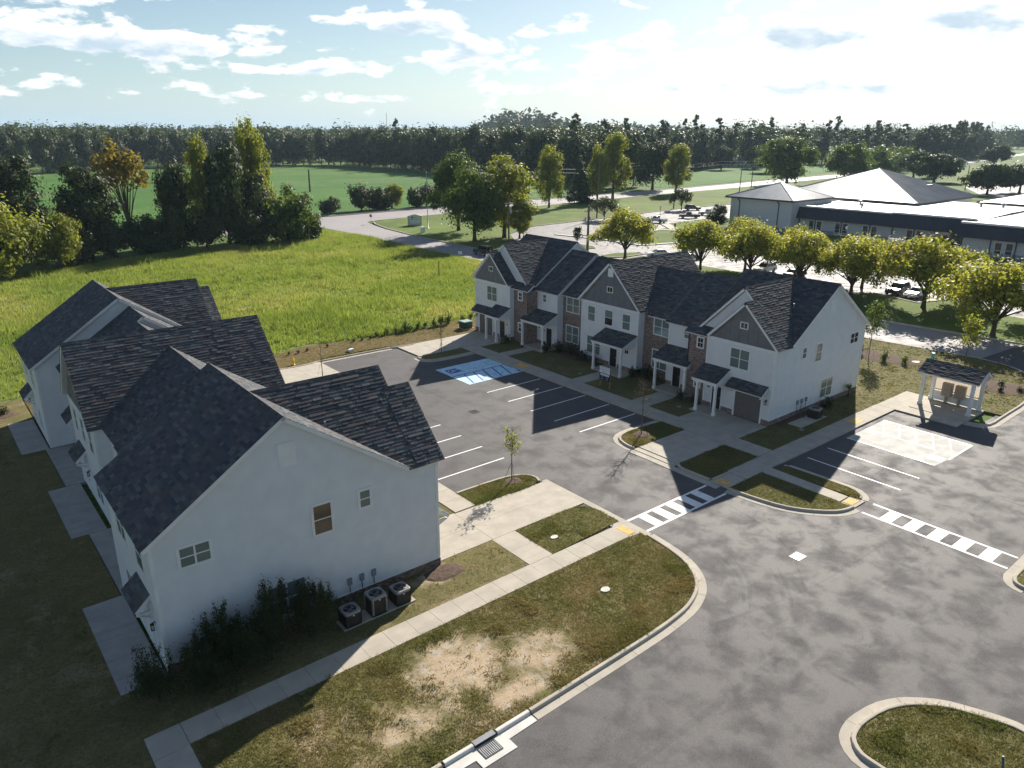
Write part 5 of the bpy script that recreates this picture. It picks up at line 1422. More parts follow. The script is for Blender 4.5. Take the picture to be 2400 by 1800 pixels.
def leaf_quads(rg, P, N, size, asp=.62):
    """diamond leaves at points P with normals N"""
    n = len(P)
    a = rg.normal(size=(n, 3)); t = np.cross(N, a); t /= np.linalg.norm(t, axis=1, keepdims=True) + 1e-9
    b = np.cross(N, t)
    s = size * rg.uniform(.6, 1.35, (n, 1))
    V = np.stack([P - t * s, P - b * s * asp, P + t * s, P + b * s * asp], 1).reshape(-1, 3)
    F = np.arange(n * 4).reshape(n, 4)
    return V, F
def crown_points(rg, blobs, n, clumps=14, spread=.26, shell=.72, up=.35):
    B = np.array(blobs, float)
    vol = (B[:, 3] * B[:, 4] * B[:, 5]) ** (.72)
    cnt = rg.multinomial(n, vol / vol.sum())
    P = []; N = []; T = []
    for q, k in zip(B, cnt):
        if k == 0: continue
        d = rg.normal(size=(clumps, 3)); d /= np.linalg.norm(d, axis=1, keepdims=True)
        r = shell + (1 - shell) * rg.random((clumps, 1)) ** .7
        cc = d * r * np.where(rg.random((clumps, 1)) < .22, .5, 1)
        tone = rg.uniform(-.22, .22, clumps)
        w = rg.uniform(.5, 1.5, clumps); idx = rg.choice(clumps, k, p=w / w.sum())
        off = rg.normal(size=(k, 3)) * spread * rg.uniform(.6, 1.15, (clumps, 1))[idx]
        p = cc[idx] + off
        nn = off / (np.linalg.norm(off, axis=1, keepdims=True) + 1e-6) * .9 + p * .5 + np.array([0, 0, up]) + rg.normal(size=(k, 3)) * .45
        P.append(p * q[3:6] + q[:3]); N.append(nn); T.append(np.clip(.5 + tone[idx] + rg.normal(size=k) * .16, 0, 1))
    P = np.concatenate(P); N = np.concatenate(N); N /= np.linalg.norm(N, axis=1, keepdims=True) + 1e-9
    return P, N, np.concatenate(T)
def crown_mesh(name, seed, blobs, n, size, mat, asp=.62, zmin=.3, **kw):
    rg = np.random.default_rng(seed)
    P, N, T = crown_points(rg, blobs, n, **kw)
    k = P[:, 2] > zmin; P, N, T = P[k], N[k], T[k]
    V, F = leaf_quads(rg, P, N, size, asp)
    return fast_mesh(name, V, F, mat, T)
def limb_mesh(name, seed, h, r, tips, mat, forks=.35, lean=(0, 0)):
    rr = random.Random(seed); b = MB()
    top = Vector((lean[0], lean[1], h))
    b.tube([(0, 0, -.3), (lean[0] * .1, lean[1] * .1, h * .12), tuple(top * .5), tuple(top)], [r * 1.5, r, r * .8, r * .35], 8)
    for t in tips:
        t = Vector(t); a = rr.uniform(forks, forks + .35); st = top * a
        mid = st.lerp(t, .5) + Vector((rr.uniform(-.3, .3), rr.uniform(-.3, .3), rr.uniform(.0, .5)))
        b.tube([tuple(st), tuple(mid), tuple(t)], [r * .45, r * .3, r * .1], 5)
    me = bpy.data.meshes.new(name); me.from_pydata(b.v, [], b.f); me.materials.append(mat); me.update()
    return me
def blob_set(seed, h, w, base, kind):
    rr = random.Random(seed); B = []
    if kind == 'dome':
        B.append((0, 0, (h + base) / 2, w * .34, w * .34, (h - base) * .46))
        for i in range(9):
            a = i * 2.4 + rr.random(); rad = w * rr.uniform(.20, .34); z = base + (h - base) * rr.uniform(.18, .78)
            k = 1 - .45 * max(0, (z - base) / (h - base) - .45)
            B.append((math.cos(a) * rad * k, math.sin(a) * rad * k, z, w * rr.uniform(.15, .23), w * rr.uniform(.15, .23), (h - base) * rr.uniform(.14, .22)))
        B.append((rr.uniform(-.1, .1) * w, rr.uniform(-.1, .1) * w, h - (h - base) * .16, w * .2, w * .2, (h - base) * .16))
    elif kind == 'airy':
        for i in range(12):
            t = i / 11; z = base + (h - base) * (.12 + .8 * t); a = i * 2.4 + rr.random(); rad = w * .36 * math.sin(math.pi * min(.95, .25 + t * .72)) * rr.uniform(.45, 1.0)
            s = w * rr.uniform(.12, .2)
            B.append((math.cos(a) * rad, math.sin(a) * rad, z, s, s, s * rr.uniform(.8, 1.15)))
    elif kind == 'vase':
        for i in range(13):
            a = i * 2.4 + rr.random() * .6; t = (i + .5) / 13; rad = w * .43 * math.sqrt(t) * rr.uniform(.8, 1.05); z = base + (h - base) * (1 - .62 * t ** 1.3) - rr.uniform(0, .1) * h
            s = w * rr.uniform(.11, .17)
            B.append((math.cos(a) * rad, math.sin(a) * rad, z - s * .4, s, s, s * .85))
        for i in range(6):
            a = i * 1.05 + rr.random(); rad = w * .22
            B.append((math.cos(a) * rad, math.sin(a) * rad, base + (h - base) * .45, w * .13, w * .13, h * .16))
    elif kind == 'cone':
        for i in range(8):
            t = i / 7; B.append((0, 0, base + (h - base) * t, w * .5 * (1 - t * .86), w * .5 * (1 - t * .86), h * .12))
    elif kind == 'bush':
        for i in range(8):
            a = i * 2.4; rad = w * .3 * rr.uniform(.3, 1); B.append((math.cos(a) * rad, math.sin(a) * rad, h * rr.uniform(.22, .62), w * rr.uniform(.18, .28), w * rr.uniform(.18, .28), h * rr.uniform(.22, .36)))
    elif kind == 'pine':
        for i in range(9):
            t = i / 8; a = i * 2.4; rad = w * .32 * (1 - abs(t - .35) * .9) * rr.uniform(.5, 1); s = w * rr.uniform(.13, .2)
            B.append((math.cos(a) * rad, math.sin(a) * rad, base + (h - base) * t, s, s, s * .75))
    return B
class TreeKind:
    def __init__(s, kind, h, w, base, leaf, n, size, bark='bark', nvar=2, seed=1, trunk_r=.28, **kw):
        s.h, s.w = h, w; s.var = []
        for i in range(nvar):
            sd = seed * 100 + i
            B = blob_set(sd, h, w, base, kind)
            cm = crown_mesh('crown', sd, B, n, size, MAT[leaf], **kw)
            tips = [(q[0] * .9, q[1] * .9, q[2]) for q in B]
            th = h * (.9 if kind in ('pine', 'cone', 'airy') else .55)
            tm = limb_mesh('trunk', sd, th, trunk_r, tips if kind != 'cone' else [], MAT[bark], .25 if kind == 'vase' else .4)
            s.var.append((cm, tm))
        s.k = 0
    def put(s, name, x, y, h, w, label, cat='tree', group=None, rz=None, var=None):
        cm, tm = s.var[(s.k if var is None else var) % len(s.var)]; s.k += 1
        t = empty(name, (x, y, 0), rnd.uniform(0, 6.28) if rz is None else rz, label, cat, group)
        t.scale = (w / s.w, w / s.w, h / s.h)
        link_mesh('trunk', tm, t); link_mesh('crown', cm, t)
        return t

K_big = TreeKind('dome', 16, 14, 3.0, 'leaf_mid', 13000, .30, nvar=2, seed=3, trunk_r=.42)
K_bigy = TreeKind('airy', 16, 14, 3.2, 'leaf_yellowgreen', 11000, .29, nvar=2, seed=4, trunk_r=.36, clumps=18)
K_dark = TreeKind('dome', 17, 14, 1.2, 'leaf_dark', 13000, .32, nvar=3, seed=5, trunk_r=.4)
K_hedge = TreeKind('bush', 9, 10, .3, 'leaf_dark', 6000, .32, nvar=3, seed=6, trunk_r=.2)
K_hedgey = TreeKind('dome', 12, 14, .6, 'leaf_yellowgreen', 12000, .30, nvar=2, seed=7, trunk_r=.3)
K_hedgem = TreeKind('bush', 12, 15, .4, 'leaf_mid', 9000, .34, nvar=2, seed=8, trunk_r=.3)
K_autumn = TreeKind('vase', 20, 12, 10, 'leaf_autumn', 3200, .36, nvar=1, seed=9, trunk_r=.33)
K_willow = TreeKind('vase', 8.5, 11, 2.6, 'leaf_willow', 12000, .19, nvar=4, seed=10, trunk_r=.24, clumps=16, spread=.34)
K_grey = TreeKind('vase', 6, 9, 2.2, 'leaf_grey', 3000, .22, nvar=2, seed=11, trunk_r=.15)
K_cone = TreeKind('cone', 13, 8, 1.5, 'leaf_dark', 5000, .34, nvar=1, seed=12, trunk_r=.25)
K_live = TreeKind('dome', 12, 26, 2.6, 'leaf_dark', 7000, .6, nvar=2, seed=13, trunk_r=.6)
K_oakfar = TreeKind('dome', 20, 26, 2.5, 'leaf_mid', 8000, .6, nvar=2, seed=14, trunk_r=.6)
K_for = [TreeKind('dome', 22, 14, 2, 'leaf_forest', 3600, .56, nvar=5, seed=15, trunk_r=.3, clumps=16), TreeKind('pine', 25, 9, 11, 'leaf_forest', 1500, .5, nvar=4, seed=16, trunk_r=.22, clumps=10)]

# --- hedgerow on the left, beyond the field
row = 'trees of the hedgerow beyond the field'
K_hedgey.put('maple_tree', 12.5, 146, 13.6, 15, 'bright yellow-green tree at the left edge, nearest in the hedgerow', group=row)
K_hedgey.put('maple_tree', 21.0, 149.5, 9.4, 8, 'low yellow-green bush tree at the right foot of the bright left tree', group=row)
K_dark.put('oak_tree', 7, 162, 17, 14, 'tall dark tree behind the bright yellow-green tree, far left', group=row)
K_dark.put('oak_tree', 17.2, 165, 18.2, 13, 'dark round-topped tree between the bright left tree and the black gap', group=row)
K_dark.put('oak_tree', 28.0, 160.5, 17.4, 12, 'very dark tree left of the bare-stemmed orange tree', group=row)
K_autumn.put('autumn_tree', 38.2, 174, 20.6, 12.5, 'tall thin-leaved olive and orange tree with bare forked stems', group=row)
K_dark.put('oak_tree', 46.0, 169, 17.0, 8, 'leaning dark tree with a broken crown beside the orange tree', group=row)
K_dark.put('oak_tree', 54.3, 161, 20.3, 10.5, 'tallest dark vine-covered tree of the hedgerow', group=row)
K_bigy.put('poplar_tree', 62.6, 167, 23, 10, 'thin yellow-topped tree rising behind the tallest dark tree', group=row)
K_bigy.put('poplar_tree', 51.5, 166, 19.5, 9, 'yellow-green crown showing left of the tallest dark tree', group=row)
K_hedgem.put('elm_tree', 66.5, 159, 13.0, 15, 'broad green bushy tree closing the hedgerow next to the road', group=row)
K_dark.put('oak_tree', 61, 162, 14.5, 9, 'dark tree between the tallest dark tree and the broad green end tree', group=row)
hb = 'dark bushes under the hedgerow trees'
for (x, y, h, w, what) in ((24.5, 155.5, 7.5, 9, 'dark bush right of the low yellow-green bush tree'), (31.5, 158, 8, 9, 'dark bush under the very dark tree'), (37.5, 159.5, 8.5, 9, 'grey-green bush below the bare orange stems'), (43.2, 160, 9.5, 9, 'dark bush under the leaning tree'),
                     (49, 159.2, 9, 8, 'dark bush left of the tallest dark tree'), (57.5, 158, 9, 8, 'dark bush right of the tallest dark tree'), (71.5, 160, 7.5, 7, 'green bush at the right end of the hedgerow by the road'), (2, 152, 12, 12, 'dark bush at the far left edge'), (-8, 146, 13, 14, 'dark bush beyond the left edge of the bright tree')):
    K_hedge.put('bush', x, y, h, w, what, 'bush', hb)
# --- along the main road
rb = 'bushes along the main road'
for (x, y, h, w, k, what) in ((99.7, 207, 5.4, 7, K_hedge, 'small dark bush by the main road, first right of the hedgerow'), (111.2, 209, 9.2, 9, K_hedge, 'pointed dark bush on the left of the roadside clump'), (117, 209, 7.5, 9, K_hedge, 'dark bush inside the roadside clump'), (123.0, 211, 7.6, 8, K_hedgey, 'yellow-green bush on the right of the roadside clump'),
                        (129.5, 207.5, 6.8, 6, K_hedge, 'dark bush left of the flagpole beyond the road'), (134.5, 209, 8.2, 9, K_hedge, 'dark bush right behind the flag'), (142, 209, 8.4, 9, K_hedge, 'dark bush beyond the road behind the round green tree')):
    k.put('bush', x, y, h, w, what, 'bush', rb)
ct = 'trees around the entrance lawn'
K_big.put('oak_tree', 98.8, 134.5, 15.8, 13, 'big round dark green tree beside the flagpole', group=ct)
K_big.put('oak_tree', 106.5, 151.5, 17.4, 13, 'tallest round green tree behind the others near the flagpole', group=ct)
K_bigy.put('elm_tree', 107.2, 134.5, 16.2, 15.5, 'large yellow-green tree right of the round green trees', group=ct)
K_bigy.put('elm_tree', 109.2, 131.5, 8.0, 8, 'small yellow-green tree under the large one by the lamp post', group=ct)
K_bigy.put('elm_tree', 162.0, 180.6, 17.2, 11.5, 'tall narrow airy tree standing alone beside the main road', group=ct)
K_cone.put('cedar_tree', 179.5, 184.7, 13.4, 9, 'dark conical cedar beside the main road', group=ct)
K_bigy.put('elm_tree', 204.0, 193, 20.3, 17, 'largest airy yellow-green tree in the main road row', group=ct)
K_bigy.put('elm_tree', 193.0, 190, 17.0, 9, 'thin airy tree behind the twin stems left of the largest airy tree', group=ct)
K_dark.put('oak_tree', 250, 214, 19.2, 17, 'big dark oak across the main road', group=ct)
K_bigy.put('elm_tree', 239.0, 192.5, 16.5, 15.5, 'airy yellow-green tree right of the big dark oak', group=ct)
K_grey.put('crape_myrtle', 151.4, 146, 6.1, 9, 'small grey-green spreading tree at the car park edge by the tall pole', group='small grey-green trees at the car park')
K_grey.put('crape_myrtle', 190.0, 150.5, 6.0, 9, 'small grey-green spreading tree beside the parked dark car', group='small grey-green trees at the car park')
K_dark.put('magnolia_tree', 163.2, 117.5, 5.6, 5.6, 'small nearly black tree beside the corner of the white school wall')
lo = 'broad trees beyond the school'
K_oakfar.put('oak_tree', 322, 196, 20.5, 27, 'large full green tree behind the left hip roof of the school', group=lo)
K_oakfar.put('oak_tree', 366, 192, 18.0, 23, 'yellower full tree right of the large green tree behind the school', group=lo)
K_live.put('oak_tree', 398, 163, 12.6, 26, 'dark spreading oak above the right slope of the large metal roof', group=lo)
K_live.put('oak_tree', 430, 187, 12.5, 22, 'grey-green spreading tree behind the dark spreading oak', group=lo)
K_live.put('oak_tree', 336, 117, 11.0, 19, 'dark spreading oak at the far car park, left of two', group=lo)
K_live.put('oak_tree', 352, 111, 10.4, 20, 'dark spreading oak at the far car park, right of two', group=lo)
K_live.put('oak_tree', 640, 222, 13.5, 26, 'dark round oak by the far road at the right edge', group=lo)
K_live.put('oak_tree', 417, 301, 13.2, 18, 'round dull green tree on the lawn left of the long low house', group=lo)
K_live.put('oak_tree', 446, 296, 13.5, 16, 'tree right in front of the long low house', group=lo)
K_oakfar.put('oak_tree', 412, 262, 17, 22, 'tree between the long low house and the large green tree', group=lo)
# --- yellow willow-like trees of the school car park
wg = 'yellowing car park trees'
for (x, y, h, w, what) in ((107.2, 97.5, 8.7, 12.5, 'rounded yellow tree standing apart behind the middle gable'), (108, 80.5, 8.4, 11, 'yellow tree first right of the big middle roof'), (114, 75.5, 8.6, 11, 'yellow tree in the back row behind the lowest ridge'), (108, 70.5, 8.6, 11, 'yellow-green tree behind the near end roof ridge'),
                     (114, 65, 8.2, 9, 'narrow greenish tree in the back row of the car park'), (107.8, 61.5, 8.4, 11, 'yellow tree just left of the near gable peak'), (107.3, 52.8, 8.3, 11.5, 'yellow tree directly behind the near gable peak'), (115, 55, 7.8, 10, 'yellow tree in the back row above the near gable'),
                     (108.2, 42.8, 9.3, 13.5, 'widest yellow tree with a clear trunk on the grass verge'), (114.6, 41.2, 7.6, 10, 'yellow tree on the paved tip right behind the widest tree'), (98.9, 30.8, 8.6, 13, 'open yellow tree with forked stems nearest the drive at the right edge'), (112, 30, 8.0, 11, 'yellow tree at the right edge behind the forked one')):
    K_willow.put('willow_oak', x, y, h, w, what, 'tree', wg)

# --- the woods: single trees along the edge, one mass behind
fr = random.Random(21)
spots = []
def edge(pts, rows, step, depth, pine):
    for r_ in range(rows):
        for a, c in zip(pts, pts[1:]):
            a, c = Vector(a), Vector(c); L = (c - a).length; n = max(1, int(L / step)); t = (c - a) / L; nr = Vector((t.y, -t.x))
            for i in range(n):
                q = a + t * (L * (i + fr.random() * .8) / n) + nr * (r_ * depth + fr.uniform(-2, 2))
                spots.append((q.x, q.y, r_, fr.random() < pine))
edge([(-190, 474), (60, 492), (140, 536), (212, 530), (253, 500)][::-1], 2, 9.5, 9, .0)
edge([(254, 500), (254, 380), (249, 232)][::-1], 2, 8.0, 8, .05) if False else edge([(249, 232), (254, 380), (254, 500)], 2, 8.0, 8, .05)
spots_r = []
save = spots; spots = spots_r
edge([(265, 262), (300, 303), (400, 310), (470, 335), (565, 296), (650, 262), (760, 285), (900, 320)], 2, 9.5, -10, .5)
spots_r = spots; spots = save
def forest_put(lst, label, group, hmul=1.0):
    for (x, y, r_, pine) in lst:
        K = K_for[1] if pine else K_for[0]
        cm, tm = K.var[fr.randrange(len(K.var))]
        hh = (fr.uniform(23, 31) if pine else fr.uniform(17.5, 24.5)) * hmul * (1 if r_ == 0 else 1.08)
        t = empty('pine_tree' if pine else 'forest_tree', (x, y, -.2), fr.uniform(0, 6.28), label[1] if pine else label[0], 'tree', group[1] if pine else group[0])
        ww = fr.uniform(11, 16) if not pine else fr.uniform(8, 12)
        t.scale = (ww / K.w, ww / K.w, hh / K.h)
        link_mesh('trunk', tm, t); link_mesh('crown', cm, t)
forest_put(spots, ('dark leafy tree in the edge of the woods beyond the green meadow', 'pine tree in the edge of the woods beyond the green meadow'), ('trees in the edge of the woods', 'pines in the edge of the woods'))
forest_put(spots_r, ('leafy tree at the edge of the hazy woods right of the meadow', 'tall pine with a bare trunk at the edge of the hazy woods'), ('trees at the edge of the right woods', 'tall pines at the edge of the right woods'))
# the mass of the far woods
def far_woods(name, cells, leaf, size, per, seed, label):
    rg = np.random.default_rng(seed)
    Ps = []; Ns = []; Ts = []
    for (x, y, w, h) in cells:
        B = [(x, y, h * .45, w * .5, w * .5, h * .42), (x + rg.uniform(-.3, .3) * w, y + rg.uniform(-.3, .3) * w, h * .72, w * .33, w * .33, h * .26)]
        P, N, T = crown_points(rg, B, per, 8, .3, .75)
        Ps.append(P); Ns.append(N); Ts.append(np.clip(T + rg.uniform(-.2, .2), 0, 1))
    P = np.concatenate(Ps); N = np.concatenate(Ns)
    V, F = leaf_quads(rg, P, N, size)
    return link_mesh(name, fast_mesh(name, V, F, MAT[leaf], np.concatenate(Ts)), None, label, 'woods', None, 'stuff')
cells = []
for i in range(900):
    az = fr.uniform(12, 92); d = 330 * (4.2 ** (fr.random() ** 1.1))
    x, y = d * math.cos(R(az)), d * math.sin(R(az))
    inside = (x < 252 and y < 530) or (y < 312 + max(0, (x - 470) * .05) and x < 640) or (x >= 640 and y < 262 + (x - 640) * .24) or (265 < x < 470 and y < 335)
    if inside: continue
    cells.append((x, y, fr.uniform(12, 20) * (1 + d / 1500), fr.uniform(18, 26) + d * .004 + (4 if az < 35 else 0)))
far_woods('far_woods', cells, 'leaf_forest', 1.15, 330, 31, 'dense dark woods filling the land up to the horizon')
hcells = []
for i in range(420):
    az = fr.uniform(14, 92); d = fr.uniform(1350, 1800)
    hill = 26 * math.exp(-((az - 50.2) / 2.6) ** 2) + 7 * math.exp(-((az - 44) / 6) ** 2)
    hcells.append((d * math.cos(R(az)), d * math.sin(R(az)), fr.uniform(34, 52), 26 + hill * 1.25))
far_woods('horizon_woods', hcells, 'leaf_forest', 4.5, 150, 32, 'pale blue wooded ridge on the horizon')
# small trees right of the side road strip behind the school meadow
mid = []
for i in range(60):
    x = 430 + fr.random() * 190; y = 205 + (x - 430) * .36 + fr.uniform(-6, 22); mid.append((x, y, fr.uniform(9, 14), fr.uniform(9, 16)))
far_woods('roadside_woods', mid, 'leaf_mid', .9, 260, 33, 'belt of lighter green trees behind the large metal roof')

# ------------------------------------------------------------------ grass
def poly_points(rg, poly, n):
    P = np.array(poly); lo, hi = P.min(0), P.max(0)
    out = []
    tot = 0
    while tot < n:
        q = rg.uniform(lo, hi, (n * 2, 2)); ins = np.zeros(len(q), bool)
        j = len(P) - 1
        for i in range(len(P)):
            c = ((P[i, 1] > q[:, 1]) != (P[j, 1] > q[:, 1])) & (q[:, 0] < (P[j, 0] - P[i, 0]) * (q[:, 1] - P[i, 1]) / (P[j, 1] - P[i, 1] + 1e-12) + P[i, 0])
            ins ^= c; j = i
        out.append(q[ins]); tot += ins.sum()
    return np.concatenate(out)[:n]
def vnoise(p, s, seed):
    """cheap smooth value noise on 2-D points"""
    r_ = np.random.default_rng(seed); T = r_.random((64, 64))
    q = p / s; i = np.floor(q).astype(int); f = q - i; f = f * f * (3 - 2 * f)
    g = lambda a, b: T[(i[:, 0] + a) % 64, (i[:, 1] + b) % 64]
    return (g(0, 0) * (1 - f[:, 0]) + g(1, 0) * f[:, 0]) * (1 - f[:, 1]) + (g(0, 1) * (1 - f[:, 0]) + g(1, 1) * f[:, 0]) * f[:, 1]
def blades(name, pts, h, w, blades_n, mat, seed, z, spread, tone=None, lean=.35, label=None):
    rg = np.random.default_rng(seed); n = len(pts)
    b = np.repeat(np.concatenate([pts, np.full((n, 1), z)], 1), blades_n, axis=0)
    hh = np.repeat(np.broadcast_to(h, n), blades_n) * rg.uniform(.55, 1.25, n * blades_n)
    b[:, :2] += rg.normal(size=(len(b), 2)) * spread
    a = rg.uniform(0, 6.283, len(b)); t = np.stack([np.cos(a), np.sin(a), np.zeros(len(b))], 1) * w * .5
    tip = b + np.stack([rg.normal(size=len(b)) * hh * lean, rg.normal(size=len(b)) * hh * lean, hh], 1)
    V = np.stack([b - t, b + t, tip], 1).reshape(-1, 3)
    F = np.arange(len(b) * 3).reshape(-1, 3)
    T = np.clip(np.repeat(tone if tone is not None else np.full(n, .5), blades_n) + rg.normal(size=len(b)) * .13, 0, 1)
    return link_mesh(name, fast_mesh(name, V, F, mat, T), None, label, 'grass', None, 'stuff')
rgf = np.random.default_rng(77)
fp_ = poly_points(rgf, [(-35, 77.5), (5.9, 77.5), (28, 76.3), (33, 77.8), (38, 76.8), (45, 75.6), (52, 76.9), (64, 77.6), (72, 92), (82.8, 110), (82.9, 141), (83.2, 156), (80, 172), (70, 163), (40, 158), (12, 148), (-35, 130)], 52000)
tn = .25 + .55 * vnoise(fp_, 9, 1) + .25 * (vnoise(fp_, 2.6, 2) - .5)
hh = .30 + .75 * vnoise(fp_, 7, 3) * vnoise(fp_, 23, 4) + .15 * rgf.random(len(fp_))
dist = np.hypot(fp_[:, 0], fp_[:, 1])
blades('tall_grass', fp_, hh, .085, 7, MAT['grass_field'], 5, -.02, .22, tn, .38, 'tall bright green grass of the open field')
# coarse weed clumps
wp = poly_points(rgf, [(-30, 80), (60, 80), (82, 115), (82, 150), (60, 158), (10, 142), (-30, 125)], 520)
blades('weeds', wp, .7 + .9 * rgf.random(len(wp)), .10, 26, MAT['grass_field'], 6, 0, .35, .1 + .5 * rgf.random(len(wp)), .4, 'taller weed clumps scattered in the field')
# lawns
def dirt_at(p):
    v = np.zeros(len(p))
    for (cx, cy, rx, ry, w) in ((15.9, 23.2, 2.7, 2.1, 1.0), (19.2, 21.7, 2.2, 1.7, .9), (17.2, 20.3, 2.4, 1.0, .9), (12.4, 21.6, 3.0, 1.8, .5), (19.2, 29.9, 1.5, .9, .95)):
        d = np.hypot((p[:, 0] - cx) / rx, (p[:, 1] - cy) / ry); v = np.maximum(v, np.clip(1.3 - d, 0, 1) * w)
    return v
for k, n, h, w in (('near', 34000, .055, .045), ('left', 26000, .05, .06), ('ped', 2600, .05, .045), ('islandA', 2600, .05, .05), ('corner', 2600, .05, .05), ('crossing', 2400, .05, .05), ('sliver', 700, .05, .05), ('islandB', 2000, .05, .05), ('round', 6000, .06, .04), ('right_island', 2500, .06, .05), ('right', 26000, .055, .08)):
    poly = LAWNS[k]
    if k == 'left': poly = [(-12, 19.3), (3.4, 19.3), (3.4, 27.8), (23.6, 27.8), (23.7, 30.9), (20.2, 30.9), (5.2, 30.6), (3.3, 30.6), (3.3, 76), (-40, 76), (-30, 40)]
    p = poly_points(rgf, poly, n)
    if k in ('near', 'left'):
        q = dirt_at(p) + (vnoise(p, .8, 8) - .5) * .7; p = p[rgf.random(len(p)) > np.clip(q * 1.9 - .1, 0, .96)]
    tone = .2 + .6 * vnoise(p, 1.6, 9) + .3 * (vnoise(p, 5, 11) - .4)
    hmul = 1 + 1.2 * (vnoise(p, 1.1, 12) > .74)
    blades('lawn_grass', p, h * hmul, w, 5, MAT['grass_lawn'], 40 + n % 97, ZL_ - .01, .07, tone, .9, None)
vp = poly_points(rgf, [(6, 71.6), (52, 71.2), (66, 72), (66, 76.5), (6, 76.5)], 9000)
blades('lawn_grass', vp, .06, .09, 4, MAT['grass_lawn'], 91, .03, .1, .55 + .45 * vnoise(vp, 3, 13), .9)

# ------------------------------------------------------------------ shrubs and saplings close by
def shrub_mesh(seed, h, w, n, leaf, size, shoots=9):
    rg = np.random.default_rng(seed); rr = random.Random(seed); B = []
    for i in range(6): B.append((rr.uniform(-.26, .26) * w, rr.uniform(-.26, .26) * w, h * rr.uniform(.28, .5), w * .24, w * .24, h * .27))
    for i in range(shoots):
        a = rr.uniform(0, 6.28); d = rr.uniform(.05, .34) * w; B.append((math.cos(a) * d, math.sin(a) * d, h * rr.uniform(.68, .88), w * .075, w * .075, h * rr.uniform(.12, .22)))
    P, N, T = crown_points(rg, B, n, 16, .3, .6)
    k = P[:, 2] > .05; V, F = leaf_quads(rg, P[k], N[k], size, .45)
    stems = MB()
    for q in B: stems.tube([(0, 0, 0), (q[0] * .5, q[1] * .5, q[2] * .6), (q[0], q[1], q[2] + q[5] * .6)], [.03, .02, .006], 5)
    sm = bpy.data.meshes.new('stems'); sm.from_pydata(stems.v, [], stems.f); sm.materials.append(MAT['bark']); sm.update()
    return fast_mesh('foliage', V, F, MAT[leaf], T[k]), sm
big = [shrub_mesh(51 + i, 2.6, 2.6, 6500, 'leaf_shrub', .055, 12) for i in range(3)]
def put_shrub(mesh, name, x, y, h, w, h0, w0, label, group=None, cat='shrub'):
    t = empty(name, (x, y, .03), rnd.uniform(0, 6.28), label, cat, group); t.scale = (w / w0, w / w0, h / h0)
    link_mesh('stems', mesh[1], t); link_mesh('foliage', mesh[0], t); return t
bg_ = 'big shrubs along the end wall'
for i, (x, y, h, w, what) in enumerate(((4.7, 29.4, 2.5, 2.2, 'leftmost of the big dark shrubs, beside the back patio'), (6.3, 29.3, 2.2, 2.4, 'big dark shrub at the left corner board of the end wall'), (7.7, 29.9, 3.1, 2.2, 'tall shrub with spiky shoots left of the middle, against the end wall'), (8.7, 29.0, 2.3, 2.6, 'lower olive shrub in front of the middle of the clump'), (10.2, 29.8, 3.5, 2.6, 'tallest big shrub against the end wall, below the brown window'), (11.8, 29.5, 3.1, 2.3, 'tall shrub half covering the low window'), (12.5, 29.7, 2.3, 1.7, 'right end shrub of the clump, next to the air conditioners'), (6.9, 28.5, 1.6, 2.2, 'low front shrub of the clump near the sidewalk'))):
    put_shrub(big[i % 3], 'big_shrub', x, y, h, w, 2.6, 2.6, what, bg_)
small = [shrub_mesh(61 + i, 1.0, 1.0, 900, 'leaf_shrub', .05, 5) for i in range(3)]
pale = [shrub_mesh(65 + i, 1.0, 1.0, 500, 'leaf_mid', .06, 4) for i in range(2)]
sg_ = 'hedge shrubs on the verge behind the lot'
for i, (x, h) in enumerate(((42.9, 1.0), (44.1, 1.0), (45.2, 1.5), (46.0, 1.1), (47.1, 1.15), (48.2, .9), (49.3, 1.2), (50.5, 1.5), (51.6, 1.5), (53.8, 1.0), (55.2, 1.1), (41.5, .75))):
    put_shrub(pale[i % 2], 'hedge_shrub', x, 76.1 + rnd.uniform(-.15, .15), h, h * 1.05, 1, 1, 'green hedge shrub in the row on the dry verge', sg_)
for i, (x, y) in enumerate(((40.4, 75.7), (39.3, 75.7), (38.2, 75.7), (34.9, 75.6), (32.5, 75.5), (31.3, 75.2), (30.3, 75.3), (56.6, 76.9))):
    put_shrub(small[i % 3], 'dead_shrub', x, y, .45, .5, 1, 1, 'small withered shrub stump in the row on the dry verge', 'withered shrubs on the verge')
pg = 'foundation shrubs in front of the porches'
for i, (x, y, h, what) in enumerate(((53.9, 44.6, 1.3, 'dark shrub below the double windows, beside the door porch'), (54.4, 45.9, 1.4, 'dark shrub under the lower double window near the middle bay'), (53.6, 46.9, 1.1, 'dark shrub at the corner of the middle porch'), (53.6, 52.3, 1.2, 'dark shrub left of the middle porch post'), (53.5, 53.9, 1.3, 'dark shrub under the low window of the middle bay'), (54.0, 56.3, 1.5, 'dark shrub at the brick wall left of the middle bay'), (53.7, 57.9, 1.4, 'dark shrub beside the far door porch'), (52.6, 58.7, 1.3, 'pointed dark shrub at the far porch post'), (51.9, 39.6, 1.0, 'shrub right of the near door porch'), (52.1, 38.3, .95, 'shrub between the near porch and the brick tower'), (51.4, 64.1, 1.2, 'shrub in the far lawn square by the garage porch'))):
    put_shrub(small[i % 3], 'foundation_shrub', x, y, h, h * 1.15, 1, 1, what, pg)
eg = 'shrubs in the mulch behind the end unit'
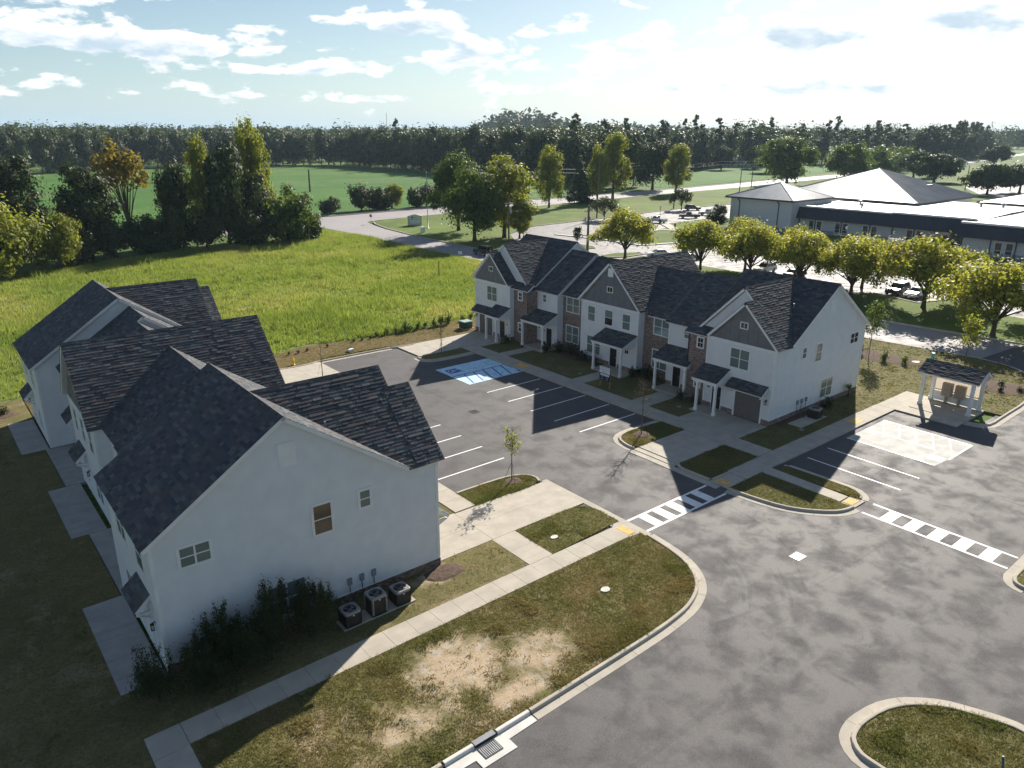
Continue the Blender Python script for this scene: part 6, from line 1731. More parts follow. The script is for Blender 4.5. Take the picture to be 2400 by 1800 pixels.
for i, (x, y, h, what) in enumerate(((78.9, 36.9, 1.3, 'shrub beside the staked sapling behind the end unit'), (78.2, 33.8, 1.3, 'shrub in the mulch bed, middle of three'), (79.0, 32.0, 1.1, 'shrub in the mulch bed nearest the mailbox shelter'), (70.6, 36.5, 1.2, 'twiggy shrub by the back corner of the end unit'), (60.3, 30.2, 1.2, 'palm-like shrub behind the air conditioner'))):
    put_shrub(pale[i % 2] if i < 3 else small[i % 3], 'bed_shrub', x, y, h, h, 1, 1, what, eg)
for i, (x, y) in enumerate(((77.2, 22.4), (78.4, 21.2), (79.2, 23.0))): put_shrub(small[i], 'dead_shrub', x, y, .6, .8, 1, 1, 'dark withered shrub in the mulch right of the mailbox shelter', 'withered shrubs right of the shelter')
put_shrub(small[0], 'weed_clump', 21.5, 82.5, 1.0, 2.4, 1, 1, 'dark green weed clump in the field near the yellow hydrant')
put_shrub(small[1], 'twiggy_shrub', 2.0, 72.8, .9, 1.6, 1, 1, 'brown twiggy shrub in the bed behind the near row', 'twiggy shrubs behind the near row'); put_shrub(small[2], 'twiggy_shrub', 4.0, 73.3, .8, 1.3, 1, 1, 'second brown twiggy shrub beside the far patio', 'twiggy shrubs behind the near row')
# palm-like plant by the end wall
yp = empty('palm_plant', (64.6, 30.6, .05), 0, 'spiky palm-like plant against the far end of the white end wall', 'plant')
rg = np.random.default_rng(5); V = []; F = []
for i in range(70):
    a = rg.uniform(0, 6.28); e = rg.uniform(-.2, 1.3); d = np.array([math.cos(a) * math.cos(e), math.sin(a) * math.cos(e), math.sin(e)]); L = rg.uniform(.55, .8); t = np.cross(d, [0, 0, 1]); t /= np.linalg.norm(t) + 1e-6; c = np.array([0, 0, .75])
    k = len(V); V += [c - t * .015, c + t * .015, c + d * L * .6 + t * .03, c + d * L + np.array([0, 0, -.12]), c + d * L * .6 - t * .03]; F += [(k, k + 1, k + 2, k + 4), (k + 4, k + 2, k + 3, k + 3)]
b = MB(); b.add([tuple(p) for p in V], [f if f[2] != f[3] else f[:3] for f in F], 0, .6); b.build('fronds', MAT['leaf_mid'], yp, tint=True)
b = MB(); b.tube([(0, 0, 0), (0, 0, .8)], [.06, .05], 6); b.build('trunk', MAT['bark'], yp)

def sapling(x, y, h, seed, leaf, nleaf, label, crown_w=1.3, base=.32, stakes=3, size=.07, twigs=26, wide=1.0):
    rr = random.Random(seed); rg = np.random.default_rng(seed)
    t = empty('sapling', (x, y, ZL_), rr.uniform(0, 6), label, 'sapling', 'young staked trees')
    b = MB(); b.tube([(0, 0, -.05), (.02, 0, h * .4), (-.02, .02, h * .75), (0, 0, h)], [.045, .035, .02, .006], 7)
    P = []
    for i in range(twigs):
        z = h * rr.uniform(base, .93); a = i * 2.4; L = crown_w * .62 * (1.05 - (z / h) * .62) * rr.uniform(.6, 1.1); up = rr.uniform(.35, .9)
        p0 = Vector((0, 0, z)); p1 = p0 + Vector((math.cos(a) * L * .5, math.sin(a) * L * .5, L * up * .45)); p2 = p0 + Vector((math.cos(a) * L, math.sin(a) * L, L * up))
        b.tube([tuple(p0), tuple(p1), tuple(p2)], [.012, .008, .003], 4)
        for k in range(3):
            q = p0.lerp(p2, rr.uniform(.4, .9)); e = q + Vector((rr.uniform(-.25, .25), rr.uniform(-.25, .25), rr.uniform(.05, .3))); b.tube([tuple(q), tuple(e)], [.006, .002], 3); P += [q, e]
        P += [p1, p2, p2]
    b.build('trunk', MAT['bark_pale'], t)
    if nleaf:
        P = np.array([tuple(p) for p in P]); idx = rg.choice(len(P), nleaf, p=None); pts = P[idx] + rg.normal(size=(nleaf, 3)) * .11 * wide
        N = rg.normal(size=(nleaf, 3)) + np.array([0, 0, .5]); N /= np.linalg.norm(N, axis=1, keepdims=True)
        V, F = leaf_quads(rg, pts, N, size, .7); link_mesh('foliage', fast_mesh('foliage', V, F, MAT[leaf], rg.random(nleaf)), t)
    for i in range(stakes):
        a = i * 2.1 + .4; m = MB(); m.tube([(0, 0, h * .36), (math.cos(a) * .55, math.sin(a) * .55, .02)], .012, 4); m.build('guy_wire', MAT['iron'], t)
    return t
sapling(29.64, 36.37, 4.15, 71, 'leaf_yellowgreen', 330, 'young tree with sparse yellow leaves in the small lawn island by the driveway', 1.5, .42, 2, .075)
sapling(43.0, 36.4, 4.6, 72, 'leaf_autumn', 45, 'nearly bare twiggy young tree in the island before the porches', 2.2, .3, 3, .05, 60)
sapling(29.78, 66.1, 4.9, 73, 'leaf_autumn', 0, 'thin bare young tree behind the near roof at the far driveway', .8, .3, 1, .05, 12)
sapling(43.5, 65.6, 3.7, 74, 'leaf_autumn', 40, 'thin bare young tree in the far island beside the blue bay', 1.2, .35, 3, .05, 30)
sapling(78.4, 35.6, 6.2, 75, 'leaf_mid', 1500, 'leafy staked young tree behind the corner of the end unit', 2.3, .36, 3, .10, 46, 1.6)
sapling(83.8, 28.06, 5.0, 76, 'leaf_yellowgreen', 1300, 'leafy staked young tree behind the mailbox shelter', 2.1, .33, 3, .10, 46, 1.6)
sapling(110.2, 113.8, 3.9, 77, 'leaf_dark', 900, 'small upright dark green tree in the grass island left of the yellow tree', 2.0, .3, 0, .14, 40, 1.6)
# mulch rings and beds
def mound(name, cx, cy, rx, ry, h, label=None, mat='mulch', seed=1):
    rr = random.Random(seed); b = MB(); n = 18; rings = 4; P = [(cx, cy, ZL_ + h)]
    for k in range(1, rings + 1):
        for i in range(n):
            a = 2 * math.pi * i / n; r_ = k / rings * (1 + rr.uniform(-.12, .12)); P.append((cx + rx * r_ * math.cos(a), cy + ry * r_ * math.sin(a), ZL_ + h * (1 - (k / rings) ** 2) + (.012 if k < rings else -.02) + rr.uniform(0, .02)))
    F = [(0, 1 + i, 1 + (i + 1) % n) for i in range(n)]
    for k in range(rings - 1):
        for i in range(n): F.append((1 + k * n + i, 1 + (k + 1) * n + i, 1 + (k + 1) * n + (i + 1) % n, 1 + k * n + (i + 1) % n))
    b.add(P, F); return b.build(name, MAT[mat], kind='structure')
mound('mulch_ring', 29.7, 36.3, .75, .6, .05, seed=2); mound('mulch_ring', 43.0, 36.4, .9, .7, .06, seed=3)
mound('mulch_bed', 79.6, 34.6, 2.2, 4.2, .05, seed=4); mound('mulch_bed', 78.6, 22.2, 2.3, 2.6, .05, seed=5); mound('mulch_bed', 19.6, 29.9, 1.3, .75, .05, mat='mulch', seed=6)
mound('mulch_bed', 54.4, 45.6, 1.0, 1.9, .04, seed=7); mound('mulch_bed', 54.0, 55.8, 1.2, 3.2, .04, seed=8); mound('mulch_bed', 3.0, 73.0, 2.2, 1.0, .05, seed=9); mound('mulch_bed', 57, 30.5, 4.2, .55, .03, seed=10); mound('mulch_bed', 70.2, 34.8, 1.0, 2.2, .04, seed=11)
# ================================================================== SMALL THINGS
def ac_unit(x, y, z, h, w, label, tall=False):
    t = empty('air_conditioner', (x, y, z), 0, label, 'air conditioner', 'air conditioner units')
    r = w / 2
    b = MB(); b.box(-r + .03, -r + .03, .0, r - .03, r - .03, .10); b.build('base_pan', MAT['black'], t)
    b = MB(); b.box(-r + .05, -r + .05, .10, r - .05, r - .05, h - .12)
    core = b.build('louvre_core', MAT['ac_brown'], t)
    m = MB(); n = int((h - .26) / .045)
    for i in range(n):
        zz = .13 + i * .045
        for s_ in (-1, 1):
            m.box(s_ * (r - .05) - .008, -r + .07, zz, s_ * (r - .05) + .012 * s_, r - .07, zz + .02); m.box(-r + .07, s_ * (r - .05) - .008, zz, r - .07, s_ * (r - .05) + .012 * s_, zz + .02)
    m.build('louvres', MAT['ac_brown'], core, kind='stuff')
    for sx in (-1, 1):
        for sy in (-1, 1):
            m = MB(); w2 = .10 if tall else .055
            m.box(sx * (r - w2), sy * (r - .035), .1, sx * (r - .01), sy * (r - .01), h - .1); m.box(sx * (r - .035), sy * (r - w2), .1, sx * (r - .01), sy * (r - .01), h - .1)
            m.build('corner_post', MAT['ac_grey'] if tall else MAT['ac_brown'], t)
    # lid with a round fan opening
    N = 32; m = MB(); P = []
    def sq(a, q):
        c, s_ = math.cos(a), math.sin(a); k = q / max(abs(c), abs(s_)); k = min(k, q * 1.30); return (c * k, s_ * k)
    rings = [(lambda a: sq(a, r), h - .13), (lambda a: sq(a, r), h - .02), (lambda a: sq(a, r - .03), h), (lambda a: (math.cos(a) * r * .80, math.sin(a) * r * .80), h - .005), (lambda a: (math.cos(a) * r * .76, math.sin(a) * r * .76), h - .03), (lambda a: (math.cos(a) * r * .74, math.sin(a) * r * .74), h - .16)]
    for fn, z_ in rings:
        for i in range(N):
            q = fn(2 * math.pi * i / N); P.append((q[0], q[1], z_))
    m.add(P, [(k * N + i, k * N + (i + 1) % N, (k + 1) * N + (i + 1) % N, (k + 1) * N + i) for k in range(len(rings) - 1) for i in range(N)])
    lid = m.build('lid', MAT['ac_grey'], t)
    m = MB(); m.lathe([(.01, h - .165), (r * .75, h - .165), (r * .75, h - .17)], (0, 0, 0), 24); m.build('fan_well', MAT['black'], t)
    f = MB()
    for i in range(4):
        a = i * math.pi / 2 + .4
        pts = [(math.cos(a + d) * q, math.sin(a + d) * q, h - .12 + zz) for d, q, zz in ((-.25, .08, 0), (.25, .08, .03), (.42, r * .68, .05), (-.2, r * .68, 0))]
        f.add(pts, ((0, 1, 2, 3),))
    f.lathe([(.01, h - .08), (.09, h - .09), (.09, h - .15)], (0, 0, 0), 10)
    f.build('fan', MAT['ac_grey'], t)
    g = MB()
    for k in range(1, 7):
        q = r * .76 * k / 6
        g.tube([(math.cos(2 * math.pi * i / 20) * q, math.sin(2 * math.pi * i / 20) * q, h - .01) for i in range(21)], .004, 3)
    for i in range(8): a = i * math.pi / 4; g.tube([(0, 0, h - .012), (math.cos(a) * r * .77, math.sin(a) * r * .77, h - .012)], .004, 3)
    g.build('fan_guard', MAT['black'], t)
    m = MB(); m.box(-.03, -r + .028, h - .24, .06, -r + .036, h - .19); m.build('badge', MAT['trim'], t)
ac_unit(13.5, 29.08, .10, .83, .86, 'shorter air conditioner next to the big shrubs')
ac_unit(14.95, 29.1, .10, 1.08, .88, 'tallest air conditioner, with grey corner posts, in the middle of the three', True)
ac_unit(16.33, 29.1, .10, .83, .86, 'right air conditioner of the three, its lid catching the sun')
ac_unit(57.3, 29.72, .09, .85, .9, 'single dark air conditioner beside the end wall of the far row')

# kerb inlet
b = MB(); b.box(13.3, 17.95, -.2, 15.0, 18.75, -.045); b.box(12.25, 18.45, -.2, 16.5, 19.0, -.044) if False else None
sheet('inlet_apron', [(13.3, 17.97), (14.98, 17.97), (14.98, 18.5), (16.5, 18.55), (16.5, 18.97), (12.2, 18.97), (12.2, 18.48), (13.3, 18.45)], -.035, MAT['concrete_new'], .1)
inl = empty('storm_drain', (14.1, 18.6, -.035), 0, 'iron grate storm drain set in new pale concrete at the kerb', 'drain')
b = MB(); b.box(-.46, .36, .02, .56, .62, .135); b.build('hood', MAT['plastic_grey'], inl)
b = MB(); b.box(-.45, .345, -.02, .55, .37, .125); b.build('inlet_opening', MAT['black'], inl)
b = MB(); b.box(-.42, -.30, .0, .36, .22, .004); b.build('pit', MAT['black'], inl)
for i in range(10): m = MB(); m.box(-.41 + i * .083, -.29, .004, -.375 + i * .083, .21, .02); m.build('grate_bar', MAT['steel'], inl)
m = MB(); m.box(-.46, -.34, .0, .40, -.29, .022); m.box(-.46, .21, .0, .40, .25, .022); m.box(-.46, -.289, .0, -.415, .209, .022); m.box(.36, -.289, .0, .40, .209, .022); m.build('grate_frame', MAT['iron'], inl)
def flat_grate(x, y, w, d, mat, label, lite=True):
    t = empty('drain_grate', (x, y, ZA_), 0, label, 'drain', None)
    b = MB(); b.box(-w / 2 + .03, -d / 2 + .03, .001, w / 2 - .03, d / 2 - .03, .006); b.build('pit', MAT['black'], t)
    b = MB()
    for (x0, y0, x1, y1) in ((-w / 2, -d / 2, w / 2, -d / 2 + .05), (-w / 2, d / 2 - .05, w / 2, d / 2), (-w / 2, -d / 2 + .05, -w / 2 + .05, d / 2 - .05), (w / 2 - .05, -d / 2 + .05, w / 2, d / 2 - .05), (-w / 6 - .02, -d / 2 + .05, -w / 6 + .02, d / 2 - .05), (w / 6 - .02, -d / 2 + .05, w / 6 + .02, d / 2 - .05)): b.box(x0, y0, 0, x1, y1, .014)
    b.build('frame', MAT[mat], t)
    n = 9
    for k in range(3):
        for i in range(n):
            m = MB(); yy = -d / 2 + .08 + (d - .16) * i / (n - 1); x0 = -w / 2 + .06 + k * (w / 3)
            m.box(x0, yy - .012, .005, x0 + w / 3 - .1, yy + .012, .012); m.build('grate_bar', MAT[mat], t)
flat_grate(36.4, 18.7, .85, .7, 'paint_worn', 'pale square drain grate in the open asphalt')
flat_grate(35.78, 49.1, .8, .8, 'iron', 'dark square drain grate in the middle of the lot')

def cover(x, y, r, label, mat='concrete_new', n=9):
    rr = random.Random(int(x * 100)); b = MB(); b.prism([(x + r * rr.uniform(.75, 1.1) * math.cos(2 * math.pi * i / n), y + r * .72 * rr.uniform(.8, 1.1) * math.sin(2 * math.pi * i / n)) for i in range(n)], ZL_ - .02, ZL_ + .05)
    return b.build('utility_cover', MAT[mat], None, label, 'cover', 'utility covers')
cover(26.84, 28.9, .28, 'pale utility cover in the small lawn beside the ramp')
cover(53.9, 27.0 + 1.9, .25, 'grey utility cover in the shaded lawn by the end unit', 'plastic_grey'); cover(50.4, 38.6, .26, 'oval utility cover in the shaded lawn before the near porch', 'plastic_grey')
cover(50.2, 50.9, .22, 'blue-grey utility cover in the shaded lawn by the middle walk', 'plastic_grey'); cover(25.3, 23.2, .3, 'flat pale stone lying in the big lawn', 'stone')

# fire hydrant
MAT['hydrant'] = plain('hydrant_yellow', (.72, .52, .02), .5, .4, .06)
hy = empty('fire_hydrant', (29.15, 71.55, .04), .4, 'yellow fire hydrant on the dry verge', 'hydrant')
b = MB(); b.lathe([(.16, 0), (.16, .05), (.11, .06), (.105, .5), (.14, .52), (.14, .57), (.12, .6), (.09, .7), (.04, .74), (.035, .8), (.02, .81)], (0, 0, 0), 14); b.build('barrel', MAT['hydrant'], hy, smooth=True)
for a in (0, 2.1, 4.2): m = MB(); m.tube([(0, 0, .42), (math.cos(a) * .2, math.sin(a) * .2, .42)], .06, 8); m.build('outlet', MAT['hydrant'], hy)
# green pad transformer
MAT['pad_green'] = plain('transformer_green', (.022, .05, .035), .5, .4, .08)
tf = empty('pad_transformer', (52.0, 72.85, .04), 0, 'green pad-mounted transformer box on the verge by the far unit', 'transformer')
b = MB(); b.box(-.75, -.7, -.1, .75, .7, .06); b.build('pad', MAT['concrete'], tf)
b = MB(); b.box(-.62, -.55, .06, .62, .55, .85); b.build('cabinet', MAT['pad_green'], tf, bevel=.02)
MAT['pad_lid'] = plain('pale_green_lid', (.30, .42, .36), .4, .45, .06)
b = MB(); b.add([(-.66, -.6, .85), (.66, -.6, .85), (.66, .6, .85), (-.66, .6, .85), (-.63, -.56, .93), (.63, -.56, .93), (.63, .56, .93), (-.63, .56, .93)], ((4, 5, 6, 7), (0, 1, 5, 4), (1, 2, 6, 5), (2, 3, 7, 6), (3, 0, 4, 7), (3, 2, 1, 0))); b.build('lid', MAT['pad_lid'], tf)
hb_ = empty('valve_box', (36.15, 72.4, .04), .3, 'small white and black irrigation box lying on the dry verge', 'box')
b = MB(); b.box(-.3, -.2, 0, .3, .2, .28); b.build('box_body', MAT['trim'], hb_); b = MB(); b.box(-.1, .2, .0, .32, .42, .34); b.build('box_flap', MAT['black'], hb_)
b = MB(); b.tube([(83.1, 31, 0), (83.1, 31, .75)], .17, 10); MAT['cyan'] = plain('cyan_pipe', (.13, .42, .45), .5, .4, .05); b.build('pipe_riser', MAT['cyan'], None, 'pale cyan pipe standing in the grass behind the mailbox shelter', 'pipe')
for i, (x, y, r) in enumerate(((80.0, 32.4, .35), (80.6, 31.6, .55), (79.2, 33.5, .4))):
    cover(x, y, r, ('small white flat stone in the mulch bed', 'largest white flat stone in the mulch bed behind the shelter', 'white flat stone nearest the end unit in the mulch bed')[i], 'stone')

# mailbox shelter
ms = empty('mailbox_shelter', (69.0, 23.67, .065), 0, 'open white mailbox shelter with gable roof by the drive', 'shelter')
for (x, y) in ((-1.14, 2.0), (1.06, 2.0), (-1.18, -2.0), (1.1, -2.0)):
    b = MB(); b.box(x - .13, y - .13, 0, x + .13, y + .13, 2.8); b.box(x - .17, y - .17, 0, x + .17, y + .17, .25); b.build('post', MAT['trim'], ms)
b = MB()
for x in (-1.16, 1.08): b.box(x - .1, -2.35, 2.75, x + .1, 2.35, 3.02)
for y in (-2.0, 2.0): b.box(-1.05, y - .1, 2.76, .97, y + .1, 3.0)
b.build('beam', MAT['trim'], ms)
b = MB()
for y in (-2.2, 2.2):
    b.add([(-1.4, y - .05, 3.0), (1.4, y - .05, 3.0), (0, y - .05, 3.72), (-1.4, y + .05, 3.0), (1.4, y + .05, 3.0), (0, y + .05, 3.72)], ((0, 1, 2), (5, 4, 3), (0, 2, 5, 3), (1, 4, 5, 2), (0, 3, 4, 1)))
b.build('gable', MAT['trim'], ms)
class _K(House):
    def __init__(s, root): s.root = root; s.mir = False; s.xf = lambda u, v, z: (u, v, z); s.tabs = []; s.mw = Matrix()
k_ = _K(ms)
k_.roof([((-1.6, -2.5, 2.98), (-1.6, 2.5, 2.98), (0, 2.5, 3.85), (0, -2.5, 3.85)), ((1.6, -2.5, 2.98), (1.6, 2.5, 2.98), (0, 2.5, 3.85), (0, -2.5, 3.85))], [((0, -2.5, 3.85), (0, 2.5, 3.85), (.88, 0, -.47), (-.88, 0, -.47))])
k_.finish_roofs(0)
def translucent_mat(name, col):
    m = MT(name); d = m.node('ShaderNodeBsdfDiffuse'); d.inputs[0].default_value = (*col, 1); t = m.node('ShaderNodeBsdfTranslucent'); t.inputs[0].default_value = (*col, 1)
    x = m.node('ShaderNodeMixShader'); x.inputs[0].default_value = .6; m.l.new(d.outputs[0], x.inputs[1]); m.l.new(t.outputs[0], x.inputs[2]); m.l.new(x.outputs[0], m.out.inputs[0]); return m.mat
MAT['acrylic'] = translucent_mat('white_acrylic', (.78, .72, .66))
b = MB(); b.box(1.02, -1.82, 1.08, 1.035, 1.85, 2.74); pn = b.build('sign_panel', MAT['acrylic'], ms)
b = MB(); b.box(1.0, -1.85, .05, 1.06, 1.85, .92); b.build('low_wall', MAT['trim'], ms)
MAT['letter_grey'] = plain('letter_grey', (.10, .08, .09), .6, .3, .05)
q_ = text_mesh('VERSTEAD', .46, MAT['letter_grey'], depth=.006); place_text(q_, pn, (1.05, .08, 2.32), (1, 0, 0)); q_.scale = (1.04, 1, 1)
q_ = text_mesh('VERSTEAD', .46, MAT['letter_grey'], depth=.002, mirror=True); place_text(q_, pn, (1.012, .08, 2.32), (-1, 0, 0)); q_.scale = (1.04, 1, 1)  # mirrored dark copy paints the rear letters' shade showing through the panel
for i, (y, what) in enumerate(((.62, 'left tan mailbox cabinet on its pedestal under the shelter'), (-.45, 'right tan mailbox cabinet on its pedestal under the shelter'))):
    mb_ = empty('mailbox_cabinet', (69.72, 23.67 + y, .065), 0, what, 'mailbox', 'mailbox cabinets')
    b = MB(); b.box(-.1, -.1, 0, .1, .1, .72); b.box(-.2, -.2, 0, .2, .2, .04); b.build('pedestal', MAT['tan_metal'], mb_)
    b = MB(); b.box(-.24, -.4, .7, .24, .4, 1.85); cb = b.build('cabinet', MAT['tan_metal'], mb_)
    for r_ in range(7):
        for c in range(2):
            m = MB(); m.box(-.255, -.37 + c * .38, .74 + r_ * .155, -.24, -.01 + c * .38, .87 + r_ * .155); m.build('mailbox_door', MAT['tan_metal'], cb)

# board in front of the middle porch
bd = empty('notice_board', (49.1, 46.38, ZL_), 0, 'blue and white notice board on two posts before the middle porch', 'sign')
def bbox(name, y0, y1, z0, z1, x, mat, parent): m = MB(); m.box(x - .012, y0, z0, x, y1, z1); return m.build(name, MAT[mat], parent)
MAT['navy'] = plain('navy_panel', (.012, .016, .045), .5, .4, .05)
for y in (-.62, .62): m = MB(); m.box(-.045, y - .045, -.1, .045, y + .045, 1.9); m.build('post', MAT['wood'], bd)
m = MB(); m.box(-.07, -.68, .68, -.045, .68, 2.05); pnl = m.build('board', MAT['navy'], bd)
bbox('white_panel', -.66, .66, 1.40, 2.03, -.072, 'sign_white', pnl); bbox('white_panel', -.55, .55, 1.14, 1.33, -.072, 'sign_white', pnl)
for (txt, sz, y, z, mt) in (('AVAILABLE HOMES', .135, 0, 1.92, 'sign_blue'), ('BUILDING A', .16, 0, 1.52, 'sign_blue'), ('COMING SOON', .12, 0, 1.235, 'navy'), ('CALL', .1, .3, 1.02, 'sign_white'), ('TEXT', .1, -.3, 1.02, 'sign_white'), ('ABOUT', .11, .3, .83, 'sign_white'), ('UNITS', .11, -.3, .83, 'sign_white')):
    place_text(text_mesh(txt, sz, MAT[mt], depth=.001), pnl, (-.088, y, z), (-1, 0, 0))
m = MB(); m.box(-.088, -.62, 1.72, -.085, .62, 1.76); m.build('rule', MAT['sign_blue'], pnl)
# steel stake in the round island
b = MB(); b.tube([(27.5, 5.1, 0), (27.44, 5.33, 1.5)], .04, 6); MAT['teal'] = plain('teal_stake', (.03, .12, .14), .5, .4, .1); b.build('marker_stake', MAT['teal'], None, 'dark teal marker stake in the round lawn island at the lower right', 'stake')

# ------------------------------------------------------------------ vehicles
def paint_mat(name, col): return plain(name, col, .28, .6, .02, .6)
MAT['car_white'] = paint_mat('car_white', (.70, .71, .72)); MAT['car_grey'] = paint_mat('car_grey', (.075, .085, .085)); MAT['car_dark'] = paint_mat('car_dark', (.016, .018, .022)); MAT['car_slate'] = paint_mat('car_slate', (.055, .07, .075)); MAT['car_silver'] = paint_mat('car_silver', (.35, .36, .37)); MAT['car_red'] = paint_mat('car_red', (.25, .02, .02)); MAT['car_blue'] = paint_mat('car_blue', (.02, .04, .10))
MAT['rubber'] = plain('rubber', (.015, .015, .016), .85, .2, .1); MAT['rim'] = plain('alloy_rim', (.32, .33, .34), .35, .5, .05, metal=.7); MAT['lamp_red'] = plain('tail_lamp', (.30, .01, .01), .3, .5, .05); MAT['lamp_clear'] = plain('head_lamp', (.65, .66, .66), .15, .6, .03)
def vehicle(name, kind, x, y, rz, col, label, cat, group=None, spare=False, door_open=False):
    """nose towards local +X"""
    t = empty(name, (x, y, -.05), rz, label, cat, group)
    if kind == 'pickup': L, W, wr = 5.6, 1.95, .39; prof = [(-2.8, .55), (-2.8, 1.12), (-.62, 1.14), (.95, 1.12), (2.55, 1.02), (2.8, .85), (2.8, .45), (-2.75, .45)]; cab = [(-.62, 1.1), (.98, 1.1), (.42, 1.82), (-.5, 1.84)]; ax = (-1.75, 1.8)
    elif kind == 'offroad': L, W, wr = 4.6, 1.85, .42; prof = [(-2.1, .6), (-2.1, 1.18), (.75, 1.18), (2.05, 1.12), (2.15, .95), (2.15, .6), (-2.0, .5)]; cab = [(-2.08, 1.15), (.78, 1.15), (.5, 1.86), (-2.04, 1.9)]; ax = (-1.35, 1.45)
    elif kind == 'suv': L, W, wr = 4.8, 1.9, .37; prof = [(-2.4, .5), (-2.42, 1.0), (-2.3, 1.1), (1.0, 1.08), (2.2, .95), (2.42, .75), (2.4, .4), (-2.35, .38)]; cab = [(-2.32, 1.06), (1.05, 1.06), (.2, 1.68), (-1.9, 1.74)]; ax = (-1.45, 1.5)
    else: L, W, wr = 4.8, 1.82, .33; prof = [(-2.4, .45), (-2.4, .92), (-1.6, 1.0), (1.0, .96), (2.15, .82), (2.4, .62), (2.38, .32), (-2.35, .3)]; cab = [(-1.75, .96), (1.05, .94), (.15, 1.42), (-1.05, 1.44)]; ax = (-1.42, 1.45)
    hw = W / 2
    def ext(b, poly, w0, w1, zref=None):
        n = len(poly); P = []
        zs = [p[1] for p in poly]; lo, hi = min(zs), max(zs)
        for s_ in (-1, 1):
            for (px_, pz) in poly:
                k = (pz - lo) / (hi - lo + 1e-6); P.append((px_, s_ * (w0 + (w1 - w0) * k), pz))
        b.add(P, [tuple(reversed(range(n))), tuple(range(n, 2 * n))] + [(i, (i + 1) % n, n + (i + 1) % n, n + i) for i in range(n)])
    b = MB(); ext(b, prof, hw - .03, hw - .05)
    if kind == 'pickup': pass
    body = b.build('body', MAT[col], t, bevel=.05)
    if kind == 'pickup':
        m = MB(); m.box(-2.72, -hw + .14, 1.09, -.68, hw - .14, 1.155); m.build('cargo_bed', MAT['car_dark'] if col != 'car_white' else MAT['car_silver'], t)
        m = MB()
        for s_ in (-1, 1): m.box(-2.8, s_ * (hw - .13), 1.1, -.66, s_ * (hw - .04), 1.2)
        m.box(-2.82, -hw + .1, 1.1, -2.74, hw - .1, 1.2); m.build('bed_rail', MAT[col], t)
    b = MB(); ext(b, cab, hw - .07, hw - .24); cb = b.build('cabin', MAT[col] if kind != 'offroad' else MAT['car_dark'], t, bevel=.05)
    # panes a little proud of the cabin
    (x0, z0), (x1, z1), (x2, z2), (x3, z3) = cab
    def side(s_, f0, f1, g0=.22, g1=.86):
        def pt(f, g): xa = x0 + (x1 - x0) * f; xb = x3 + (x2 - x3) * f; xx = xa + (xb - xa) * g; zz = z0 + (z3 - z0) * g; return (xx, s_ * (hw - .07 - .17 * g + .012), zz)
        m = MB(); m.add([pt(f0, g0), pt(f1, g0), pt(f1, g1), pt(f0, g1)], ((0, 1, 2, 3),)); m.build('side_window', MAT['car_glass'], cb)
    for s_ in (-1, 1):
        if kind == 'pickup': side(s_, .06, .46); side(s_, .52, .93)
        else: side(s_, .05, .30); side(s_, .34, .62); side(s_, .66, .95)
    def endglass(nm, xa, za, xb, zb, off):
        w = hw - .2; m = MB(); f = lambda g: (xa + (xb - xa) * g + off, za + (zb - za) * g + .012)
        (p, q), (r_, s2) = f(.15), f(.88); m.add([(p, -w + .02, q), (p, w - .02, q), (r_, w - .1, s2), (r_, -w + .1, s2)], ((0, 1, 2, 3),)); m.build(nm, MAT['car_glass'], cb)
    endglass('windscreen', x1, z1, x2, z2, .015); endglass('rear_window', x0, z0, x3, z3, -.015)
    for a in ax:
        for s_ in (-1, 1):
            m = MB(); m.tube([(a, s_ * (hw - .22), wr), (a, s_ * (hw + .0), wr)], wr, 16); w = m.build('wheel', MAT['rubber'], t)
            m = MB(); m.tube([(a, s_ * (hw - .1), wr), (a, s_ * (hw + .012), wr)], wr * .6, 12); m.build('rim', MAT['rim'], w)
            m = MB(); pts = [(a + (wr + .09) * math.cos(R(q)), s_ * (hw - .012), wr + (wr + .09) * math.sin(R(q))) for q in range(0, 181, 20)]
            m.tube(pts, .05, 5); m.build('wheel_arch', MAT['car_dark'] if kind in ('offroad', 'pickup') else MAT[col], t)
    for s_ in (-1, 1):
        m = MB(); m.box(L / 2 - .35 if kind == 'offroad' else L / 2 - .1, s_ * (hw - .42), .78, L / 2 - .12 if kind == 'offroad' else L / 2 + .015, s_ * (hw - .12), .95 if kind != 'sedan' else .88); m.build('headlight', MAT['lamp_clear'], t)
        xr = min(p[0] for p in prof); m = MB(); m.box(xr - .015, s_ * (hw - .24), .8, xr + .1, s_ * (hw - .07), 1.02 if kind != 'sedan' else .9); m.build('tail_light', MAT['lamp_red'], t)
        m = MB(); m.box(x1 - .35, s_ * (hw - .04), z1 + .03, x1 - .15, s_ * (hw + .17), z1 + .2); m.build('wing_mirror', MAT[col], t)
    xr = min(p[0] for p in prof); xf_ = max(p[0] for p in prof)
    m = MB(); m.box(xr - .1, -hw + .08, .42, xr + .02, hw - .08, .62); m.build('bumper', MAT['car_dark'] if col != 'car_white' else MAT['steel'], t); m = MB(); m.box(xf_ - .02, -hw + .08, .4, xf_ + .1, hw - .08, .62); m.build('bumper', MAT['car_dark'] if col != 'car_white' else MAT['steel'], t)
    m = MB(); m.box(xr - .108, -.25, .66 if kind != 'sedan' else .55, xr - .09 + .075, .25, .78 if kind != 'sedan' else .67); m.build('number_plate', MAT['sign_white'], t)
    if spare:
        m = MB(); m.tube([(-2.12, .1, 1.12), (-2.38, .1, 1.12)], .42, 16); w = m.build('spare_wheel', MAT['rubber'], t); m = MB(); m.tube([(-2.3, .1, 1.12), (-2.4, .1, 1.12)], .2, 10); m.build('rim', MAT['rim'], w)
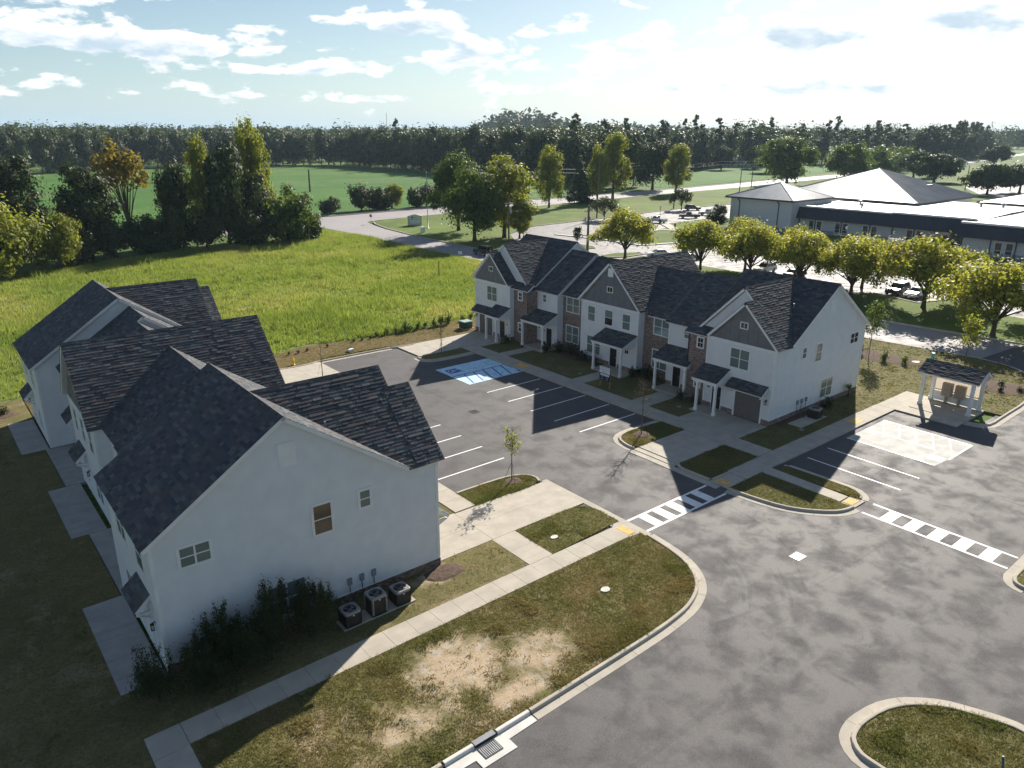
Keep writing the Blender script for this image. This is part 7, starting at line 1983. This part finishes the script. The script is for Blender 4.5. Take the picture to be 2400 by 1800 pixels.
    if door_open:
        m = MB(); m.box(0, 0, 0, 1.0, .06, .65); m.add([(0.02, 0.01, .65), (1.0, .01, .65), (.62, .05, 1.3), (.02, .05, 1.3), (.02, .05, .65), (1.0, .05, .65), (.62, .01, 1.3), (.02, .01, 1.3)], ((0, 1, 2, 3), (4, 5, 2, 3)))
        d = m.build('open_door', MAT[col], t, loc=(.9, hw - .02, .55)); d.rotation_euler = (0, 0, R(105))
    return t
vehicle('parked_car', 'offroad', 88.6, 117.8, R(91), 'car_slate', 'dark boxy off-road car with a spare wheel on the side road in tree shade', 'car', spare=True)
vehicle('pickup_truck', 'pickup', 157.8, 133.0, R(98), 'car_white', 'white truck with its door open beside the globe lamp post', 'truck', door_open=True)
vehicle('pickup_truck', 'pickup', 173.3, 134.3, R(133), 'car_grey', 'dark grey pickup truck parked along the school footpath', 'truck')
vehicle('pickup_truck', 'pickup', 184.2, 136.0, R(133), 'car_white', 'white pickup truck nearest the white school wall', 'truck')
vehicle('parked_car', 'suv', 192.5, 148.2, R(-42), 'car_dark', 'dark estate car with a bright bonnet under the small grey-green tree', 'car')
vehicle('parked_car', 'sedan', 113.8, 95.0, R(150), 'car_white', 'white saloon car half hidden behind the middle roof', 'car')
vehicle('parked_car', 'suv', 372, 135.5, R(120), 'car_dark', 'dark car under the far oak right of the leaning pole', 'car')
vehicle('parked_car', 'sedan', 690, 252, R(10), 'car_white', 'white car on the far road at the right', 'car')
lotc = 'cars parked behind the yellow trees'
for i, (x, y, rz, c, k, what) in enumerate(((115, 88.5, 0, 'car_silver', 'sedan', 'silver car in the lot row left of the near gable'), (115, 72.2, 180, 'car_white', 'suv', 'white car glimpsed under the yellow trees behind the low ridge'), (115.2, 66.6, 0, 'car_dark', 'sedan', 'dark car glimpsed between the yellow trees'), (133.8, 84.5, 180, 'car_white', 'sedan', 'white car in the second lot row near the school lamps'),
                                     (133.5, 76, 0, 'car_silver', 'suv', 'silver car in the second lot row behind the yellow crowns'), (115, 49.5, 180, 'car_dark', 'suv', 'dark car with a glinting windscreen right of the near gable peak'), (133.5, 58.5, 180, 'car_white', 'pickup', 'white pickup glimpsed through the widest yellow tree'), (133.5, 49.5, 0, 'car_red', 'sedan', 'red car in the lot behind the widest yellow tree'), (115, 46.7, 180, 'car_white', 'sedan', 'white car beside the grass tip behind the widest yellow tree'))):
    vehicle('parked_car', k, x, y, R(rz + rnd.uniform(-2, 2)), c, what, 'car', lotc)

# ------------------------------------------------------------------ the walking person
def person(x, y, rz, label):
    J = {'pelvis': (0, 0, .95, .15), 'waist': (0, 0, 1.1, .135), 'chest': (0, 0, 1.32, .165), 'neck0': (0, 0, 1.47, .09), 'neck': (.01, 0, 1.53, .055), 'head0': (.02, 0, 1.6, .082), 'head1': (.025, 0, 1.68, .095), 'head2': (.02, 0, 1.76, .06),
         'hipL': (0, .09, .9, .095), 'kneeL': (.12, .10, .5, .062), 'ankL': (.02, .10, .09, .042), 'toeL': (.17, .11, .04, .035), 'hipR': (0, -.09, .9, .095), 'kneeR': (-.02, -.1, .5, .062), 'ankR': (-.22, -.1, .13, .042), 'toeR': (-.08, -.11, .05, .035),
         'shL': (0, .19, 1.42, .065), 'elL': (-.05, .24, 1.14, .045), 'wrL': (.10, .25, .93, .032), 'haL': (.15, .25, .87, .036), 'shR': (0, -.19, 1.42, .065), 'elR': (.0, -.26, 1.14, .045), 'wrR': (.16, -.25, .98, .032), 'haR': (.22, -.24, .95, .036)}
    E = [('pelvis', 'waist'), ('waist', 'chest'), ('chest', 'neck0'), ('neck0', 'neck'), ('neck', 'head0'), ('head0', 'head1'), ('head1', 'head2'), ('pelvis', 'hipL'), ('hipL', 'kneeL'), ('kneeL', 'ankL'), ('ankL', 'toeL'), ('pelvis', 'hipR'), ('hipR', 'kneeR'), ('kneeR', 'ankR'), ('ankR', 'toeR'),
         ('chest', 'shL'), ('shL', 'elL'), ('elL', 'wrL'), ('wrL', 'haL'), ('chest', 'shR'), ('shR', 'elR'), ('elR', 'wrR'), ('wrR', 'haR')]
    ids = {k: i for i, k in enumerate(J)}
    me = bpy.data.meshes.new('body'); me.from_pydata([J[k][:3] for k in J], [(ids[a], ids[c]) for a, c in E], [])
    o = bpy.data.objects.new('body', me); COL.objects.link(o)
    sk = o.modifiers.new('skin', 'SKIN'); sv = me.skin_vertices[0].data
    for k in J: sv[ids[k]].radius = (J[k][3],) * 2; sv[ids[k]].use_root = (k == 'pelvis')
    ss = o.modifiers.new('sub', 'SUBSURF'); ss.levels = 2; ss.render_levels = 2
    dg = bpy.context.evaluated_depsgraph_get(); m2 = bpy.data.meshes.new_from_object(o.evaluated_get(dg)); bpy.data.objects.remove(o)
    for mt in ('skin', 'shirt', 'trousers', 'hair', 'shoe'): m2.materials.append(MAT[mt])
    for p in m2.polygons:
        c = p.center; arm = abs(c.y) > .2
        p.material_index = 4 if c.z < .085 else (2 if c.z < .97 and not arm else (1 if (c.z < 1.5 and not (arm and c.z < 1.2)) else (3 if (c.z > 1.7 or (c.z > 1.58 and c.x < 0)) else 0))); p.use_smooth = True
    t = empty('person', (x, y, .1), rz, label, 'person')
    link_mesh('body', m2, t)
    b = MB(); b.box(.2, -.36, .86, .24, -.2, 1.08); b.build('paper', MAT['trim'], None, 'white sheet held in the hand of the walking person', 'paper', loc=None)
    pp = bpy.context.scene.objects['paper']; pp.location = (x, y, .1); pp.rotation_euler = (0, 0, rz)
MAT['skin'] = plain('skin', (.34, .20, .14), .6, .3, .05); MAT['shirt'] = plain('maroon_shirt', (.22, .03, .08), .8, .2, .05); MAT['trousers'] = plain('dark_trousers', (.03, .03, .04), .8, .2, .05); MAT['hair'] = plain('dark_hair', (.02, .014, .01), .6, .3, .1); MAT['shoe'] = plain('shoe', (.05, .045, .045), .6, .3, .1)
person(148.5, 119.2, R(235), 'person in a maroon top and dark trousers walking on the school footpath')

# a roof plate mast on the horizon
b = MB()
for i in range(3):
    a = i * 2.094; b.tube([(940 + 1.2 * math.cos(a), 1620 + 1.2 * math.sin(a), 0), (940 + .4 * math.cos(a), 1620 + .4 * math.sin(a), 62)], .22, 4)
for k in range(12): b.tube([(939, 1620, 6 + k * 5), (941, 1621, 8 + k * 5)], .12, 3)
b.build('radio_mast', MAT['steel'], None, 'thin lattice radio mast rising above the woods left of centre', 'mast')
# ================================================================== AIR
hz = MT('haze_air')
vol = hz.node('ShaderNodeVolumePrincipled')
vol.inputs['Color'].default_value = (.62, .82, 1.0, 1)
vol.inputs['Density'].default_value = .00009
vol.inputs['Anisotropy'].default_value = .1
hz.l.new(vol.outputs[0], hz.out.inputs['Volume'])
b = MB(); b.box(-5200, -2700, -1.2, 6700, 7700, 75)
b.build('haze', hz.mat, kind='stuff')
